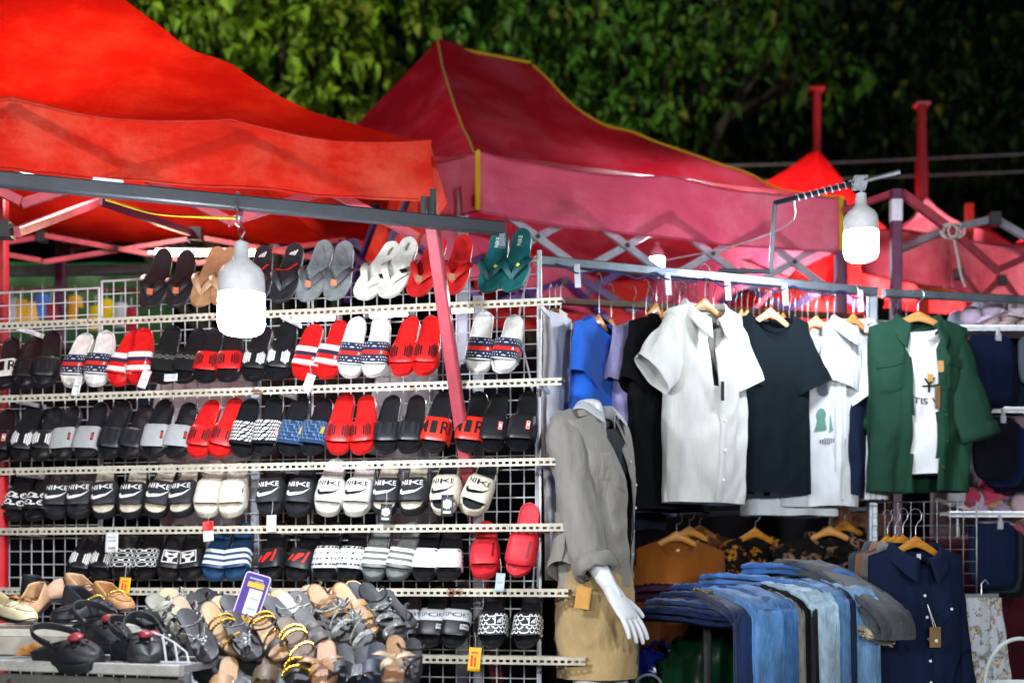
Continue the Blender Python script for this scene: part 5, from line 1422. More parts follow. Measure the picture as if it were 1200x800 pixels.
def drape(label, path, w, th, m, seed, side, group='jeans on the table', hem=True, name='draped_jeans', layers=2):
    t = thing(name, label, 'trousers' if 'trousers' in name else 'jeans', path[0], group=group)
    pts = smooth_path(path, 10); n = 40; rj = random.Random(int(seed*10)); last = None
    for q in range(layers):
        mb = MB(); rings = []; lt = th/layers*.86; off = (q-(layers-1)/2)*th/layers*1.05; sh_ = rj.uniform(-.07, .07)*w if q else 0
        for j, p in enumerate(pts):
            v = j/(len(pts)-1); d = (pts[min(j+1, len(pts)-1)]-pts[max(j-1, 0)]).normalized()
            x = (V(side)-d*V(side).dot(d)).normalized(); nn = x.cross(d)
            if nn.z < 0 and abs(nn.z) > .3: nn = -nn
            if nn.y > 0 and abs(nn.z) <= .3: nn = -nn
            r = []
            ww = w*(1+.05*noise.noise(V((v*3, seed, 2+q))))
            for i in range(n):
                a = 2*math.pi*i/n; c_, s_ = math.cos(a), math.sin(a)
                cr_ = abs(noise.noise(V((c_*1.6+seed+v*2.2, v*4.2+q, seed))))
                wr = .010*max(0, .16-cr_)/.16*abs(s_)+.006*noise.noise(V((c_*5+seed, v*2.5, q)))+.0035*noise.noise(V((c_*11, v*6+seed, s_)))
                r.append(p+x*(sh_+ww/2*math.copysign(abs(c_)**.38, c_))+nn*(off+lt/2*math.copysign(abs(s_)**.55, s_)+wr))
            rings.append(r)
        mb.loft(rings, caps=True); mb.build('trouser_leg', m, t, ang=75)
        last = rings
    for i0 in (3, n//2-3):
        sm = MB(); sm.tube([last[j][i0]+(last[j][i0]-last[j][n-i0]).normalized()*.0012 for j in range(len(last))], .0016, 5); sm.build('seam', m, t)
    if hem:
        for k in (2, 4):
            hb = MB(); hb.tube([last[k][i]*1.0+(last[k][i]-sum(last[k], V())/n).normalized()*.001 for i in range(1, n//2)], .0016, 5); hb.build('waist_seam', m, t)
    return t
def J(c): return mat('denim', c)
# draped over the front edge: from the table's far side to the front edge, then straight down
DR = [
 # px at the fold, px at the back, fold py, Y, colour, width, label
 (1003, 912, 692, 4.27, '#6f9ac0', .10, 'mid light blue jeans draped over the edge, rightmost of the blue jeans'),
 (985, 895, 693, 4.25, '#16284a', .05, 'navy jeans draped thinly beside the rightmost light blue ones'),
 (976, 888, 693, 4.22, '#5a84b0', .07, 'mid blue jeans with frayed fold draped third from the right'),
 (957, 868, 697, 4.17, '#a0bacc', .105, 'pale washed light blue jeans draped over the edge, palest of all'),
 (941, 856, 702, 4.16, '#2a2c32', .045, 'charcoal jeans draped thinly just left of the palest jeans'),
 (934, 850, 704, 4.14, '#101216', .04, 'black jeans draped thinly between charcoal and stone grey pairs'),
 (926, 844, 706, 4.12, '#8a867c', .045, 'stone grey jeans draped thinly beside the black pair'),
 (911, 828, 704, 4.09, '#3f6ca2', .08, 'blue jeans draped over the edge left of the stone grey pair'),
 (891, 812, 706, 4.07, '#4f7cae', .105, 'washed blue jeans draped over the edge, second from the table leg'),
 (868, 800, 712, 4.07, '#12244a', .08, 'dark navy jeans draped over the edge, leftmost of those hanging down'),
]
for i, (px, bx, py, Y, c, w_, lab) in enumerate(DR):
    f = at(px, py+4, Y); bk = at(bx, py-36, Y+.75); bk.z = f.z+.03
    dn = f+V((.012, -.035, -.07)); 
    path = [bk, bk.lerp(f, .5)+V((0, 0, .018)), f+V((-.02, .04, .006)), f+V((.008, -.02, -.025)), dn, dn+V((.005, -.004, -.3)), dn+V((.01, 0, -.62))]
    drape(lab, path, w_, .036, J(c), i*3.3, (1, .12, 0))
gj = mat('denim', '#45484e')
f = at(1035, 716, 4.2); bk = at(925, 664, 4.75)
drape('dark grey jeans lying over the blue jeans beside the navy shirt', [bk, at(960, 668, 4.6), at(1000, 690, 4.4), f, f+V((.03, -.03, -.05)), f+V((.03, -.03, -.09))], .15, .045, gj, 40, (1, .6, 0))
drape('beige trousers peeking out under the dark grey jeans', [at(960, 690, 4.62), at(1000, 716, 4.4), at(1028, 742, 4.22), at(1030, 750, 4.2)], .13, .03, cl('#b8ab90'), 44, (1, .6, 0), name='draped_trousers')
# folded flat on the left of the table, legs pointing left
FL = [(758, 716, '#131f3c', 'dark navy blue folded jeans, lowest of the folded pile'), (775, 706, '#182f5c', 'deep blue folded jeans, second of the folded pile'), (790, 697, '#142a54', 'deep blue folded jeans near the middle of the pile'), (800, 688, '#1e4078', 'blue folded jeans upper in the pile'), (832, 676, '#3d6aa6', 'brighter blue folded jeans on top of the pile'), (880, 664, '#2f5c98', 'blue jeans folded at the back by the floral shirts')]
for i, (px, py, c, lab) in enumerate(FL):
    Y = 4.55+.05*i; l = at(px, py+3, Y); r_ = at(px+110, py+17-i, Y-.22)
    drape(lab, [l, l.lerp(r_, .3)+V((0, 0, .008)), l.lerp(r_, .7)+V((0, 0, .006)), r_, r_+V((.04, -.03, -.03))], .24-.015*i, .038, J(c), 60+i*2.2, (.25, 1, 0), name='folded_jeans')
m_ = MB(); q = at(826, 693, 4.42); m_.tube(smooth_path([q+V((-.04, 0, .012)), q, q+V((.05, -.03, -.004))], 5), .008, 5); tag(m_.build('rolled_belt', mat('glitter', '#6a6458')), 'glittery grey belt lying on the folded blue jeans', 'belt')
p = at(752, 693, 4.9)
drape('folded plum purple trousers behind the jeans pile beside the mannequin', [at(742, 697, 4.95), at(770, 694, 4.9), at(800, 696, 4.9)], .2, .06, cl('#3a2236'), 77, (.25, 1, 0), name='folded_trousers')
# bags under the table
def sack(name, label, cat, c, sx, sy, sz, m, seed):
    mb = MB(); rings = []
    for j in range(1, 26):
        a = math.pi*j/26; r = []
        for i in range(40):
            b = 2*math.pi*i/40
            q = V((math.sin(a)*math.cos(b), math.sin(a)*math.sin(b), math.cos(a)))
            cr_ = abs(noise.noise(q*3.2+V((seed, 0, 0))))
            k = 1+.22*noise.noise(q*1.7+V((seed, 3, 1)))-.25*cr_+.1*noise.noise(q*7+V((0, seed, 0)))
            r.append(V(c)+V((q.x*sx*k, q.y*sy*k, max(-sz*.9, q.z*sz*k))))
        rings.append(r)
    mb.loft(rings, caps=True); return tag(mb.build(name, m, ang=70), label, cat, None)
sack('plastic_sack', 'crumpled dark green plastic sack under the jeans table', 'bag', (at(835, 780, 4.95).x, 4.95, .72), .26, .2, .4, mat('plain', '#0a3a22', rough=.22), 2)
sack('plastic_sack', 'shiny deep blue plastic bag under the jeans table', 'bag', (at(768, 770, 5.05).x, 5.05, .9), .12, .12, .13, mat('plain', '#0c1f78', rough=.18), 7)
sack('plastic_sack', 'lower dark green plastic sack left of the table leg', 'bag', (at(752, 800, 4.9).x, 4.9, .5), .18, .16, .4, mat('plain', '#0c3324', rough=.25), 11)
m_ = MB(); m_.tube([at(760, 806, 4.6)+V((.05*math.cos(a), .0, .05*math.sin(a))) for a in [i*.35 for i in range(10)]], .005, 6); m_.build('bag_handle', mat('plain', '#888c90'), None); 
o = bpy.data.objects.get('bag_handle'); o.name = 'wire_hoop'; tag(o, 'curved grey wire hoop standing under the jeans table', 'hoop')
# ================================================================== mannequin
mq = thing('mannequin', 'headless white mannequin in grey shirt and khaki shorts beside the sandal rack', 'mannequin', V((at(700, 670, 4.45).x, 4.5, 0)))
mskin = mat('skin', '#c9ccd0')
MY = 4.46
def skin_body(name, chains, m, parent, sub=2):
    """chains: list of [(point, radius), ...] sharing joints; one continuous skin"""
    bm_v = []; bm_e = []; rad = []
    index = {}
    for ch in chains:
        prev = None
        for p, r in ch:
            key = tuple(round(c, 5) for c in p)
            if key not in index: index[key] = len(bm_v); bm_v.append(V(p)); rad.append(r)
            k = index[key]
            if prev is not None: bm_e.append((prev, k))
            prev = k
    L = parent.matrix_basis.translation
    me = bpy.data.meshes.new(name); me.from_pydata([p-L for p in bm_v], bm_e, [])
    o = inst(name, me, parent)
    md = o.modifiers.new('Skin', 'SKIN'); md.use_smooth_shade = True
    for i, sv in enumerate(me.skin_vertices[0].data): sv.radius = (rad[i] if isinstance(rad[i], tuple) else (rad[i], rad[i])); sv.use_root = i == 0
    s = o.modifiers.new('Sub', 'SUBSURF'); s.levels = sub; s.render_levels = sub
    me.materials.append(m)
    dg = bpy.context.evaluated_depsgraph_get(); dg.update()
    ev = o.evaluated_get(dg); nm = bpy.data.meshes.new_from_object(ev)
    o.modifiers.clear(); o.data = nm; nm.materials.clear(); nm.materials.append(m)
    for p in nm.polygons: p.use_smooth = True
    return o
HS = 1.1
sh = at(668, 505, 4.42); el = at(695, 655, 4.34); wr = at(717, 691, 4.27); kn = at(733, 716, 4.235)
pel = at(690, 700, 4.52); chest = at(694, 560, 4.52); neckp = at(690, 478, 4.5)
hipR = at(684, 725, 4.45); kneeR = at(693, 850, 4.42)
hipL = at(712, 722, 4.56); kneeL = at(722, 850, 4.5)
arm = [(chest, (.12, .09)), (at(684, 515, 4.48), .07), (sh, .052), (el, .040), (wr, .0255), ]
palm_c = kn
body_ch = [[(pel, (.085, .06)), (chest, (.085, .06)), (at(692, 500, 4.51), .06), (neckp, .05), (at(690, 466, 4.5), .05)], arm[1:][0:0] or [(at(692, 500, 4.51), .08), (sh, .05), (el, .041), (wr, .0265)],
           [(pel, (.10, .07)), (hipR, .062), (kneeR, .056), (V((kneeR.x, kneeR.y, .45)), .048), (V((kneeR.x+.01, kneeR.y, .08)), .035)], [(pel, (.10, .07)), (hipL, .062), (kneeL, .056), (V((kneeL.x, kneeL.y, .45)), .048), (V((kneeL.x+.01, kneeL.y, .08)), .035)]]
# hand: palm then five fingers, each of three bones
hd = (kn-wr).normalized(); hx = V((.75, .55, -.1)); hx = (hx-hd*hx.dot(hd)).normalized()   # across the palm, towards the thumb
hn = hd.cross(hx).normalized()
palm = wr.lerp(kn, .62)
hand = []
body_ch.append([(wr, .0265), (palm, (.024, .03))])
skin_body('body', body_ch, mskin, mq)
mbp = MB()
# palm as a tapered pad
rings = []
for v, w_, th in ((-.2, .026, .022), (.1, .03, .021), (.45, .039, .018), (.8, .043, .0155), (1.02, .041, .0125), (1.1, .034, .008)):
    c = wr+hd*(.105*v*HS)
    w_ *= HS; th *= HS
    rings.append([c+hx*(w_*math.copysign(abs(math.cos(a))**.8, math.cos(a)))+hn*(th*math.sin(a)) for a in [2*math.pi*i/20 for i in range(20)]])
mbp.loft(rings, caps=True)
po = mbp.build('palm', mskin, mq, ang=80)
s = po.modifiers.new('Sub', 'SUBSURF'); s.levels = 2; s.render_levels = 2
for k, (o_, ln, sp) in enumerate(((-.031, .062, -.10), (-.011, .078, -.03), (.011, .084, .05), (.031, .074, .15))):
    o_ *= HS; ln *= HS
    b0 = wr+hd*.085*HS+hx*(o_*.9); b1 = wr+hd*.108*HS+hx*o_
    dd = (hd+hx*sp-hn*.10).normalized()
    j1 = b1+dd*ln*.45; d2 = (dd-hn*.22).normalized(); j2 = j1+d2*ln*.33; d3 = (dd-hn*.4).normalized(); tip = j2+d3*ln*.26
    skin_body('finger', [[(b0, .0108), (b1, .0108), (j1, .01), (j2, .0088), (tip, .007)]], mskin, mq)
b0 = wr+hd*.035+hx*.025; b1 = wr+hd*.068+hx*.049; j1 = b1+(hd*.75+hx*.6-hn*.1).normalized()*.034; tip = j1+(hd*.95+hx*.25-hn*.15).normalized()*.028
skin_body('thumb', [[(b0, .013), (b1, .0115), (j1, .0095), (tip, .0072)]], mskin, mq)
# shirt
gsh = cl('#7c7973', sheen=.1, bump=.7, rough=.6); khaki = cl('#a58c62', bump=.8)
def sub_at(p, yaw):
    o = bpy.data.objects.new('shirt', None); COL.objects.link(o); o.parent = mq; o.location = V(p)-mq.location; o.rotation_euler = (0, 0, yaw); return o
sp = sub_at(at(700, 487, 4.5), R(52))
g = Garment(w=.335, L=.60, depth=.115, nd=.07, nw=.08, slope=.36, fold=.03, seed=83, hemc=.09, hemw=1.08, dep0=.05, open_w=lambda t: (-.01, .03+.02*t) if t > .04 else (0, 0))
g.body(gsh, sp, 'shirt_body'); g.collar(gsh, sp, stand=.035, fall=.06, gap=.4)
g.strip(gsh, sp, lambda u: .042+.02*u, .03, .1, .98, .004); g.patch(gsh, sp, -.115, -.035, .24, .40)
for k in range(5): g.button(mat('plain', '#b8b8b4', rough=.3), sp, .042+.02*(.2+.15*k), .2+.15*k, .005, .008)
g3 = Garment(w=.25, L=.3, depth=.085, nd=.05, nw=.072, seed=84, dep0=.05); g3.body(cl('#2c2e33'), sp, 'inner_tee'); 
g3c = Garment(nw=.074, nd=.06); g3c.collar(cl('#a9abb0'), sp, stand=.05, fall=.03, gap=.5, name='inner_collar')
# the sleeve that faces the viewer, rolled at the elbow
mb = MB(); rings = []; pts = smooth_path([at(664, 492, 4.47), at(666, 520, 4.41), at(676, 580, 4.38), at(690, 645, 4.35), at(698, 668, 4.325)], 8); n = 36
for j, p in enumerate(pts):
    v = j/(len(pts)-1); d = (pts[min(j+1, len(pts)-1)]-pts[max(j-1, 0)]).normalized(); x = d.cross(V((0, 1, 0))).normalized(); y = x.cross(d)
    r = (.074-.012*v)*(.75+.25*min(1, v*8)); ring = []
    for i in range(n):
        a = 2*math.pi*i/n; c_, s_ = math.cos(a), math.sin(a)
        f = 1+.16*noise.noise(V((c_*2, s_*2+2, v*6)))+.09*noise.noise(V((c_*3.5, s_*3.5, v*13+c_*2)))
        ring.append(p+x*(c_*r*f)+y*(s_*r*f))
    rings.append(ring)
last = rings[-1]; cc = sum(last, V())/n; d = (pts[-1]-pts[-3]).normalized()
mb.loft(rings); mb.build('sleeve', gsh, sp, ang=80)
mb = MB()
cu = []
for k, (sc_, o_) in enumerate(((1.0, -.045), (1.16, -.042), (1.22, -.02), (1.17, .004), (1.05, .012), (.85, .008))):
    cu.append([cc+(p-cc)*sc_*(1+.08*noise.noise(V((i*.5, k, 1))))+d*(o_+.012*noise.noise(V((i*.35, 3, 7)))) for i, p in enumerate(last)])
mb.loft(cu); mb.build('rolled_cuff', gsh, sp, ang=80)
# shirt tail falling over the hip
mb = MB()
a0 = at(650, 610, 4.40); a1 = at(690, 600, 4.36)
def tail(u, v):
    top = at(648, 600, 4.45).lerp(at(694, 600, 4.36), u); bot_y = 600+100*(.99-.62*u*u+.05*math.sin(u*3))
    p = at(650+44*u+6*v*(1-u), 600+(bot_y-600)*v, 4.45-.09*u+.0*v)
    return p+V((0, .012*noise.noise(V((u*3, v*3, 2))), 0))
mb.grid(tail, 18, 18); o = mb.build('shirt_tail', gsh, sp, ang=80); md = o.modifiers.new('thickness', 'SOLIDIFY'); md.thickness = .003
# shorts
mb = MB(); rings = []
for j in range(25):
    v = j/24; py = 660+133*v; c = at(697+3*v, py, 4.49); rx = .118+.022*math.sin(v*2.6); ry = .12+.01*v; ring = []
    for i in range(48):
        a = 2*math.pi*i/48
        f = 1+.07*noise.noise(V((math.cos(a)*2.5, math.sin(a)*2.5, v*2.2)))+.06*max(0, .2-abs(noise.noise(V((math.cos(a)*3+v*2, math.sin(a)*3, v*3)))))/.2+.04*noise.noise(V((math.cos(a)*6, math.sin(a)*6, v*5)))
        ring.append(c+V((rx*math.cos(a)*f, ry*math.sin(a)*f, 0)))
    rings.append(ring)
mb.loft(rings); so = mb.build('shorts', khaki, mq, ang=80)
mb = MB(); mb.loft([[p+(p-at(700, 790, 4.49)).normalized()*.004 for p in rings[k]] for k in (21, 22, 23, 24)]); mb.build('hem', khaki, so, ang=80)
mb = MB(); q = at(683, 700, 4.34); mb.box(q, .05, .006, .075, Matrix.Rotation(R(8), 3, 'Y')); mb.build('paper_tag', mat('plain', '#c08a3a', rough=.6), so, smooth=False)
mb = MB(); mb.tube(smooth_path([at(733, 735, 4.42), at(735, 760, 4.4), at(732, 782, 4.42)], 5), .006, 6); mb.build('drawstring', mat('cloth', '#b8965a'), so)

# ================================================================== clothes seen through the wire grid
rnd = random.Random(23)
cols = ['#121318', '#17191f', '#20222a', '#101018', '#1a2438', '#2a1a20', '#b0b4bc', '#0f1114', '#1d2a22', '#34302c', '#15161b', '#6a2a30', '#9aa0a8', '#121216']
for i in range(16):
    px = 8+i*39; Y = 5.5+.25*(i % 3)
    py = 402+((i*53) % 30)
    p = at(px, py, Y); c = cols[i % len(cols)]
    t = garment_thing('hanging_garment', 'dim garment hanging behind the sandal rack and its wire grid', 'garment', p, R(rnd.uniform(-50, 50)), 'garments behind the wire grid')
    g = Garment(w=.40, L=.95, depth=.07, seed=100+i, fold=.02)
    m = cl(c); g.body(m, t); 
    for s_ in (-1, 1): g.sleeve(s_, m, t, .4, 12, seed=i)
gl = mat('plain', '#c8a020'); 
# small goods on the pale rail under the green sheet
rp = thing('rear_rail', 'pale grey rail under the green sheet behind the grid top', 'rail', at(100, 290, 7.4)-V((0, 0, 0)))
m_ = MB(); m_.bar(at(-20, 318, 7.2), at(190, 316, 7.3), .055); m_.build('rail', mat('paint', '#7a8288'), rp, smooth=False)
m_ = MB(); m_.bar(at(-20, 338, 6.9), at(180, 340, 7.0), .02); m_.build('lower_rail', mat('wood', '#6a4030'), rp, smooth=False)
GOODS = [('#b88a20', 26, 362), ('#c8a040', 38, 365), ('#3a6ab8', 50, 356), ('#9a9ca0', 14, 360), ('#2a5a30', 96, 372), ('#b8a818', 112, 370), ('#c89020', 88, 358), ('#7a2a2a', 60, 366), ('#b8a818', 125, 362), ('#a8b0b4', 142, 366), ('#8a2030', 154, 372)]
for c, px, py in GOODS:
    t = thing('hanging_pouch', {'#b88a20': 'ochre', '#c8a040': 'pale gold', '#3a6ab8': 'blue', '#9a9ca0': 'grey', '#2a5a30': 'green', '#b8a818': 'yellow green', '#c89020': 'orange', '#7a2a2a': 'dark red', '#a8b0b4': 'pale grey', '#8a2030': 'crimson'}[c]+' small pouch hanging behind the upper left wire grid'+(', right one of two' if px == 125 else ', left one of two' if px == 112 else ''), 'pouch', at(px, py, 6.8), group='pouches behind the grid')
    mb = MB(); rings = []
    for j in range(9):
        v = j/8; r = []
        for i in range(16):
            a = 2*math.pi*i/16; w_ = .03+.012*math.sin(v*3.0)
            r.append(V((w_*math.cos(a)*(1+.2*noise.noise(V((a, v*3, px)))), .016*math.sin(a), .05-.13*v)))
        rings.append(r)
    mb.loft(rings, caps=True); mb.local('pouch', cl(c), t)
    m_ = MB(); m_.tube([(0, 0, .05), (0, 0, .11)], .003, 5); m_.local('loop', hookm, t)

# ================================================================== far right: panel, folded shorts, underwear shelves
gp_ = thing('grid_panel', 'tall white wire grid panel at the right holding folded navy shorts', 'grid panel', at(1128, 670, 5.5)-V((0, 0, H)), group='wire grid panels')
wire_grid(at(1122, 670, 5.5), V((.35, .94, 0)).normalized(), .24, 1.45, 2.28, .05, .05, .0024, .004, gp_)
gp2 = thing('grid_panel', 'low white wire grid panel behind the navy shirt', 'grid panel', at(1050, 670, 5.1)-V((0, 0, H)), group='wire grid panels')
wire_grid(at(1022, 670, 5.15), V((.98, -.2, 0)).normalized(), .40, 1.2, 1.58, .05, .05, .0018, .003, gp2, mat('steel', '#7a7c80'))
gp3 = thing('grid_panel', 'wire grid panel behind the top of the green jacket', 'grid panel', at(1050, 670, 5.6)-V((0, 0, H)), group='wire grid panels')
wire_grid(at(1000, 670, 5.7), V((1, .1, 0)).normalized(), .55, 1.75, 2.42, .05, .05, .0022, .0035, gp3)
def folded_pile(label, px, py, Y, n, w, h, cset, seed, clip=True):
    t = thing('folded_shorts', label, 'shorts', at(px, py, Y), group='folded shorts clipped on the right panel')
    for k in range(n):
        mb = MB(); nn = 26
        def outl(q):
            pts = []
            for i in range(nn):
                a = 2*math.pi*i/nn; c_, s_ = math.cos(a), math.sin(a)
                x = w/2*math.copysign(abs(c_)**.35, c_)*(1+.08*noise.noise(V((a, k, seed)))); z = -h/2+h/2*math.copysign(abs(s_)**(.3 if s_ > 0 else .75), s_)*(1+.06*noise.noise(V((a*2, k, seed+3))))
                pts.append((x, z))
            return [V((x*q+k*.035, -.0+k*.022+(1-q)*0, z*q-(1-q)*h*.5-.012*k)) for x, z in pts]
        d = .010
        mb.loft([[p+V((0, d, 0)) for p in outl(.93)], [p+V((0, d*.7, 0)) for p in outl(1)], [p-V((0, d*.7, 0)) for p in outl(1)], [p-V((0, d, 0)) for p in outl(.93)], [p-V((0, d*1.1, 0)) for p in outl(.5)]], caps=True)
        mb.local('shorts_layer', cl(cset[k % len(cset)], bump=.4), t, ang=60)
    if clip:
        m_ = MB(); m_.box((w*.15, -.014, -.012), .024, .006, .03); m_.box((w*.15, -.012, .015), .012, .012, .03); m_.local('clip', mat('plain', '#a8acb4', rough=.25), t, smooth=False)
    t.rotation_euler = (0, 0, R(14))
nvset = ['#0f1834', '#0c1226', '#0a0e18', '#101a2c', '#14181c']
folded_pile('navy folded shorts clipped under the upper shelf at the right', 1160, 392, 5.38, 5, .21, .28, nvset, 1)
folded_pile('black navy folded shorts clipped under the middle shelf at the right', 1166, 488, 5.36, 5, .20, .265, ['#0b0e18', '#0a1230', '#101a3c', '#0a0c12', '#0c1020'], 2)
folded_pile('dark blue folded shorts clipped under the low shelf at the right', 1162, 612, 5.3, 5, .21, .27, ['#101c36', '#0c1428', '#2a3034', '#0c1018', '#14161a'], 3)
folded_pile('slate grey folded shorts at the right edge beside the upper navy ones', 1212, 395, 5.45, 2, .15, .2, ['#49525e', '#3a4048'], 4)
for py, lab, Y in ((388, 'upper', 5.5), (484, 'middle', 5.5), (606, 'low', 5.45)):
    t = thing('white_shelf', lab+' white shelf board at the right edge above the clipped shorts', 'shelf', at(1165, py, Y), group='white shelves at the right')
    m_ = MB(); a = at(1112, py-4, Y+.02); b = at(1225, py-4, Y-.12); m_.bar(a+V((0, .1, 0)), b+V((0, .1, 0)), .2, .014); m_.build('board', mat('paint', '#b8bac0', under='#888', wear=.75), t, smooth=False)
    m_ = MB(); m_.bar(a, b, .008, .026); m_.build('edge_rail', mat('steel', '#b4b8c0'), t, smooth=False)
# underwear cups heaped on the shelves
def bra(label, p, c, s_, seed, yaw=0):
    t = thing('padded_bra', label, 'bra', p, group='padded bras on the shelves'); t.rotation_euler = (R(rnd.uniform(-20, 20)), R(rnd.uniform(-25, 25)), yaw); t.scale = (s_,)*3
    m = mat('cloth', c, sheen=.3)
    for sx in (-1, 1):
        mb = MB(); mb.grid(lambda u, v: V((sx*.055+.052*math.sin(v*math.pi/2)*math.cos(u*2*math.pi), -.05*math.cos(v*math.pi/2)-.0, .055*math.sin(v*math.pi/2)*math.sin(u*2*math.pi)*(1.1 if u < .5 else .9))), 24, 8)
        o = mb.local('cup', m, t); md = o.modifiers.new('thickness', 'SOLIDIFY'); md.thickness = .005
    mb = MB(); mb.ribbon([(-.12, .06, -.02), (-.10, .0, -.035), (-.03, -.008, -.04), (.03, -.008, -.04), (.10, 0, -.035), (.12, .06, -.02)], [V((0, -1, 0))]*6, .022, .003); mb.local('band', m, t)
BR = [(1150, 580, '#b8385a', 'rose pink bra'), (1165, 574, '#c84a6a', 'bright pink bra'), (1185, 576, '#6a6a9a', 'slate violet bra'), (1142, 590, '#8a8e84', 'sage grey bra'), (1130, 585, '#b8b8c0', 'pale grey bra'), (1200, 570, '#5a607a', 'grey blue bra'),
      (1178, 598, '#c8946a', 'tan bra'), (1196, 596, '#d0a07a', 'peach beige bra'), (1160, 602, '#9a8aa8', 'pale mauve bra'), (1205, 588, '#c8a8b0', 'pale pink bra'),
      (1190, 545, '#3a4a9a', 'blue bra'), (1205, 556, '#8a3a5a', 'plum bra'), (1180, 462, '#c06a58', 'coral bra'), (1200, 440, '#c8405a', 'crimson pink bra'), (1195, 470, '#a89a98', 'grey beige bra'), (1165, 474, '#b8b0a8', 'ivory bra'),
      (1150, 366, '#b8a8c0', 'lilac bra'), (1170, 372, '#b89aa0', 'dusty pink bra'), (1190, 374, '#c0b0a8', 'cream bra'), (1135, 372, '#9aa4b8', 'pale blue grey bra'), (1205, 362, '#c8b8c0', 'white pink bra'),
      (1196, 626, '#a83a50', 'dark red bra'), (1205, 650, '#d0a890', 'nude bra')]
rnd = random.Random(9)
for i, (px, py, c, nm) in enumerate(BR):
    where = 'low' if py > 520 else 'middle' if py > 420 else 'top'
    bra(nm+' heaped on the '+where+' white shelf at the right', at(px, py, 5.55+.05*(i % 4)), c, .86, i, R(rnd.uniform(-35, 35)))
# dark stands behind the shelves
dst = sheet('stall_backing', 'dark red brown cloth hung behind the right shelves', 'curtain', V((at(1080, 0, 5.9).x, 5.9, 0)), V((at(1300, 0, 5.6).x, 5.6, 0)), .4, 1.45, cl('#3a0f18'))
dst2 = sheet('stall_backing', 'greyish cloth hung behind the heaped bras', 'curtain', V((at(1090, 0, 6.2).x, 6.2, 0)), V((at(1300, 0, 6.0).x, 6.0, 0)), 1.45, 2.25, cl('#8a7a80'))
# printed trousers under the folded shorts
p = at(1150, 700, 4.6); t = garment_thing('printed_trousers', 'whitish trousers with colourful scribble print, clipped low at the right', 'trousers', p, R(10))
pm = mat('floral', '#a9aeb6', cols=('#44506a', '#c0a060'), freq=26)
for sx, o_ in ((-1, 0), (1, .05)):
    mb = MB(); rings = []
    for j in range(25):
        v = j/24; rings.append([V((sx*.03+o_*v+(.06+.02*v)*math.cos(a)*(1+.1*noise.noise(V((a, v*4, sx)))), .02*math.sin(a)+.014*noise.noise(V((a*2, v*5, sx+3)))+(.02 if sx > 0 else 0), -.55*v)) for a in [2*math.pi*i/28 for i in range(28)]])
    mb.loft(rings, caps=True); mb.local('trouser_leg', pm, t, ang=80)
m_ = MB(); m_.bar((-.07, 0, .005), (.07, .01, .005), .012, .02); m_.local('clip_bar', hookm, t); 
m_ = MB(); m_.tube([(0, 0, .01), (0, 0, .05), (.015, 0, .065), (.028, 0, .05)], .003, 6); m_.local('hook', hookm, t)
# white basket
p = at(1196, 800, 4.3); t = thing('wire_basket', 'white basket with arched handle at the lower right corner', 'basket', p)
m_ = MB(); m_.loft([[V((.12*k*math.cos(a), .1*k*math.sin(a), z)) for a in [2*math.pi*i/32 for i in range(32)]] for k, z in ((.8, -.16), (.97, -.02), (1.02, 0), (.99, .004), (.93, -.02), (.78, -.15))]); m_.local('basket', mat('plain', '#b9c2c4', rough=.5), t)
m_ = MB(); m_.tube([(-.12*math.cos(a), 0, .15*math.sin(a)) for a in [math.pi*i/20 for i in range(21)]], .007, 8); m_.local('handle', mat('plain', '#aab4b6', rough=.5), t)
for z in (-.03, -.055, -.08, -.105):
    m_ = MB(); k = .97+(z+.02)*1.2; m_.tube([(.121*k*math.cos(a), .101*k*math.sin(a), z) for a in [2*math.pi*i/32 for i in range(33)]], .005, 6, caps=False); m_.local('weave', mat('plain', '#98a2a4', rough=.5), t)

# ================================================================== table of shoes at the lower left
tz = 1.05
tb = thing('shoe_table', 'worn metal edged table top at the lower left with shoes', 'table', V((-1.4, 3.5, 0)))
ca = at(-30, 771, 3.6); cb = at(214, 794, 3.35); cb.z = ca.z = 1.055
cback = V((cb.x+.12, cb.y+.75, 1.055)); cbl = V((ca.x-.1, ca.y+.75, 1.055))
m_ = MB(); m_.add([ca, cb, cback, cbl]+[q+V((0, 0, -.02)) for q in (ca, cb, cback, cbl)], [(0, 1, 2, 3), (7, 6, 5, 4), (0, 4, 5, 1), (1, 5, 6, 2), (2, 6, 7, 3), (3, 7, 4, 0)]); m_.build('table_top', mat('paint', '#8a8c90', under='#4a4440', wear=.6), tb, smooth=False)
m_ = MB(); m_.bar(ca+V((0, -.012, -.012)), cb+V((0, -.012, -.012)), .022, .03); m_.build('edge_strip', mat('paint', '#b4b2ac', under='#6a5a4a', wear=.6), tb, smooth=False)
m_ = MB(); m_.bar(ca+V((0, -.012, -.05)), cb+V((0, -.012, -.05)), .02, .03); m_.build('edge_strip', mat('paint', '#5c5a56', under='#3a2a20', wear=.55), tb, smooth=False)
for q in (ca, cb, cback, cbl):
    m_ = MB(); m_.bar((q.x, q.y+.02, 0), q+V((0, .02, -.02)), .03); m_.build('leg', mat('paint', '#6a6c70'), tb, smooth=False)
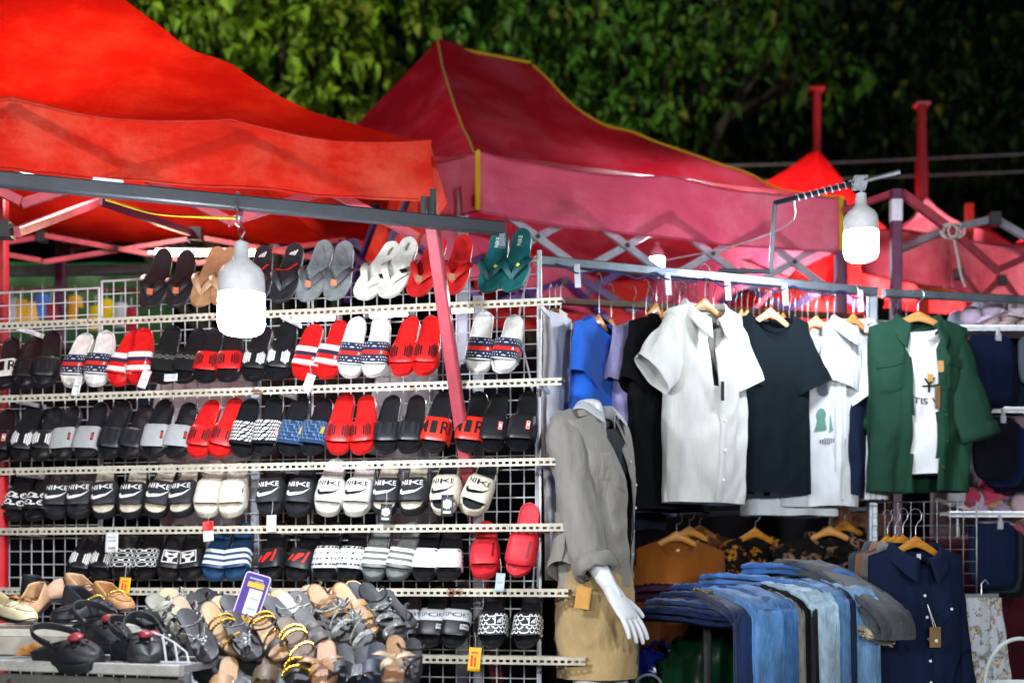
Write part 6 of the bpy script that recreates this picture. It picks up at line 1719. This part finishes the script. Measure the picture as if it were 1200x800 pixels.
# low white box under the flats
bx = thing('shoe_box', 'long white cardboard box lid under the beige flats and loafers', 'box', at(20, 760, 3.85))
p0 = at(-40, 735, 3.82); p1 = at(150, 736, 3.72)
zt = 1.135
m_ = MB(); c = V(((at(-60, 0, 3.8).x+at(118, 0, 3.75).x)/2, 3.98, zt-.04)); m_.box(c, 1.0-.5, .42, .075, Matrix.Rotation(R(-10), 3, 'Z')); m_.build('box', mat('plain', '#b3aca2', rough=.8), bx, smooth=False)
m_ = MB(); m_.box(c+V((0, 0, .028)), 1.015-.5, .435, .022, Matrix.Rotation(R(-10), 3, 'Z')); m_.build('lid', mat('plain', '#cfcac0', rough=.8), bx, smooth=False)
# ---- closed shoes
def flat_shoe(name, label, toe, heel, m, bed, deco=None, roll=0, up=V((0, 0, 1)), h=.05, group='flat shoes on the white box'):
    d = (heel-toe); L = d.length; d.normalize(); x = d.cross(up).normalized(); z = x.cross(d)
    M_ = Matrix((x, d, z)).transposed().to_4x4(); M_.translation = toe
    t = thing(name, label, 'shoe', mw=M_, group=group)
    inst('sole', sole_mesh(fo('#1a1a1c'), bed, .012, .016, L=L, wf=.88, recess=-.003), t)
    ol = outline(44, L, .88); mb = MB(); n = len(ol); rings = []
    for k, (f, hz) in enumerate(((.98, .0), (1.0, .25), (.96, .6), (.86, .85), (.72, 1.0))):
        r = []
        for x_, y_ in ol:
            tt = y_/L
            hh = h*(.62+.5*(tt > .5)*min(1, (tt-.5)*3)) if tt > .42 else h*(.55+.25*tt)
            top = hz*hh
            ff = f if tt < .45 else 1-(1-f)*.45
            r.append(V((x_*ff, L/2+(y_-L/2)*(1-(1-ff)*.35), top)))
        rings.append(r)
    mb.loft(rings)
    # vamp closing over the toes
    top = rings[-1]; half = n//2
    for i in range(0, int(half*.46)):
        a, b = top[i], top[i+1]; c, e = top[(n-i) % n], top[(n-i-1) % n]
        mid = .012*math.sin(min(1, i/half*2.1)*1.4)
        p1, p2 = (a+c)/2+V((0, 0, mid)), (b+e)/2+V((0, 0, mid*1.02))
        mb.add([a, b, p2, p1], [(0, 1, 2, 3)]); mb.add([p1, p2, e, c], [(0, 1, 2, 3)])
    o = mb.local('upper', m, t, ang=60); md = o.modifiers.new('thickness', 'SOLIDIFY'); md.thickness = .003
    if deco == 'bow':
        m_ = MB()
        for s_ in (-1, 1): m_.ribbon(bez((0, .07, h*.85), (s_*.02, .065, h*.95+.012), (s_*.036, .07, h*.9+.01), (s_*.034, .078, h*.8), 6), V((0, 0, 1)), .016, .004)
        m_.ball((0, .07, h*.9), .008); m_.local('bow', mat('plain', '#8a6038', rough=.4), t)
    if deco == 'beads':
        m_ = MB()
        for i in range(9): m_.ball((-.028+.007*i, .07+.012*abs(i-4)/4, h*.9+.004-.0009*(i-4)**2), .0048, 8, 6)
        m_.local('beads', mat('steel', '#c8b060', rough=.25), t)
    return t
FS = [
 ('ballet_flat', 'cream pale flat cut off at the left edge', (40, 728, 3.72), (-22, 712, 3.85), '#cfc3a0', None), ('ballet_flat', 'beige flat with gathered bow on the white box', (14, 728, 3.74), (52, 700, 3.92), '#b08a66', 'bow'),
 ('ballet_flat', 'blush beige flat behind the bow one', (30, 706, 4.0), (78, 697, 4.05), '#bb9478', None), ('loafer_shoe', 'black quilted loafer on the white box, left one', (60, 728, 3.72), (118, 722, 3.82), '#171a20', None),
 ('loafer_shoe', 'navy black loafer with bead trim behind the quilted one', (132, 722, 3.8), (76, 705, 3.92), '#1c222c', 'beads'), ('ballet_flat', 'black flat lying behind the beige flats', (68, 700, 4.08), (28, 692, 4.15), '#16181c', None),
 ('ballet_flat', 'beige flat under the shelf with a buckle', (122, 708, 3.98), (78, 690, 4.12), '#bc9a78', 'bow'), ('ballet_flat', 'tan flat at the right end of the box', (152, 716, 3.88), (112, 700, 4.0), '#a87a4e', 'beads')]
for nm, lab, a, b, c, deco in FS: flat_shoe(nm, lab, at(*a), at(*b), mat('rubber', c, rough=.5), fo('#b89a7a' if c != '#171a20' else '#2a2a2e'), deco)
# ---- clogs
def clog(label, toe, heel, up, c, charm):
    d = (heel-toe); L = d.length; d.normalize(); x = d.cross(up).normalized(); z = x.cross(d)
    M_ = Matrix((x, d, z)).transposed().to_4x4(); M_.translation = toe
    t = thing('foam_clog', label, 'clog', mw=M_, group='foam clogs on the table')
    m = fo(c, .5)
    inst('sole', sole_mesh(m, fo('#24262a', .6), .03, .034, L=L, wf=1.12), t)
    ol = outline(52, L, 1.1); n = len(ol); half = n//2; mb = MB()
    up_ = []
    for k in range(9):
        f = k/8; r = []
        for i in range(n):
            x_, y_ = ol[i]; tt = y_/L
            hh = .052*math.sin(min(1, .25+tt*1.5)*math.pi/2) if tt < .5 else .042*max(.35, 1-(tt-.5)*1.1)
            a = f*math.pi/2
            sx = math.cos(a)**.55 if tt < .52 else 1-.06*f
            r.append(V((x_*sx, L*.03*f+y_*(1-.02*f), hh*math.sin(a)**.8 if tt < .52 else hh*f)))
        up_.append(r)
    mb.loft(up_); o = mb.local('upper', m, t, ang=60); md = o.modifiers.new('thickness', 'SOLIDIFY'); md.thickness = .006
    m_ = MB()
    for i, (hx_, hy) in enumerate(((-.022, .06), (0, .05), (.022, .06), (-.028, .085), (.028, .085), (-.012, .08), (.012, .08))):
        zz = .056*math.sin(min(1, .25+hy/L*1.5)*math.pi/2)*(1-(hx_/.06)**2)**.5
        m_ = MB(); m_.disc((hx_, hy, zz), (hx_*8, -.3, 1), .0058, .004, 10); m_.local('vent_hole', inkK, t)
    m_ = MB(); pts = [V((.05*math.cos(a), L*.52+.155*math.sin(a)*.62, .055+.03*math.sin(a))) for a in [math.pi*i/16 for i in range(17)]]
    m_.ribbon(pts, [V((math.cos(math.pi*i/16), math.sin(math.pi*i/16), .1)) for i in range(17)], .02, .006); m_.local('heel_strap', m, t)
    for s_ in (-1, 1):
        m_ = MB(); m_.disc((s_*.052, L*.5, .055), (1, 0, 0), .011, .006); m_.local('rivet', m, t)
    if charm:
        m_ = MB(); m_.ball((.0, .075, .06), .019, 12, 8, (1.1, 1.2, .6)); m_.local('charm', mat('plain', charm, rough=.35), t)
        m_ = MB(); m_.ball((.03, .105, .05), .017, 12, 8, (1, 1.2, .7)); m_.local('charm', mat('plain', charm, rough=.35), t)
clog('black clog with red charms, nearest the table edge', at(118, 772, 3.44), at(42, 768, 3.55), V((.1, -.35, .9)), '#1d1f23', '#8a2c34')
clog('black clog with red charms lying behind the nearest clog', at(148, 752, 3.62), at(92, 738, 3.78), V((.1, -.35, .9)), '#1d1f23', '#8a2c34')
clog('black clog beside the silver sandals with one strap raised', at(176, 776, 3.42), at(160, 752, 3.62), V((.2, -.5, .85)), '#202226', '#7a2830')
clog('black clog turned sideways between the other clogs and the sandals', at(196, 770, 3.5), at(134, 758, 3.6), V((.1, -.3, .95)), '#1b1d21', None)
m_ = MB()
for k in range(260):
    a = rnd.uniform(0, 2*math.pi); b = rnd.uniform(0, math.pi/2); d = V((math.cos(a)*math.cos(b), math.sin(a)*math.cos(b), math.sin(b)))
    c = at(38, 766, 3.68)+V((d.x*.02, d.y*.012, 0)); m_.tube([c+d*.006, c+d*.03+V((rnd.uniform(-.006, .006), 0, rnd.uniform(-.006, .006)))], [.0012, .0004], 3)
tag(m_.build('fluffy_pompom', mat('cloth', '#b87a30')), 'fluffy orange brown pompom behind the nearest clog', 'pompom')

# ---- the sloping display of women's sandals
ds = thing('sandal_stand', 'sloping wire stand heaped with sandals in front of the rack', 'display stand', at(320, 670, 3.9)-V((0, 0, H)))
s0 = at(175, 812, 3.42); s1 = at(492, 812, 3.55); s2 = at(470, 700, 4.12); s3 = at(165, 700, 4.05)
mb = MB()
for i in range(15): mb.tube([s0.lerp(s1, i/14)+V((0, .03, -.04)), s3.lerp(s2, i/14)+V((0, .03, -.04))], .003, 5)
for j in range(9): mb.tube([s0.lerp(s3, j/8)+V((0, .034, -.044)), s1.lerp(s2, j/8)+V((0, .034, -.044))], .003, 5)
mb.build('wire_shelf', wirem, ds)
for q in (s0, s1, s2, s3):
    m_ = MB(); m_.tube([(q.x, q.y+.03, 0), q+V((0, .03, -.04))], .012, 8); m_.build('leg', wirem, ds)
mb = MB(); a, b = at(163, 738, 3.5), at(172, 812, 3.42)
for i in range(5): mb.tube([a+V((.035*i, -.01*i, -.012*i*i*.3)), b+V((.035*i, -.01*i, 0))], .0028, 5)
mb.tube([a+V((.035*i, -.01*i, -.012*i*i*.3)) for i in range(5)], .003, 5); mb.tube([a.lerp(b, .5)+V((.035*i, -.01*i, -.0)) for i in range(5)], .0028, 5); mb.build('wire_guard', wirem, ds)
# packing cardboard under the heap so that it has a body
hm = MB(); hm.grid(lambda u, v: s0.lerp(s1, u).lerp(s3.lerp(s2, u), v)+V((0, .02, -.03)), 8, 8); o = hm.build('backing_sheet', mat('plain', '#1a1a1c', rough=.9), ds); md = o.modifiers.new('thickness', 'SOLIDIFY'); md.thickness = .004
def lsandal(name, label, toe, heel, kind, sole, strap, bed=None, up=V((0, -.72, .69)), group='women sandals heaped on the stand', th=.010, skew=1):
    d = (heel-toe); L = d.length; d.normalize(); x = d.cross(up).normalized(); z = x.cross(d)
    M_ = Matrix((x, d, z)).transposed().to_4x4(); M_.translation = toe
    t = thing(name, label, 'sandal', mw=M_, group=group)
    mbed = mat('rubber', bed or sole, rough=.55) if not (bed or sole).startswith('glit') else None
    inst('sole', sole_mesh(mat('rubber', sole, rough=.5), mbed, th, th+.006, L=L, wf=.76, skew=skew, recess=-.001), t)
    sm = strap if not isinstance(strap, str) else mat('rubber', strap, rough=.45)
    def arch(y, h, w=.0365, dy=0, n=14): return [V((w*math.cos(a), y+dy*math.cos(a), max(-.006, h*math.sin(a)))) for a in [math.pi*i/n for i in range(n+1)]]
    def nrm(n=14): return [V((math.cos(math.pi*i/n), 0, math.sin(math.pi*i/n)+.05)) for i in range(n+1)]
    def band_(y, h, wd, w=.042, dy=0, m=sm, nm='strap'):
        mb = MB(); mb.ribbon(arch(y, h*.8, min(w, .0365), dy), nrm(), wd*.85, .003); mb.local(nm, m, t)
    def rope(pts, r, m=sm, nm='strap'): mb = MB(); mb.tube(pts, r, 7); mb.local(nm, m, t)
    def beads(pts, r, m=sm, nm='bead_strap'):
        mb = MB()
        acc = 0; last = pts[0]
        for p in smooth_path(pts, 6):
            if (p-last).length > r*1.75: mb.ball(p, r, 7, 5); last = p
        mb.tube(pts, r*.5, 6); mb.local(nm, m, t)
    loop = [V((.038*math.cos(a)*1.0, L*.80+.05*math.sin(a), .02+.055*max(0, math.sin(a))**.7+.015)) for a in [math.pi*(-.12+1.24*i/16) for i in range(17)]]
    ank = [V((-.030, L*.78, 0)), V((-.037, L*.75, .018)), V((-.030, L*.62, .028)), V((0, L*.54, .034)), V((.030, L*.62, .028)), V((.037, L*.75, .018)), V((.030, L*.78, 0))]
    ank = smooth_path(ank, 4)
    if kind == 'two_band': band_(L*.26, .04, .034); band_(L*.46, .045, .03)
    elif kind == 'loop': band_(L*.26, .036, .024, dy=.012); rope(ank, .0032); rope(arch(L*.45, .032, .036, .03), .003)
    elif kind == 'chunky': band_(L*.22, .036, .028, dy=.01); band_(L*.40, .042, .026, dy=-.012); band_(L*.60, .05, .018); rope(ank, .0036)
    elif kind == 'beads': beads(arch(L*.24, .028, .036, .008), .0048); beads(arch(L*.50, .034, .037, .0), .005); beads(arch(L*.58, .037, .037, -.0), .005); 
    elif kind == 'crystal':
        rope([V((0, L*.14, .0)), V((0, L*.2, .02)), V((-.01, L*.35, .03)), V((-.035, L*.6, .004))], .0036); rope([V((0, L*.14, 0)), V((.0, L*.2, .02)), V((.01, L*.35, .03)), V((.035, L*.6, .004))], .0036); rope(ank, .0028)
        mb = MB()
        for i in range(14): mb.ball((rnd.uniform(-.016, .016), L*(.2+.2*rnd.random()), .022+rnd.uniform(0, .009)), rnd.uniform(.003, .006), 6, 5)
        mb.local('crystals', mat('glitter', '#c8ccd0'), t)
    elif kind == 'bow':
        band_(L*.3, .038, .04)
        for s_ in (-1, 1):
            mb = MB(); mb.ribbon(bez((0, L*.3, .04), (s_*.03, L*.27, .062), (s_*.055, L*.31, .058), (s_*.05, L*.36, .036), 8), V((0, 0, 1)), .02, .003); mb.local('bow', sm, t)
        mb = MB(); mb.ball((0, L*.3, .043), .009); mb.local('knot', sm, t)
    elif kind == 'wide': band_(L*.34, .042, .07)
    elif kind == 'chain': band_(L*.34, .042, .05); beads(arch(L*.30, .047, .043), .006, mat('steel', '#c89a30', rough=.25)); beads(arch(L*.44, .049, .043), .006, mat('steel', '#c89a30', rough=.25))
    elif kind == 'sparkle':
        band_(L*.34, .042, .056, m=mat('glitter', '#9aa0a8'))
    elif kind == 'thong':
        rope([V((0, L*.17, -.002)), V((0, L*.2, .016)), V((-.02, L*.34, .034)), V((-.04, L*.52, 0))], .0052); rope([V((0, L*.17, -.002)), V((0, L*.2, .016)), V((.02, L*.34, .034)), V((.04, L*.52, 0))], .0052)
    return t
sil = mat('glitter', '#8f9290'); gold = mat('steel', '#c2963a', rough=.28); blkg = mat('glitter', '#2a2c30'); snake = mat('floral', '#8f918c', cols=('#3a3c3c', '#5c5e5a'), freq=60)
HEAP = [
 ((172, 713), (206, 772), 3.62, 'crystal', '#17181b', '#17181b', blkg, 'black sandal with crystal strap beside the clogs'),
 ((174, 696), (222, 752), 3.72, 'chunky', '#6d6c64', '#7d7b70', '#8a887c', 'grey green chunky strappy sandal, left of the silver one'),
 ((205, 698), (246, 764), 3.70, 'loop', '#8b8d88', '#a08a70', sil, 'silver grey sandal with round ankle loop'),
 ((222, 694), (262, 740), 3.86, 'crystal', '#202226', '#2a2a2c', blkg, 'dark glittery sandal tucked behind the gold beaded one'),
 ((240, 704), (284, 768), 3.68, 'beads', '#6a5038', '#a5835c', gold, 'gold beaded sandal, left one of the golden two'),
 ((262, 696), (300, 758), 3.74, 'loop', '#1c1d20', '#16161a', sil, 'black sandal with silver rope loops between the golden ones'),
 ((292, 706), (328, 762), 3.68, 'beads', '#6a5038', '#a5835c', gold, 'gold beaded sandal, right one beside the purple card'),
 ((312, 698), (350, 756), 3.78, 'thong', '#4a3022', '#25262a', '#2a2c2e', 'brown edged black thong sandal right of the purple card'),
 ((328, 694), (368, 752), 3.80, 'crystal', '#8b8d88', '#9a9b95', snake, 'snakeskin grey sandal with crystals'),
 ((341, 692), (390, 746), 3.86, 'loop', '#2c2c2c', '#3a3a38', '#a9a69c', 'dark sandal with grey rope straps'),
 ((364, 684), (414, 748), 3.80, 'chunky', '#7a5a3c', '#a9825c', '#8f6a48', 'beige sandal with ribbed crossing straps'),
 ((386, 698), (424, 750), 3.76, 'crystal', '#3a3a3c', '#4a4a4c', sil, 'silver crystal sandal between the two beige ones'),
 ((394, 682), (440, 744), 3.84, 'two_band', '#7a5a3c', '#b08a64', '#a5845e', 'pale beige sandal with folded bow straps'),
 ((408, 680), (452, 736), 3.92, 'thong', '#c89a58', '#2c2c30', '#9a6a28', 'black sandal with ochre edge right of the beige ones'),
 ((424, 682), (474, 744), 3.86, 'crystal', '#16171a', '#202124', blkg, 'black crystal sandal, rightmost of the heap'),
 ((190, 690), (236, 730), 3.96, 'loop', '#a49c8a', '#b59a78', sil, 'pale grey sandal at the back under the shelf'),
 ((296, 688), (330, 730), 3.98, 'crystal', '#202124', '#3a3a3c', sil, 'dark sandal with shiny straps behind the purple card'),

 ((300, 722), (334, 775), 3.60, 'loop', '#4a3828', '#9a7650', '#2a2018', 'dark taupe sandal low between gold and snakeskin ones'),
 ((350, 712), (388, 768), 3.66, 'two_band', '#2a2a2c', '#3a3634', '#4a4642', 'charcoal two strap sandal below the grey rope one'),
 ((212, 712), (250, 776), 3.60, 'crystal', '#1c1d20', '#2c2c2e', sil, 'black sandal with silver crystals below the silver loop one'),
 ((376, 702), (412, 752), 3.72, 'loop', '#3a3a3a', '#1c1c1e', snake, 'grey snakeskin loop sandal tucked under the beige ones'),
 ((232, 690), (268, 720), 4.02, 'thong', '#1a1b1e', '#26262a', '#1a1b1e', 'thin black thong sandal at the back by the yellow label'),
 ((356, 686), (392, 716), 4.0, 'loop', '#8a7a68', '#9a8a76', '#5a5048', 'taupe sandal at the back under the fifth shelf'),
 ((436, 698), (470, 752), 3.78, 'chunky', '#26282c', '#303236', sil, 'dark sandal with silver bands near the right of the heap'),
 ((186, 700), (216, 742), 3.86, 'beads', '#2a2420', '#6a5644', blkg, 'dark brown sandal with black beads behind the grey green one'),
 ((252, 698), (292, 752), 3.80, 'thong', '#8a8a86', '#b08c66', sil, 'silver thong sandal between the two gold beaded ones'),
 ((268, 716), (302, 774), 3.62, 'crystal', '#1a1b1e', '#242428', sil, 'black sandal with sparkling straps low between the gold ones'),
 ((322, 690), (352, 736), 3.92, 'two_band', '#8a7c6c', '#b2946e', sil, 'pale silver two strap sandal above the snakeskin one'),
 ((402, 712), (436, 766), 3.68, 'loop', '#1c1c20', '#2a2a2c', snake, 'black sandal with snakeskin loop below the pale beige one'),
 ((330, 722), (362, 778), 3.58, 'beads', '#3a2c22', '#5c4632', gold, 'brown sandal with small gold beads low in the heap'),
 ((448, 690), (482, 738), 3.86, 'thong', '#202226', '#2c2e32', '#3a3c40', 'charcoal thong sandal at the right edge of the heap'),
]
def heel_at(toe, px, py, L=.225):
    best = None
    for k in range(0, 60):
        Y = toe.y+.24*k/60; p = at(px, py, Y); e = abs((p-toe).length-L)
        if best is None or e < best[0]: best = (e, p)
    p = best[1]; d = (p-toe)
    return toe+d.normalized()*max(.19, min(.235, d.length))
for i, ((hx_, hy), (tx, ty), Y, kind, sole, bed, strap, lab) in enumerate(HEAP):
    toe = at(tx, ty, Y-.12)
    lsandal('women_sandal', lab, toe, heel_at(toe, hx_, hy), kind, sole, strap, bed, skew=1 if i % 2 else -1)
FRONT = [(226, 772, 'wide', '#1a1b1e', '#a9abae', None, 'black sandal with white strap, leftmost of the lowest row'), (248, 780, 'wide', '#1a1c20', '#1a1c20', None, 'plain black sandal second in the lowest row'), (270, 768, 'wide', '#7a5c3e', '#a07c56', '#a5835c', 'light tan sandal in the lowest row'),
 (294, 772, 'sparkle', '#1a1b1f', '#222', None, 'black glitter strapped sandal in the lowest row'), (321, 757, 'wide', '#5a4632', '#54432f', '#6a543c', 'olive brown wide strapped sandal in the lowest row'), (342, 766, 'wide', '#1c2026', '#20242a', None, 'small navy black sandal beside the gold chain one'),
 (360, 755, 'chain', '#17181b', '#17181b', None, 'black sandal with two gold chains in the lowest row'), (382, 748, 'bow', '#7a5a40', '#a07a5c', '#a57e60', 'brown tan sandal with soft bow in the lowest row'), (403, 753, 'wide', '#14161c', '#171a22', None, 'shiny plain black sandal beside the tan bow one'),
 (425, 756, 'sparkle', '#1d222c', '#222', None, 'navy sandal with silver glitter strap in the lowest row'), (442, 751, 'wide', '#182230', '#1c2a3a', None, 'dark blue sandal near the right of the lowest row'), (463, 743, 'bow', '#7a6048', '#b09a7c', '#96714e', 'tan sandal with cream bow, right end of the lowest row'), (484, 746, 'crystal', '#16171a', blkg, None, 'black crystal sandal at the right end of the lowest row')]
for i, (px, py, kind, sole, strap, bed, lab) in enumerate(FRONT):
    h_ = at(px, py, 3.56); toe = h_+V((rnd.uniform(-.01, .02), -.2, -.125))
    lsandal('women_sandal', lab, toe, h_, kind, sole, strap, bed, up=V((rnd.uniform(-.1, .1), -.55, .83)), group='sandals in the lowest row of the stand', th=.016)
# purple card with white panel
p = at(294, 702, 3.66); t = thing('price_card', 'purple price card with a white panel standing among the sandals', 'card', p)
Mx = Matrix.Rotation(R(16), 3, 'Y') @ Matrix.Rotation(R(-14), 3, 'X')
def rr(w_, h_, r, n=5):
    o = []
    for cx, cy, a0 in ((w_/2-r, h_/2-r, 0), (-w_/2+r, h_/2-r, 90), (-w_/2+r, -h_/2+r, 180), (w_/2-r, -h_/2+r, 270)):
        for i in range(n+1): a = R(a0+90*i/n); o.append((cx+r*math.cos(a), cy+r*math.sin(a)))
    return o
m_ = MB(); o_ = rr(.075, .155, .01); m_.loft([[p+Mx @ V((x, y, z)) for x, z in o_] for y in (-.0015, .0015)], caps=True); m_.build('card', mat('plain', '#c8b8e0', rough=.35), t, smooth=False)
m_ = MB(); f = lambda x, y, h: p+Mx @ V((x, -.0016-h, y))
map_print(m_, [(0, .0004, [(rr(.069, .149, .008), [tuple(range(24))])]), (1, .0008, [rect(-.012, -.045, .026, .03)]), (2, .001, [rect(-.022, .035, .026, .05), rect(-.01, -.07, .03, -.05), rect(-.004, .052, .022, .054)]), (3, .0012, [rect(-.006, -.03, .02, -.024), rect(-.006, .0, .02, .006), rect(-.022, .058, .018, .063)])], f, .2)
m_.build('print', [mat('plain', '#3a1d7a', rough=.35), mat('plain', '#c8cdd8', rough=.4), mat('plain', '#d8a018', rough=.4), mat('plain', '#8a98b8', rough=.4)], t, smooth=False)
# ================================================================== light, world, camera
w = bpy.data.worlds.new('World'); sc.world = w; w.use_nodes = True
nt = w.node_tree; bg = nt.nodes['Background']
sky = nt.nodes.new('ShaderNodeTexSky'); sky.sky_type = 'NISHITA'; sky.sun_disc = False
sky.sun_elevation = R(24); sky.sun_rotation = R(190)
nt.links.new(sky.outputs[0], bg.inputs[0]); bg.inputs['Strength'].default_value = .00012
def lamp(name, kind, loc, power, col=(1, .97, .94), size=.15, target=None, **kw):
    l = bpy.data.lights.new(name, kind); l.energy = power; l.color = col
    o = bpy.data.objects.new(name, l); COL.objects.link(o); o.location = loc
    if kind == 'POINT': l.shadow_soft_size = size
    if kind == 'SPOT': l.shadow_soft_size = size; l.spot_size = R(kw.get('cone', 60)); l.spot_blend = .6
    if target is not None: o.rotation_euler = (V(target)-V(loc)).to_track_quat('-Z', 'Y').to_euler()
    return o
# unseen fill lights assumed behind the camera, and a spot assumed for the trees
for x, y, z, p in ((-3.4, -.6, 2.2, 160), (-1.2, -1.0, 2.2, 175), (1.0, -1.0, 2.2, 215), (3.2, -.6, 2.2, 215)):
    lamp('assumed_aisle_light', 'POINT', (x, y, z), p, (.95, .98, 1), .12)  # assumed sources of the even frontal light, no bulbs are seen here
lamp('assumed_tree_spot', 'SPOT', (-7.5, 2.5, 7.5), 3900, (1, .95, .66), .3, target=(-2.3, 11, 5.2), cone=46)  # unseen spot assumed from the trees' brighter left side
lamp('assumed_tent_light', 'POINT', (-1.75, 5.25, 2.98), 19, (1, .95, .9), .03)  # unseen light assumed inside the left tent, throws truss shadows on its valance
lamp('rear_stall_fill', 'POINT', (3.0, 8.2, 2.7), 170, (.95, .97, 1), .08)  # unseen light added to brighten the rear tents
lamp('far_tent_fill', 'POINT', (2.15, 8.6, 3.35), 24, (1, .95, .9), .05)  # unseen fill added inside the small far tent to make its cloth brighter
cam = bpy.data.cameras.new('camera'); co = bpy.data.objects.new('camera', cam); COL.objects.link(co)
cam.sensor_width = 36; cam.lens = 45; cam.shift_y = 270/1200; co.location = (0, 0, H); co.rotation_euler = (R(90), 0, 0)
cam.clip_end = 500; cam.clip_start = .05
cam.dof.use_dof = True; cam.dof.focus_distance = 4.15; cam.dof.aperture_fstop = 1.7
sc.camera = co
sc.view_settings.view_transform = 'Standard'; sc.view_settings.look = 'None'; sc.view_settings.exposure = .9; sc.view_settings.gamma = 1
sc.view_settings.use_curve_mapping = False
sc.render.engine = 'CYCLES'
sc.cycles.use_denoising = True
sc.cycles.max_bounces = 6; sc.cycles.diffuse_bounces = 3; sc.cycles.glossy_bounces = 3; sc.cycles.transmission_bounces = 4
sc.cycles.sample_clamp_indirect = 6
